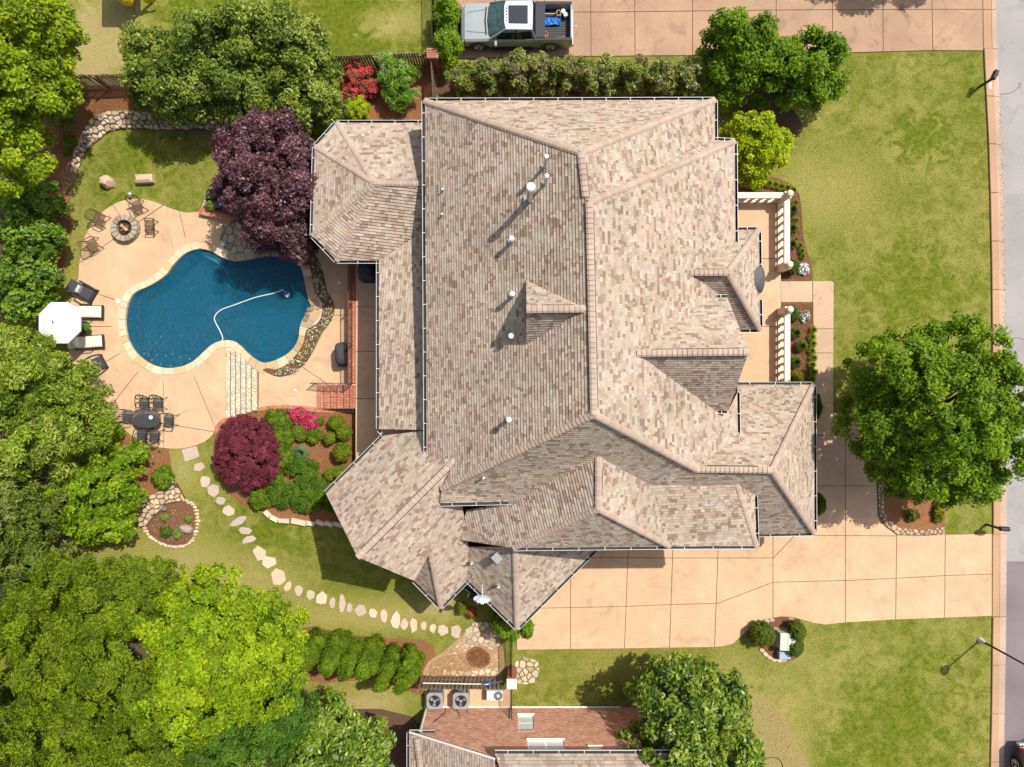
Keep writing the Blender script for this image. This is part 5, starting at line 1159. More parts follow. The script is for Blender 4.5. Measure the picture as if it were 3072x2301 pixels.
p = W(2345, 1957); t = thing('utility_pedestal', 'blue-grey low utility pedestal below the green transformer box', 'utility box', p); part('cabinet', MB().bbox((0,0,.22), (.56,.34,.44), 0, .03), mat('blue grey enamel', (.22,.30,.36), .5, .06), t); part('lid', MB().bbox((0,0,.46), (.60,.38,.05), 0, .02), mat('blue grey lid', (.25,.34,.40), .5, .06), t)
t = thing('garden_hose', 'thin dark garden hose lying on the dry bed at the bottom right', 'hose', (0,0,0)); part('hose', MB().tube([W(x, y, .04) for x, y in smooth(T('R',(20,1650),(60,1600),(110,1580),(170,1590),(205,1630),(210,1680)), 4)], .018, 5), M_black, t); part('nozzle', MB().tube([W(*T('R',(20,1655))[0],.05), W(*T('R',(70,1632))[0],.05)], [.025,.04], 6), M_teal, t)
# ---------------- satellite dish and stacked chairs
t = thing('satellite_dish', 'pale oval satellite dish on the low eave corner', 'satellite dish', W(1448, 1762, 3.9)); R = Matrix.Translation((.02,-.28,.75)) @ Matrix.Rotation(math.radians(38), 4, 'X'); mb = MB(); K = 20
for f, z in ((1,.06),(.8,.025),(.5,0),(.1,-.012)):
    for k in range(K): a = 2*math.pi*k/K; mb.v.append(tuple(R @ Vector((.42*f*math.cos(a), .34*f*math.sin(a), z))))
for i in range(3):
    for k in range(K): j = (k+1)%K; mb.f.append((i*K+k,i*K+j,(i+1)*K+j,(i+1)*K+k)); mb.m.append(0); mb.c.append(None)
mb.f.append(tuple(3*K+k for k in range(K))); mb.m.append(0); mb.c.append(None); part('reflector', mb, mat('pale dish enamel', (.58,.66,.70), .5, .04), t, True)
part('mast', MB().tube([(0,.15,0),(0,.0,.55),(.02,-.2,.72)], .03, 6), M_lgray, t); part('feed_arm', MB().tube([tuple(R @ Vector((0,.30,0))), tuple(R @ Vector((0,.42,.45)))], .022, 5), M_lgray, t); part('receiver', MB().bbox(tuple(R @ Vector((0,.40,.46))), (.14,.26,.10), .2, .02), M_white, t)
for i, (x, y, a) in enumerate(((1408,1752,.8),(1420,1778,-.4),(1442,1792,.3))):
    t = thing('folding_chair', ('black folding chair with a white frame deepest in the eave corner','black folding chair with a white frame in the middle of the jumble','black folding chair with a white frame nearest the satellite dish')[i], 'chair', W(x, y, 0.02), a, 'folding chairs stacked in the eave corner'); part('seat', MB().bbox((0,0,.48), (.42,.42,.04), 0, .01), M_black, t); part('backrest', MB().bbox((0,.22,.78), (.42,.04,.4), 0, .01), M_black, t)
    for s in (-1, 1): part('leg', MB().tube([(s*.23,-.25,0),(s*.23,.0,.5),(s*.22,.25,1.0)], .022, 5), M_white, t); part('leg', MB().tube([(s*.21,.25,0),(s*.21,0,.5),(s*.21,-.2,.5)], .022, 5), M_white, t)
# ---------------- yellow play set at the top edge
t = thing('play_slide', 'yellow plastic play slide poking in at the top edge of the neighbour lawn', 'slide', (0,0,0)); sl = MB(); q = [W(420,-60,1.7), W(430,-25,1.2), W(448,-2,.75), W(455,8,.45)]
for k, p in enumerate(q):
    for s, z in ((-.32,.22),(-.26,0),(.26,0),(.32,.22)): sl.v.append((p.x+s*.9, p.y+s*.25, p.z+z))
for k in range(3):
    for j in range(3): a = k*4+j; sl.f.append((a,a+4,a+5,a+1)); sl.m.append(0); sl.c.append(None)
part('chute', sl, M_yellow, t); p = W(378,-4,1.3); part('tube_end', MB().lathe((p.x,p.y,1.1), [(.30,0),(.36,.2),(.36,.55),(.30,.7)], 14), M_yellow, t)
part('platform', MB().box((W(370,-60,1.6).x, W(0,-75,1.6).y, 1.55), (1.5,1.2,.12)), M_wood, t)
for sx in (-.7,.7):
    for sy in (-.55,.55): part('post', MB().box((W(370,-60,1.6).x+sx, W(0,-75,1.6).y+sy, 1.2), (.1,.1,2.4)), M_wood, t)
part('canopy_roof', MB().prism([(W(345,-60,1.6).x-.5, W(0,-55,1.6).y-.6),(W(345,-60,1.6).x+1.1, W(0,-55,1.6).y-.6),(W(345,-60,1.6).x+1.1, W(0,-55,1.6).y+.9),(W(345,-60,1.6).x-.5, W(0,-55,1.6).y+.9)], 2.3, 2.36), M_wood, t)

# ---------------- neighbour's brick house at the bottom edge
nb = thing('neighbour_house', 'neighbour red brick house with white windows cut off by the bottom edge', 'house')
YW = W(0, 2121).y; XL, XR = W(1275, 2121).x, W(1960, 2121).x; HW = 5.5
wins = [(W(1579,0).x, .0)]
def wx(px, z): return W(px, 0, z).x
WIN = [(wx(1556,1.7), wx(1600,1.7), .95, 2.45, 2), (wx(1585,4.3), wx(1693,4.3), 3.55, 5.05, 2), (wx(1771,4.6), wx(1806,4.6), 4.2, 5.1, 1)]
LXE = wx(1228, 2.9); XE = wx(1488, 5.55) - .05
def rake(x): return HW if x >= XE else 2.9 + (x - LXE)*(5.53 - 2.9)/(XE - LXE) - .12
obj('wall', MB().prism(rect(XE, XR, YW-8, YW-.10), 0, HW), M_brick, nb)
def slab_wall(y0, y1, m, nm):
    k = MB(); pr = [(XL+.02, 0), (XE, 0), (XE, HW), (XL+.02, rake(XL))]; n = len(pr)
    k.v = [(x, y0, z) for x, z in pr] + [(x, y1, z) for x, z in pr]; k.f = [tuple(reversed(range(n))), tuple(range(n, 2*n))] + [(i, (i+1) % n, (i+1) % n + n, i+n) for i in range(n)]; k.m = [0]*len(k.f); k.c = [None]*len(k.f); obj(nm, k, m, nb)
slab_wall(YW-.012, YW-.2, M_mortar, 'mortar_face')
bm = bmesh.new(); lp_ = [[(XE, 0), (XR, 0), (XR, HW), (XE, HW)]] + [[(a-.02, c-.02), (b+.02, c-.02), (b+.02, d+.02), (a-.02, d+.02)] for a, b, c, d, _ in WIN]; ed = []
for q in lp_:
    v_ = [bm.verts.new((x, YW-.012, z)) for x, z in q]; ed += [bm.edges.new((v_[i], v_[(i+1) % 4])) for i in range(4)]
bmesh.ops.triangle_fill(bm, use_beauty=True, edges=ed, normal=(0,1,0))
dl = [f for f in bm.faces if any(a < f.calc_center_median().x < b and c < f.calc_center_median().z < d for a, b, c, d, _ in WIN)]; bmesh.ops.delete(bm, geom=dl, context='FACES_ONLY')
me = bpy.data.meshes.new('mortar_face'); bm.to_mesh(me); bm.free(); me.materials.append(M_mortar); link('mortar_face', me, nb)
rw_ = random.Random(5); stuffb = MB(); sing = []
z = .04; row = 0
while z < HW - .05:
    x = XL - (.11 if row % 2 else 0)
    while x < XR:
        xa_, xb_ = max(x, XL), min(x + .205, XR); zc = z + .0375
        segs = [(xa_, xb_)]
        for (a, b, c, d, _) in WIN:
            if c - .05 < zc < d + .05: segs = [s for q in segs for s in ((q[0], min(q[1], a-.03)), (max(q[0], b+.03), q[1])) if s[1] - s[0] > .03]
        for s in segs:
            if zc > rake(s[0]) - .02: continue
            k = MB().box(((s[0]+s[1])/2, YW-.03, zc), (s[1]-s[0], .06, .066), col=tuple(v*q_ for v, q_ in zip(bcol(rw_), (1.15,1.5,1.65))))
            if s[1]-s[0] > .19 and W(1500,0,zc).x < s[0] < W(1720,0,zc).x and z > 2.6: sing.append(k)
            else: stuffb.add(k.v, k.f, 0, k.c[0])
        x += .215
    z += .0762; row += 1
for k in sing[300:]: stuffb.add(k.v, k.f, 0, k.c[0])
for k in sing[:300]: obj('brick', k, M_wallbrick, nb)
o = obj('bricks', stuffb, M_wallbrick, nb); o['kind'] = 'stuff'
for (a, b, c, d, n_) in WIN:
    wnd = obj('window', MB().box(((a+b)/2, YW-.078, (c+d)/2), (b-a+.03, .036, d-c+.03)), mat('white window frame', (.78,.78,.76), .5, .04), nb)
    for k in range(n_):
        if n_ == 2 and b - a < 1: x0, x1, z0_, z1_ = a+.05, b-.05, c+.06+k*(d-c)/2, c-.04+(k+1)*(d-c)/2
        else: w_ = (b-a)/n_; x0, x1, z0_, z1_ = a+.06+k*w_, a-.06+(k+1)*w_, c+.06, d-.06
        obj('pane', MB().box(((x0+x1)/2, YW-.058, (z0_+z1_)/2), (x1-x0, .012, z1_-z0_)), mat('pale blind glass', (.56,.59,.60), .15, .05, 3, spec=.6), wnd)
    obj('window_sill', MB().bbox(((a+b)/2, YW+.0, c-.06), (b-a+.16, .16, .07), 0, .01), M_limest, nb); 
    nl = int((b-a+.2)/.09)
    for k in range(nl): obj('brick', MB().box((a-.1+.09*(k+.5), YW-.01, d+.14), (.074,.07,.2), col=(.50,.33,.22)), M_brickc, wnd)
nbs = MB(); rn = random.Random(3); PALC[:] = [(.30,.24,.19),(.34,.27,.215),(.25,.19,.155),(.22,.165,.13),(.29,.25,.21)]; PALW[:] = [5,3,3,2,2]
EY = YW + .42; ez = 5.55
f1 = [Vector((wx(1488,ez)-.05, EY, ez)), Vector((XR+1, EY, ez)), Vector((XR+1, EY-4.5, ez+3.4)), Vector((wx(1488,ez)-.05+2.2, EY-4.5, ez+3.4))]
lx = wx(1228,2.9); f2 = [Vector((lx, YW+.05, 2.9)), Vector((wx(1488,ez)-.05, YW+.12, ez-.02)), Vector((wx(1488,ez)-.05, YW-5, ez-.02)), Vector((lx, YW-5, 2.9))]
sg = []
for f in (f1, f2): roof_face(f, nb, nbs, None, rn)
o = obj('shingles', nbs, M_shingle, nb); o['kind'] = 'stuff'
gutter(nb, f1[0], f1[1], (0,1)); gutter(nb, Vector((lx, YW-5, 2.9)), f2[0], (-1,0)); gutter(nb, Vector((lx,YW+.05,2.9)), Vector((lx+1.25,YW+.05,2.9)), (0,1))
obj('rake_trim', MB().tube([f2[0]+Vector((0,.03,.02)), f2[1]+Vector((0,.03,.02))], .05, 4), M_white, nb)
cp = []; ridge_caps(nb, Vector((lx+.45, YW-.1, 3.22)), Vector((lx+1.2, YW-5, 3.7)), None, cp, half=.2); 
for s in cp: m1 = MB(); m1.add(s[1], s[2], 0, s[3]); link('ridge_cap', m1.mesh('ridge_cap', M_shingle), nb)
obj('wall', MB().prism(rect(lx+.4, XE, YW-6, YW-1.0), 0, 2.6), M_brick, nb)
obj('eave_pipe', MB().tube([Vector((XL-.02,YW+.05,.12)), Vector((wx(1860,0),YW+.05,.12))], .04, 5), M_white, nb); obj('downspout', MB().tube([Vector((XL+.1,YW+.06,.1)), Vector((XL+.1,YW+.06,2.8))], .05, 5), M_white, nb)
for i, pts in enumerate(([(1337,2129),(1340,2150),(1325,2180),(1310,2200)],[(1365,2125),(1378,2150),(1385,2145)],[(1400,2126),(1405,2138)],[(1532,2110),(1537,2150)])):
    q = [W(x, y, max(.05, (YW and (1 - (1150.5-y)/(-YW*S+0)*-1)) if False else .05)) for x, y in pts]
    mbc_ = MB(); mbc_.tube([Vector((q[k].x, YW+.03, .15+.55*k)) for k in range(len(q))], .012, 4); obj('cable', mbc_, M_black, nb)
o = obj('equipment_pad', MB().prism([(XL, YW+.03),(W(1532,0).x, YW+.03),(W(1532,0).x, W(0,2066).y),(XL, W(0,2066).y)], -.02, .07, bev=.01), M_conc, None); o['kind'] = 'structure'
def ac(label, x, y, rz=0):
    t = thing('air_conditioner', label, 'air conditioner', W(x, y, .07), rz, 'outdoor air-conditioning units'); a = .42
    part('cabinet', MB().prism(chaikin([(-a,-a),(a,-a),(a,a),(-a,a)], .14), 0, .78), M_gray, t); gr = MB()
    for k in range(9): gr.box((-a+.09+.085*k, a+.005, .4), (.03,.02,.66))
    part('side_louvre', gr, M_charc, t); top = MB(); K = 24
    for rr_, zz in ((.33,.785),(.345,.84),(.31,.83)):
        for k in range(K): q = 2*math.pi*k/K; top.v.append((rr_*math.cos(q), rr_*math.sin(q), zz))
    for i in range(2):
        for k in range(K): j = (k+1)%K; top.f.append((i*K+k,i*K+j,(i+1)*K+j,(i+1)*K+k)); top.m.append(0); top.c.append(None)
    part('fan_rim', top, M_gray, t)
    ring = MB().prism(chaikin([(-a,-a),(a,-a),(a,a),(-a,a)], .14), .78, .80); part('top_panel', ring, M_gray, t); part('fan_well', MB().lathe((0,0,.802), [(.31,0),(.30,.004)], 24), M_black, t)
    for k in range(3):
        q = 2*math.pi*k/3+.4; bl = MB(); bl.add([(.05*math.cos(q),.05*math.sin(q),.815),(.27*math.cos(q-.35),.27*math.sin(q-.35),.812),(.29*math.cos(q+.2),.29*math.sin(q+.2),.83),(.2*math.cos(q+.5),.2*math.sin(q+.5),.835)], [(0,1,2,3)]); part('fan_blade', bl, M_steel, t)
    part('fan_hub', MB().lathe((0,0,.81), [(.07,0),(.06,.04)], 12), M_gray, t); return t
ac('left round-topped grey air-conditioning unit against the neighbour wall', 1309, 2083); ac('right round-topped grey air-conditioning unit against the neighbour wall', 1386, 2083)
t = thing('heat_pump', 'flat pale heat pump with a round fan grille beside the brick pillar', 'air conditioner', W(1485, 2072, .07)); part('cabinet', MB().bbox((0,0,.33), (.86,.52,.60), 0, .02), M_lgray, t); part('fan_well', MB().lathe((.18,0,.632), [(.235,0),(.23,.006)], 24), M_black, t)
for k in range(10): q = 2*math.pi*k/10; part('grille_bar', MB().tube([(.18+.04*math.cos(q), .04*math.sin(q), .65), (.18+.24*math.cos(q), .24*math.sin(q), .65)], .013, 4), M_lgray, t)
part('fan_hub', MB().lathe((.18,0,.64), [(.06,0),(.05,.03)], 12), M_lgray, t)
t = thing('skimmer_pole', 'white and blue pool pole laid along the top of the slatted fence', 'pole', (0,0,0)); part('pole', MB().tube([W(1268,2049,1.78), W(1466,2053,1.78)], .025, 6), M_white, t); part('pole', MB().tube([W(1440,2054,1.80), W(1508,2044,1.80)], .02, 6), M_blue, t); part('bracket', MB().tube([W(1467,2037,1.8), W(1469,2066,1.8)], .025, 6), M_blue, t)
# ================================================================ FOLIAGE
NLEAF = [0]
def leaf_mesh(name, cen, nor, size, asp, col, m, fold=.0, dirs=None):
    n = len(cen); NLEAF[0] += n
    nor = nor / (np.linalg.norm(nor, axis=1, keepdims=True) + 1e-9)
    a = RNG.normal(size=(n, 3)) if dirs is None else dirs; a = a - nor * (a*nor).sum(1, keepdims=True); a /= np.linalg.norm(a, axis=1, keepdims=True) + 1e-9; b = np.cross(nor, a)
    L = size[:, None]*.5; Wd = L*asp
    v = np.empty((n, 4, 3), np.float32); v[:, 0] = cen - a*L; v[:, 1] = cen + b*Wd + nor*L*fold; v[:, 2] = cen + a*L; v[:, 3] = cen - b*Wd + nor*L*fold
    me = bpy.data.meshes.new(name); me.vertices.add(n*4); me.loops.add(n*4); me.polygons.add(n)
    me.vertices.foreach_set('co', v.ravel()); me.loops.foreach_set('vertex_index', np.arange(n*4, dtype=np.int32)); me.polygons.foreach_set('loop_start', np.arange(0, n*4, 4, dtype=np.int32))
    me.update(calc_edges=True); at = me.color_attributes.new('Col', 'FLOAT_COLOR', 'POINT'); c = np.ones((n, 4, 4), np.float32); c[:, :, :3] = col[:, None, :]; at.data.foreach_set('color', c.ravel()); me.materials.append(m); return me
def rdir(n): d = RNG.normal(size=(n, 3)); return d/np.linalg.norm(d, axis=1, keepdims=True)
def crown_pts(blobs, sp):
    """clumps spread over the shell and the inside of each dome, leaves round each clump"""
    P, Nn, Sz, Cl = [], [], [], []; pal = np.array(sp['pal'], np.float32); tops = []
    for (cx, cy, cz, rx, ry, hz) in blobs:
        ph = RNG.uniform(0, 6.28, 5); am = RNG.uniform(.3, 1, 5)
        area = 2*math.pi*((rx*ry)**.8 + (rx*hz)**.8 + (ry*hz)**.8)/3*1.25; rc = min(sp['rc'], .55*min(rx, ry)); nc = max(4, int(area/(math.pi*rc*rc)*sp.get('dens', 1.3)))
        for shell, frac in ((True, 1.0), (False, sp.get('inner', .45))):
            k = max(2, int(nc*frac)); d = rdir(k*3); d = d[d[:, 2] > (-.35 if shell else -.5)][:k]; k = len(d); th = np.arctan2(d[:, 1], d[:, 0])
            wob = 1 + sp.get('wob', .13)*sum(am[j]*np.sin((j+2)*th + ph[j] + d[:, 2]*2) for j in range(5))/1.6
            rad = (RNG.uniform(.80, 1.02, k) if shell else RNG.uniform(.25, .75, k))*wob
            rcs = rc*RNG.uniform(.65, 1.25, k)
            c = np.c_[cx + d[:, 0]*(rx - rcs*.5).clip(.05)*rad, cy + d[:, 1]*(ry - rcs*.5).clip(.05)*rad, cz + d[:, 2]*(hz - rcs*.35).clip(.05)*rad]
            if shell: tops.append(c)
            per = sp['lai']*(math.pi*rc*rc)/(sp['L']**2*sp['asp']*.5); cnt = np.maximum(6, (per*(rcs/rc)**2*(1 if shell else .7)).astype(int)); idx = np.repeat(np.arange(k), cnt); n = len(idx)
            o = rdir(n)*(RNG.uniform(0, 1, n)**.45)[:, None]*rcs[idx][:, None]; o[:, 2] *= sp.get('flat', .7)
            p = c[idx] + o; out = d[idx]; nn = out*sp.get('out', .45) + np.array([0, 0, sp.get('up', .75)]) + o/(rcs[idx][:, None])*.35 + RNG.normal(size=(n, 3))*sp['tilt']
            tone = RNG.uniform(1 - sp.get('cv', .16), 1 + sp.get('cv', .16), k)[idx]*RNG.uniform(.85, 1.15, n)
            ci = RNG.integers(0, len(pal), k); mixc = np.where(RNG.uniform(size=n) < .6, ci[idx], RNG.integers(0, len(pal), n))
            P.append(p); Nn.append(nn); Sz.append(sp['L']*RNG.uniform(.65, 1.3, n)*(1 if shell else 1.25)); Cl.append(pal[mixc]*tone[:, None])
    P = np.concatenate(P); z0 = sp.get('zmin', .03); P[:, 2] = np.maximum(P[:, 2], z0 + RNG.uniform(0, .05, len(P)))
    return P, np.concatenate(Nn), np.concatenate(Sz), np.concatenate(Cl), np.concatenate(tops)
def blob(px, py, rx, ry, zb, zt):
    zm = zb + .5*(zt - zb); p = W(px, py, zm); k = (1 - zm/CH)/S; return (p.x, p.y, zb + .42*(zt - zb), rx*k, ry*k, .58*(zt - zb))
def plant(name, label, cat, blobs, sp, trunk=True, group=None, limbs=6, at=None):
    B = [blob(*b) for b in blobs]; P, Nn, Sz, Cl, tops = crown_pts(B, sp)
    base = Vector((np.mean([b[0] for b in B]), np.mean([b[1] for b in B]), 0)); base = W(at[0]*1.38879, at[1]*1.38879) if at else base; r = thing(name, label, cat, (0,0,0), 0, group)
    o = link('crown' if trunk else 'foliage', leaf_mesh('crown', P, Nn, Sz, sp['asp'], Cl, sp['m'], sp.get('fold', .25)), r)
    if trunk:
        zt = max(b[2] + b[5] for b in B); R = max(b[3] for b in B); tr = max(.05, zt*.022); mb = MB(); zc = B[0][2]
        mb.tube([base, base + Vector((.05, -.04, zc*.5)), base + Vector((0, .06, zc))], [tr*1.25, tr, tr*.8], 8)
        for k in range(limbs):
            q = tops[RNG.integers(0, len(tops))]; q = base + (Vector(q) - base)*.88; mid = base.lerp(q, .45) + Vector((0, 0, zc*.35)); mb.tube([base + Vector((0, 0, zc*.55)), mid, q], [tr*.65, tr*.42, tr*.15], 6)
            for u in range(2):
                q2 = tops[RNG.integers(0, len(tops))]; q2 = Vector(q2)
                if (q2 - mid).length < R: mb.tube([mid, mid.lerp(q2, .55) + Vector((0,0,.2)), mid.lerp(q2, .95)], [tr*.3, tr*.2, tr*.07], 5)
        obj('trunk' if zt > 2.5 else 'stem', mb, M_bark, r, True)
    return r
def spec(pal, L=.16, asp=.5, lai=2.2, rc=.55, tilt=.55, m=None, **k): return dict(pal=pal, L=L, asp=asp, lai=lai, rc=rc, tilt=tilt, m=m or M_leaf, **k)
LIME = spec([(.225,.33,.005),(.31,.40,.010),(.145,.24,.005)], .16, .6, 2.0, .36)
FINE = spec([(.14,.21,.004),(.20,.265,.008),(.09,.145,.004)], .16, .36, 2.2, .36, .6)
BRIGHT = spec([(.165,.27,.006),(.235,.345,.010),(.11,.195,.006)], .19, .6, 2.0, .36, .5)
WOODS = spec([(.215,.30,.007),(.31,.385,.014),(.13,.205,.007)], .18, .55, 2.0, .48)
OAK = spec([(.135,.24,.006),(.20,.31,.009),(.085,.165,.006)], .17, .6, 2.0, .42)
LAUREL = spec([(.14,.20,.016),(.24,.29,.042),(.08,.13,.012)], .20, .42, 2.0, .44, .6, M_gloss)
PHOT = spec([(.15,.21,.02),(.25,.29,.06),(.09,.135,.015),(.20,.16,.07)], .17, .40, 1.8, .28, .6, M_gloss, wob=.2, dens=1.15)
MAGN = spec([(.12,.195,.010),(.235,.305,.04),(.065,.12,.010)], .26, .45, 1.9, .42, .55, M_gloss)
WILLOW = spec([(.22,.31,.018),(.34,.40,.07),(.12,.19,.012)], .24, .28, 1.9, .42, .6, M_leaf)
PURPLE = spec([(.115,.050,.060),(.165,.075,.09),(.065,.028,.036)], .17, .55, 2.2, .38, .55, M_gloss)
MAPLE = spec([(.215,.042,.065),(.285,.065,.092),(.145,.028,.044)], .18, .16, 3.0, .17, .8, M_leaf, dens=1.9, wob=.03, out=.8, up=.5, flat=1)
CHART = spec([(.33,.42,.006),(.42,.50,.010),(.23,.32,.006)], .15, .5, 2.0, .28)
BALL = spec([(.16,.21,.008),(.225,.27,.012),(.11,.155,.007)], .075, .55, 3.2, .12, .6, wob=.02, flat=1, dens=2.2)
BOXG = spec([(.13,.21,.008),(.19,.27,.012),(.085,.15,.007)], .085, .55, 2.8, .16, .6, wob=.07, dens=1.8)
JUNI = spec([(.105,.20,.012),(.155,.255,.018),(.07,.145,.010)], .13, .25, 2.8, .24, .7, wob=.12)
ARBO = spec([(.135,.215,.006),(.185,.27,.009),(.085,.145,.006)], .10, .42, 3.0, .20, .6, wob=.06, out=.9, up=.35, flat=1, dens=1.6)
VARI = spec([(.13,.27,.015),(.32,.42,.16),(.09,.19,.012),(.17,.33,.02)], .34, .13, 1.9, .24, .75, wob=.3, dens=1.0)
AZAL = spec([(.46,.06,.06),(.55,.13,.11),(.34,.035,.04),(.16,.13,.04)], .10, .7, 2.6, .18, .6, M_petal)
def PX(*a): return [(x*1.38879, y*1.38879, rx*1.38879, ry*1.38879, zb, zt) for x, y, rx, ry, zb, zt in a]
SIDE = {**BRIGHT, 'pal': [(.11,.20,.008),(.17,.27,.02),(.07,.135,.008)], 'm': M_gloss}
t_ = 'broadleaf trees in the woods on the left'
plant('tree', 'tall yellow-green tree filling the top left corner', 'tree', PX((35,60,90,95,3,9),(20,190,85,90,3,9.5),(110,70,70,75,3,7.5),(85,175,62,55,2.5,7),(10,320,60,95,3,9),(60,262,50,45,2,6)), WOODS, limbs=12, at=(95,120))
plant('shrub', 'rounded glossy green shrub below the picket fence at the upper left', 'shrub', PX((125,240,32,38,.3,2.6)), {**LAUREL, 'L': .13, 'rc': .25}, False)
plant('shrub', 'dark low shrub in the shade under the top-left tree', 'shrub', PX((52,372,32,36,.2,2)), {**LAUREL, 'L': .13}, False)
plant('tall_shrub', 'topmost of the bright glossy shrubs along the left boundary', 'shrub', PX((85,430,50,42,.5,4),(45,460,45,40,.5,4)), SIDE)
plant('tall_shrub', 'second bright glossy shrub down the left boundary, level with the fire pit', 'shrub', PX((72,517,58,48,.4,4)), SIDE)
plant('tall_shrub', 'third bright glossy shrub down the left boundary, above the umbrella', 'shrub', PX((62,600,58,52,.4,4),(40,655,52,40,.5,4)), SIDE)
plant('small_plant', 'spiky green plant in the straw bed near the curved stone bank', 'plant', [(214,425,17,18,.02,.5)], {**VARI, 'pal': [(.13,.22,.012),(.09,.17,.01)], 'L': .2, 'rc': .15}, False)
plant('small_plant', 'small green tuft lower down the straw bed beside the curved stone bank', 'plant', [(200,455,11,14,.02,.4)], {**VARI, 'pal': [(.11,.19,.012)], 'L': .16, 'rc': .12}, False)
plant('tree', 'pale willow-leaved tree partly covering the white umbrella', 'tree', PX((52,762,62,58,1.5,5.0),(118,812,72,50,1.5,4.8),(165,852,66,58,1.2,4.6),(62,850,105,90,2,7)), WILLOW, limbs=9)
plant('tree', 'pale willow-leaved tree left of the black dining set', 'tree', PX((150,915,88,75,1.5,5.5),(55,960,100,85,2,7.5)), WILLOW, limbs=8)
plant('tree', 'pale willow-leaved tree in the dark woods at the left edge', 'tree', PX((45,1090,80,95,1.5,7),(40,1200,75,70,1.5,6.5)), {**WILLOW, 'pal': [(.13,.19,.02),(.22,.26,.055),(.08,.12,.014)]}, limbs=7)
plant('tall_shrub', 'big bright green large-leaved bush above the teardrop flower bed', 'shrub', PX((205,1068,92,70,.4,4.2),(210,1130,80,50,.3,3.4),(250,1000,80,52,.3,3),(165,1090,60,60,.4,3.5)), {**BRIGHT, 'L': .21}, limbs=8)
plant('shrub', 'small dark green shrub beside the path at the straw bed corner', 'shrub', [(489,1432,30,36,.1,1.1)], {**BOXG, 'L': .12}, False)
plant('shrub', 'low yellow-green shrub between the willow tree and the dining patio', 'shrub', [(335,1300,34,30,.1,1.2)], {**BRIGHT, 'L': .13}, False)
plant('tree', 'large mid-green feathery tree filling the bottom left corner', 'tree', PX((150,1320,150,110,3,9),(270,1290,120,85,3,8.5),(90,1440,150,120,3,10),(230,1450,150,120,3.5,10),(120,1590,160,110,3,9.5),(330,1580,150,110,3,9)), FINE, limbs=16)
plant('tree', 'bright lime-green tree at the bottom left, lightest of the woods', 'tree', PX((440,1330,130,100,3,9),(520,1400,125,115,3,9.5),(440,1470,120,110,3.5,10),(590,1385,65,70,2.5,7.5),(560,1480,80,75,3,8)), LIME, limbs=14)
plant('tree', 'deep green feathery tree between the lime tree and the glossy magnolia at the bottom', 'tree', PX((590,1545,95,80,2,6.5),(480,1600,120,75,2,7)), {**FINE, 'pal': [(.08,.175,.014),(.12,.23,.018),(.055,.125,.012)]}, limbs=8)
plant('tree', 'tree darkened to stand in deep shade at the left edge above the bottom corner', 'tree', PX((20,1290,60,70,1.5,6)), {**FINE, 'pal': [(.05,.085,.012),(.07,.11,.016)]})  # darker leaf palette paints in the deep shade of this corner
plant('magnolia_tree', 'glossy magnolia at the bottom left beside the neighbour house', 'tree', PX((705,1570,70,62,1,5),(690,1640,100,70,1.5,6.5),(790,1620,62,72,1,5)), MAGN, limbs=9)
plant('magnolia_tree', 'big glossy magnolia on the lawn right of the neighbour brick wall', 'tree', PX((1470,1500,98,82,1,6.5),(1545,1520,80,82,1,6.2),(1465,1605,110,80,1.2,7.5),(1570,1605,75,70,1,6)), MAGN, limbs=12)
plant('laurel_tree', 'left one of the dark evergreen laurels along the top fence', 'tree', PX((350,125,80,62,.8,5),(330,180,62,70,.6,4.8),(410,200,80,65,.6,5)), LAUREL, limbs=8)
plant('laurel_tree', 'middle and tallest of the dark evergreen laurels along the top fence', 'tree', PX((450,105,80,68,.8,5.5),(540,95,85,75,.8,6),(510,190,92,70,.6,5.2)), LAUREL, limbs=9)
plant('laurel_tree', 'right one of the dark evergreen laurels beside the red azalea', 'tree', PX((620,90,80,72,.8,5.8),(660,140,60,65,.8,5),(640,215,78,60,.6,4.8),(700,225,40,50,.5,3.5)), LAUREL, limbs=9)
plant('purple_tree', 'deep purple-leaved tree between the pool and the house', 'tree', PX((590,300,62,62,1.2,5.5),(540,330,70,60,1.2,5.5),(640,340,50,65,1.2,5),(570,410,95,80,1.4,6.8),(660,420,55,55,1.2,5.2),(520,395,50,55,1.2,4.8),(600,490,82,65,1.2,5.2),(640,530,42,42,1.2,4.2)), PURPLE, limbs=12)
plant('japanese_maple', 'low crimson weeping maple beside the lower pool patio', 'tree', [(738,1358,100,120,.15,2.3)], MAPLE, limbs=4)
plant('tree', 'dense green tree beside the upper drive, left of a pair', 'tree', PX((1600,85,88,62,.8,4.6),(1620,130,90,66,.6,4.2),(1578,172,62,56,.5,3.2)), OAK, limbs=8)
plant('tree', 'dense green tree beside the upper drive, right of a pair and next to the lawn', 'tree', PX((1745,140,80,75,.6,4.4),(1720,180,85,58,.5,3.6),(1770,170,62,60,.5,3.6)), OAK, limbs=8)
plant('ornamental_tree', 'chartreuse yellow-green small tree at the front corner of the house', 'tree', PX((1620,290,58,52,.6,3.6),(1655,320,52,55,.6,3.4),(1620,365,42,40,.4,2.6),(1590,320,42,60,.6,3)), CHART, limbs=7)
plant('oak_tree', 'large round green tree on the front lawn by the street', 'tree', PX((1940,800,95,90,2.5,8),(2060,770,95,85,2.5,8),(2140,860,80,95,2.5,8),(1920,920,100,90,2,7.5),(2030,900,130,120,3,9.5),(2120,980,90,80,2.2,7.5),(1990,1010,100,75,2,7),(2070,1050,70,50,2,6)), {**OAK, 'wob': .08, 'dens': 1.2, 'inner': .25}, limbs=18)
hx = [(1008,163,36,45),(1060,160,32,42),(1112,150,34,46),(1163,152,30,48),(1212,158,34,48),(1262,165,30,44),(1310,158,34,46),(1368,158,36,44),(1422,165,34,42),(1475,168,34,44)]
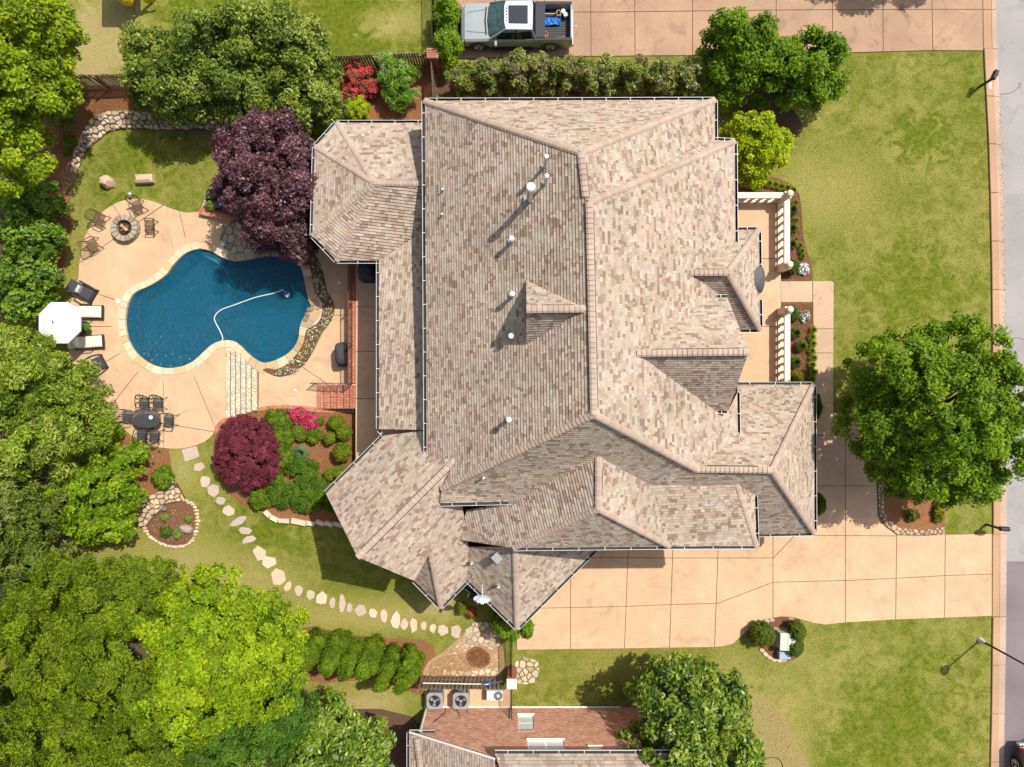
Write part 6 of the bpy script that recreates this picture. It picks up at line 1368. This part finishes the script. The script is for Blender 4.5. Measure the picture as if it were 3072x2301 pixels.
nm = ['first','second','third','fourth','fifth','sixth','seventh','eighth','ninth','tenth']
for i, (x, y, rx_, ry_) in enumerate(hx): plant('hedge_shrub', f'{nm[i]} glossy hedge shrub counted from the left between the house and the upper drive', 'shrub', PX((x,y+7,rx_,ry_*.92,.3,2.6+.3*(i%3)),(x+6,y+34,rx_*.8,22,.2,2.0)), PHOT, True, 'hedge of glossy shrubs north of the house', 5)
plant('shrub', 'upper bright green shrub between the iron fence and the silver pickup', 'shrub', PX((965,30,30,38,.2,2.2)), {**BRIGHT, 'L': .12, 'rc': .25}); plant('shrub', 'lower bright green shrub between the iron fence and the silver pickup', 'shrub', PX((966,102,32,38,.2,2.4)), {**BRIGHT, 'L': .12, 'rc': .25})
plant('azalea', 'coral red azalea by the picket fence', 'shrub', PX((772,165,38,32,.1,1.3),(765,205,30,22,.1,1.0),(795,190,26,22,.1,1.1)), AZAL)
plant('variegated_shrub', 'arching white-and-green variegated shrub right of the red azalea', 'shrub', PX((855,165,46,42,.2,2.0),(862,205,40,32,.2,1.5)), VARI, True, None, 8)
plant('shrub', 'large rounded chartreuse shrub below the red azalea', 'shrub', PX((770,235,30,27,.1,1.2)), {**CHART, 'L': .08, 'rc': .14}); plant('shrub', 'smaller rounded chartreuse shrub beside the larger one below the azalea', 'shrub', PX((724,248,24,23,.1,1.0)), {**CHART, 'L': .08, 'rc': .14})
plant('shrub', 'bright yellow-green shrub tucked against the north-west roof corner', 'shrub', PX((703,285,24,20,.1,1.1)), {**CHART, 'L': .09, 'rc': .16})
# garden bed by the maple
for px_, py_, rx_, ry_, z_, l, sp_ in ((835,1262,44,38,1.0,'bright green spreading shrub left of the pink azalea',BOXG),(843,1312,40,38,.9,'green spreading shrub between the crimson maple and the ornamental grass',BOXG),(848,1368,36,40,.8,'green groundcover shrub at the right side of the crimson maple',BOXG),(899,1296,26,26,.8,'yellow-green mound below the pink azalea',{**BOXG,'pal':[(.14,.19,.012),(.18,.22,.016)]}),(941,1308,24,24,.8,'green mound left of the clipped balls',BOXG),(905,1408,56,38,.9,'dark green feathery juniper below the ornamental grass',JUNI),(918,1462,58,44,1.0,'broad feathery juniper in the middle of the lower bed',JUNI),(850,1472,56,56,1.0,'feathery juniper at the lower left of the bed',JUNI),(784,1490,38,38,1.0,'rounded green shrub at the foot of the crimson maple',BOXG),(958,1468,30,36,.9,'feathery juniper next to the house corner',JUNI),(925,1512,42,30,.8,'low juniper above the pale stone blocks',JUNI),(1005,1500,34,40,.8,'shaded green shrub under the diagonal wing eave',JUNI)):
    plant('shrub', l, 'shrub', [(px_,py_,rx_,ry_,.05,z_)], sp_, True, None, 4)
for px_, py_, r_, l in ((1008,1267,21,'clipped green ball topmost in the bed beside the terrace'),(1031,1297,24,'large yellow-green clipped ball just below the topmost one'),(990,1314,18,'small clipped ball left of the large yellow-green one'),(1026,1357,27,'biggest clipped ball, alone in the middle of the straw'),(988,1424,17,'small clipped shrub left of the lowest ball'),(1022,1420,21,'lowest clipped ball against the diagonal eave')):
    plant('topiary_ball', l, 'topiary', [(px_,py_,r_,r_*1.05,.1,r_/S*1.9+.25)], BALL, True, 'clipped ball shrubs in the straw bed', 3)
plant('small_plant', 'little yellow-green plant right of the pink azalea', 'plant', [(963,1263,11,12,.02,.35)], {**CHART,'L':.08,'rc':.1,'pal':[(.16,.2,.012)]}, False)
plant('azalea', 'hot pink azalea in bloom at the brick edging', 'shrub', [(895,1246,38,22,.1,.9),(925,1265,30,26,.1,.9)], {**AZAL,'pal':[(.50,.02,.09),(.42,.015,.06),(.55,.10,.22),(.09,.13,.02)]}, True, None, 4)
def tuft(name, label, cat, px_, py_, R, h, n, cols, wd=.02, group=None, z0=.03):
    """arching blades from one root"""
    c = W(px_, py_, z0); r = thing(name, label, cat, c, 0, group); a = RNG.uniform(0, 6.28, n); L_ = R*RNG.uniform(.5, 1.0, n); hh = h*RNG.uniform(.6, 1.1, n); dx, dy = np.cos(a), np.sin(a); v = np.zeros((n, 6, 3), np.float32); s = np.c_[-dy, dx]*wd/2
    for j, (f, zf, wf) in enumerate(((.05,0,1),(.5,1,.9),(1,.72,.1))):
        for k, sg in enumerate((-1, 1)): v[:, j*2+k, 0] = dx*L_*f + s[:, 0]*sg*wf; v[:, j*2+k, 1] = dy*L_*f + s[:, 1]*sg*wf; v[:, j*2+k, 2] = hh*zf
    me = bpy.data.meshes.new(name); fs = []
    for i in range(n): b = i*6; fs += [(b,b+1,b+3,b+2),(b+2,b+3,b+5,b+4)]
    me.from_pydata([tuple(q) for q in v.reshape(-1, 3)], [], fs); at = me.color_attributes.new('Col','FLOAT_COLOR','POINT'); cc = np.ones((n,6,4),np.float32); pal = np.array(cols); cc[:,:,:3] = (pal[RNG.integers(0,len(pal),n)]*RNG.uniform(.8,1.2,(n,1)))[:,None,:]; at.data.foreach_set('color', cc.ravel()); me.materials.append(M_leaf); o = bpy.data.objects.new('blades', me); C.objects.link(o); o.parent = r; return r
tuft('ornamental_grass', 'silvery green fountain grass in the middle of the maple bed', 'ornamental grass', 910, 1357, .55, .6, 420, [(.13,.22,.09),(.20,.27,.15),(.10,.18,.05)], .03)
LG = [(.20,.25,.012),(.26,.30,.02),(.15,.21,.012)]; k = 0
lab = ['at the upper end','second from the top','third from the top','in the middle','fifth from the top','sixth from the top','seventh from the top','at the lower end']
for i in range(8): tuft('liriope_clump', f'yellow-green grass clump {lab[i]} of the row beside the front walk', 'grass clump', 2436 - 4*(i%2), 990+21*i, .30, .26, 130, LG, .03, 'yellow-green clumps edging the southern front bed')
for i, (x, y) in enumerate(((2268,556),(2286,550),(2305,553),(2322,556),(2340,562),(2358,566),(2376,573))): tuft('liriope_clump', f'{nm[i]} yellow-green clump from the left along the top of the front bed', 'grass clump', x, y, .30, .26, 130, LG, .03, 'yellow-green clumps along the top of the front bed')
for i, (x, y, R_) in enumerate(((2384,610,.24),(2385,662,.22),(2388,687,.2),(2384,720,.2),(2397,738,.22),(2402,755,.24),(2406,770,.22))): tuft('liriope_clump', f'{nm[i]} yellow-green clump counted down the lawn edge of the northern front bed', 'grass clump', x, y, R_, .24, 110, LG, .03, 'yellow-green clumps along the lawn edge of the front bed')
DG = [(.10,.15,.014),(.15,.18,.03),(.08,.12,.01),(.16,.12,.03)]
for i, (x, y) in enumerate(((2370,634),(2368,690),(2368,737),(2380,1000),(2397,1039),(2381,1087))): tuft('abelia_shrub', ('dark tufted shrub beside the northern balustrade, topmost','dark tufted shrub beside the northern balustrade, in the middle','dark tufted shrub beside the northern balustrade, lowest','dark tufted shrub behind the southern white flowers','dark tufted shrub standing out of line in the southern front bed','dark tufted shrub above the golden ball by the garage roof')[i], 'shrub', x, y, .38, .5, 520, DG, .04, 'dark tufted shrubs along the balustrade')
plant('topiary_ball', 'round green ball shrub beside the finial north of the entrance walk', 'topiary', [(2377,800,18,24,.05,.8)], {**BALL,'pal':[(.07,.12,.012),(.10,.15,.014)]}, False); plant('topiary_ball', 'round green ball shrub beside the finial south of the entrance walk', 'topiary', [(2378,943,19,24,.05,.8)], {**BALL,'pal':[(.07,.12,.012),(.10,.15,.014)]}, False)
plant('topiary_ball', 'golden green ball shrub against the garage roof in the southern front bed', 'topiary', [(2388,1134,23,24,.05,.9)], {**BALL,'pal':[(.17,.18,.012),(.21,.21,.016)]}, False)
plant('shrub', 'low green shrub at the inner end of the top front bed', 'shrub', [(2272,578,22,10,.05,.5)], BOXG, False)
for x, y, l in ((2411,806,'mat of white flowers north of the entrance walk'),(2414,948,'mat of white flowers south of the entrance walk')): plant('white_flowers', l, 'flowers', [(x,y,16,21,.02,.26)], spec([(.75,.75,.78),(.7,.7,.72),(.12,.18,.04),(.10,.15,.03)], .07, .8, 1.6, .12, .5, M_petal, wob=.1), False)
plant('shrub', 'dark clipped shrub under the garage eave beside the drive', 'shrub', [(2452,1512,18,34,.1,1.5)], {**BALL,'pal':[(.08,.13,.012)]}, False); plant('shrub', 'clipped shrub mostly hidden under the garage roof edge higher up', 'shrub', [(2446,1220,12,40,.1,1.3)], {**BALL,'pal':[(.08,.13,.012)]}, False)
plant('boxwood', 'large clipped round shrub left of the green transformer box', 'shrub', [(2288,1903,36,38,.1,1.3)], {**BALL,'pal':[(.10,.15,.012),(.14,.18,.014)]}, False); plant('boxwood', 'clipped shrub at the upper right of the green transformer box', 'shrub', [(2391,1892,25,31,.1,1.2)], {**BALL,'pal':[(.10,.15,.012),(.14,.18,.014)]}, False); plant('boxwood', 'clipped shrub at the lower right of the green transformer box', 'shrub', [(2384,1943,26,26,.1,1.0)], {**BALL,'pal':[(.085,.13,.012),(.12,.16,.014)]}, False)
plant('small_plant', 'reddish-green plant in the open part of the bed under the big front tree', 'plant', [(2738,1545,20,20,.03,.5)], {**BRIGHT,'L':.12,'rc':.15,'pal':[(.12,.15,.012),(.20,.10,.02),(.08,.12,.01)]}, False)
plant('small_plant', 'yellow weedy plant at the lawn side of the bed under the big front tree', 'plant', [(2818,1540,16,30,.03,.5)], {**CHART,'L':.1,'rc':.14,'pal':[(.24,.25,.01),(.18,.2,.01)]}, False)
plant('vine', 'bright green vine spilling round the lowest corner of the house roof', 'vine', [(1510,1868,38,38,.3,2.4),(1535,1900,22,20,.3,1.8),(1582,1885,22,22,.2,2)], {**BRIGHT,'L':.14,'rc':.22}, True, None, 5)
plant('small_plant', 'yellowish plant in the shade below the eave corner chairs', 'plant', [(1387,1822,15,22,.05,.8)], {**CHART,'L':.1,'rc':.14,'pal':[(.20,.22,.01),(.12,.16,.01)]}, False); plant('small_plant', 'orange-red leaved plant below the satellite dish', 'plant', [(1412,1838,17,16,.05,.6)], {**AZAL,'pal':[(.45,.08,.03),(.30,.05,.03),(.10,.12,.02)]}, False)
plant('small_plant', 'leafy plant growing in the dry bed at the bottom right', 'plant', [(2277,2262,16,24,.03,.6)], {**BRIGHT,'L':.13,'rc':.16,'pal':[(.10,.16,.012)]}, False)
plant('potted_plant', 'green plant in the clay pot beside the loungers', 'plant', [(258,980,11,11,.45,.8)], {**VARI,'L':.12,'rc':.1,'zmin':.4}, False); plant('potted_plant', 'leafy plant in the teal pot at the brick planter', 'plant', [(632,582,12,12,.5,.95)], {**VARI,'L':.13,'rc':.1,'zmin':.5}, False)
plant('small_plant', 'pale yellow-green plant at the front of the brick planter', 'plant', [(632,618,15,14,.25,.7)], {**CHART,'L':.10,'rc':.12,'pal':[(.28,.32,.08),(.16,.22,.03)],'zmin':.25}, False); plant('small_plant', 'coral flowers at the back of the brick planter', 'flowers', [(648,572,12,18,.25,.6)], {**AZAL,'L':.08,'rc':.1,'pal':[(.45,.14,.06),(.10,.18,.03),(.4,.35,.3)],'zmin':.25}, False)
for i, (x, y, r_) in enumerate(((494,1552,12),(565,1556,10),(497,1596,17),(531,1604,13))): plant('small_plant', ('pale green plant in the upper left of the teardrop bed','pale green plant at the right rim of the teardrop bed','dark green mound at the bottom of the teardrop bed','spiky light green plant beside the boulder in the teardrop bed')[i], 'plant', [(x,y,r_,r_,.05,.4)], {**CHART,'L':.1,'rc':.12,'pal':[[(.20,.26,.05)],[(.18,.24,.04)],[(.08,.14,.012)],[(.20,.27,.06)]][i]}, False)
for i, (x, y) in enumerate(((2318,1866),(459,1340),(480,1352))):
    if i: tuft('small_plant', ('','small yellow-green tuft below the dining patio on the left','small yellow tuft below the dining patio on the right')[i], 'plant', x, y, .12, .15, 40, LG, .03)
# conifers in a row
cb = [(966,1905,34),(1030,1912,32),(1083,1925,28),(1132,1925,29),(1187,1950,28),(1243,1950,34)]
rcn = random.Random(41)
for i, (x, y, r_) in enumerate(cb):
    B_ = []; hs = rcn.uniform(.85, 1.12)
    for j, (f, rr_, z0, z1, dx) in enumerate(((0,1.0,.1,2.2,0),(.45,.95,.8,3.2,-2),(.85,.66,2.0,4.1,-4),(.62,.52,1.2,3.5,15),(.5,.5,.9,3.0,-17),(.15,.55,.3,2.0,18))):
        z0, z1 = z0*hs, z1*hs*rcn.uniform(.9, 1.1); k_ = 1/(1-(z0+.5*(z1-z0))/CH); B_.append(((1536+(x-1536)*k_) - 6*f + dx*rcn.uniform(.6, 1.2), 1150.5+(y-1150.5)*k_ + 28*f + rcn.uniform(-5, 5), r_*rr_*k_*rcn.uniform(.9, 1.15), r_*rr_*1.1*k_, z0, z1))
    plant('arborvitae', f'{nm[i]} clipped conifer from the left in the row below the stepping stones', 'tree', B_, {**ARBO, 'wob': .12, 'rc': .24}, True, 'row of clipped conifers', 2)
# flowers and groundcover nobody would count
def scatter(name, poly_px, n, L, asp, cols, z, m, hz=.1, tilt=.4):
    poly = np.array(poly_px); x0, y0 = poly.min(0); x1, y1 = poly.max(0); X = RNG.uniform(x0, x1, n*4); Y = RNG.uniform(y0, y1, n*4); k = inside_np(X, Y, [tuple(p) for p in poly]); X, Y = X[k][:n], Y[k][:n]; zz = z + RNG.uniform(0, hz, len(X)); kk = (1 - zz/CH)/S
    P = np.c_[(X-1536)*kk, -(Y-1150.5)*kk, zz]; nn = np.array([0,0,1.]) + RNG.normal(size=P.shape)*tilt; pal = np.array(cols); col = pal[RNG.integers(0, len(pal), len(P))]*RNG.uniform(.8, 1.2, (len(P), 1)); o = link(name, leaf_mesh(name, P, nn, L*RNG.uniform(.6, 1.3, len(P)), asp, col, m)); o['kind'] = 'stuff'; return o
pc = []
for _ in range(170):
    while True:
        x, y = random.uniform(820, 1005), random.uniform(770, 1125)
        if inside((x, y), pool_bed_poly): pc.append((x, y)); break
P_, N_, S_, C_ = [], [], [], []
for x, y in pc:
    c = W(x, y, .14); n_ = 9
    for j in range(n_): P_.append((c.x+random.gauss(0,.045), c.y+random.gauss(0,.045), c.z+random.uniform(.02,.08))); C_.append(random.choice([(.78,.78,.74),(.72,.74,.68),(.16,.25,.03),(.12,.2,.02),(.20,.27,.04)])); S_.append(random.uniform(.04,.07))
o = link('bedding_flowers', leaf_mesh('bedding_flowers', np.array(P_), np.array([0,0,1.])+RNG.normal(size=(len(P_),3))*.4, np.array(S_), .8, np.array(C_, np.float32), M_petal)); o['kind'] = 'stuff'
scatter('groundcover_sprouts', [(440,1572),(482,1622),(560,1625),(588,1560),(545,1510),(500,1520)], 260, .09, .6, [(.35,.35,.18),(.16,.22,.04),(.25,.3,.1)], .06, M_leaf, .06)
scatter('bark_chips', pool_bed_poly, 1500, .06, .5, [(.19,.085,.045),(.12,.055,.03),(.24,.12,.06)], .105, M_leaf, .02, .3)
scatter('bark_chips', [(2345,600),(2400,600),(2408,700),(2434,830),(2345,838)], 1300, .08, .4, [(.21,.10,.055),(.13,.06,.035),(.26,.14,.08)], .035, M_leaf, .02, .3)
scatter('bark_chips', [(2347,912),(2436,912),(2436,1150),(2347,1150)], 1800, .08, .4, [(.21,.10,.055),(.13,.06,.035),(.26,.14,.08)], .035, M_leaf, .02, .3)
scatter('pine_needles', [(880,1250),(1062,1245),(1062,1400),(1030,1560),(960,1560)], 3500, .13, .10, [(.30,.15,.06),(.22,.11,.05),(.36,.20,.09)], .04, M_leaf, .03, .3)
scatter('pine_needles', [(200,300),(460,290),(500,335),(360,325),(290,340),(215,420),(150,480)], 3500, .13, .10, [(.32,.15,.055),(.22,.10,.04),(.38,.20,.08)], .03, M_leaf, .03, .3)
scatter('pine_needles', [(1404,1960),(1440,1944),(1468,1966),(1466,1988),(1440,2000),(1412,1988)], 900, .14, .10, [(.26,.12,.05),(.18,.08,.035),(.32,.17,.08)], .12, M_leaf, .05, .5)
scatter('fallen_leaves', [(1550,1955),(2170,1945),(2260,2000),(2280,2150),(1560,2120)], 130, .10, .5, [(.40,.20,.05),(.30,.12,.05),(.45,.32,.10)], .05, M_leaf, .02, .3)
scatter('fallen_leaves', [(2160,2080),(2330,2120),(2390,2290),(2100,2290)], 500, .09, .4, [(.40,.28,.10),(.30,.18,.07),(.45,.35,.15)], .03, M_leaf, .03, .4)
scatter('tan_gravel', [(1288,1995),(1330,1968),(1395,1960),(1420,2005),(1400,2030),(1288,2030)], 2600, .07, .75, [(.48,.32,.17),(.55,.38,.2),(.40,.26,.14)], .035, M_leaf, .04, .4)
scatter('gutter_debris', [(2994,290),(3006,290),(3012,560),(3019,800),(3022,1000),(3010,1000),(3004,700)], 420, .06, .7, [(.55,.47,.38),(.40,.28,.2),(.6,.55,.48)], .03, M_leaf, .02, .3)
scatter('tan_gravel', [(215,480),(240,500),(228,540),(190,590),(180,520)], 900, .09, .75, [(.48,.30,.15),(.52,.36,.2),(.36,.22,.11)], .03, M_leaf, .04, .4)
# lawn blades: short real grass over the open lawn
noG = [low, up, walk, left, right, [(1225,250),(2230,280),(2460,1140),(2460,1610),(1780,1660),(1560,1880),(1400,1745),(1320,1825),(1070,1675),(990,1480),(1070,1380),(1060,740),(930,720),(940,430)], [(2966,-100),(4000,-100),(4000,2400),(2966,2400)], [(375,745),(600,740),(910,780),(940,900),(900,1090),(500,1110),(370,1000)], [(640,1230),(1070,1230),(1070,1570),(800,1535),(640,1400)], [(1285,1880),(1500,1870),(1540,2120),(1285,2120)], [(2195,530),(2360,540),(2420,740),(2445,1160),(2195,1160)], [(1270,2118),(1960,2118),(1960,2400),(1220,2400)], [(425,1500),(595,1495),(595,1640),(430,1610)], [(40,300),(280,290),(560,330),(640,395),(300,420),(220,560),(160,900),(40,900)],[(2255,1850),(2412,1850),(2412,1985),(2255,1985)],[(2630,1200),(2870,1200),(2838,1606),(2630,1606)]]
ng = 330000; X = RNG.uniform(-40, 2975, ng); Y = RNG.uniform(-40, 2340, ng); keep = np.ones(ng, bool)
for q in noG: keep &= ~inside_np(X, Y, q)
for q_ in (bank, rbp): keep &= ~inside_np(X, Y, q_)
X, Y = X[keep], Y[keep]; n = len(X); bx, by = (X-1536)/S, -(Y-1150.5)/S; a = RNG.uniform(0, 6.28, n); hgt = RNG.uniform(.03, .065, n); ln = RNG.uniform(.012, .045, n); wd = RNG.uniform(.006, .012, n)
v = np.zeros((n, 3, 3), np.float32); v[:, 0] = np.c_[bx - np.sin(a)*wd, by + np.cos(a)*wd, np.zeros(n)]; v[:, 1] = np.c_[bx + np.sin(a)*wd, by - np.cos(a)*wd, np.zeros(n)]; v[:, 2] = np.c_[bx + np.cos(a)*ln, by + np.sin(a)*ln, hgt]
me = bpy.data.meshes.new('grass'); me.vertices.add(n*3); me.loops.add(n*3); me.polygons.add(n); me.vertices.foreach_set('co', v.ravel()); me.loops.foreach_set('vertex_index', np.arange(n*3, dtype=np.int32)); me.polygons.foreach_set('loop_start', np.arange(0, n*3, 3, dtype=np.int32)); me.update(calc_edges=True)
lowf = .5 + .25*np.sin(bx*.9 + 1.3*np.sin(by*.7)) + .25*np.sin(by*1.1 + 1.7*np.sin(bx*.5+2)); pal = np.array([(.075,.125,.005),(.14,.17,.010),(.27,.24,.07),(.20,.19,.035)]); el = np.zeros(n)
for (px_, py_, rx_, ry_, am_) in GRASS_PATCH: el += am_*np.clip((1.2 - np.hypot((X-px_)/rx_, (Y-py_)/ry_))/.7, 0, 1)
pick_ = np.where(RNG.uniform(size=n) < .56 + .30*lowf - .45*el, RNG.integers(0, 2, n), RNG.integers(2, 4, n)); cc = np.ones((n, 3, 4), np.float32); cc[:, :, :3] = (pal[pick_]*RNG.uniform(.75, 1.25, (n, 1)))[:, None, :]
at = me.color_attributes.new('Col', 'FLOAT_COLOR', 'POINT'); at.data.foreach_set('color', cc.ravel()); me.materials.append(M_leaf); o = link('grass', me); o['kind'] = 'stuff'
# the tree north of the upper drive whose shadow falls on the concrete (its crown stands beyond the frame)
pt = thing('tree', 'broad tree just beyond the top edge that shades the upper drive', 'tree', (0,0,0)); OB = [(20.6,23.3,4.2,2.6,1.7,1.6),(23.0,23.4,4.4,2.2,1.6,1.6),(18.6,23.2,4.0,1.4,1.1,1.3)]
P, Nn, Sz, Cl, tops = crown_pts(OB, OAK); link('crown', leaf_mesh('crown', P, Nn, Sz, .6, Cl, M_leaf, .25), pt); obj('trunk', MB().tube([(21.3,23.6,0),(21.3,23.6,4)], [.16,.1], 8), M_bark, pt)
print('LEAVES', NLEAF[0], 'grass', n)
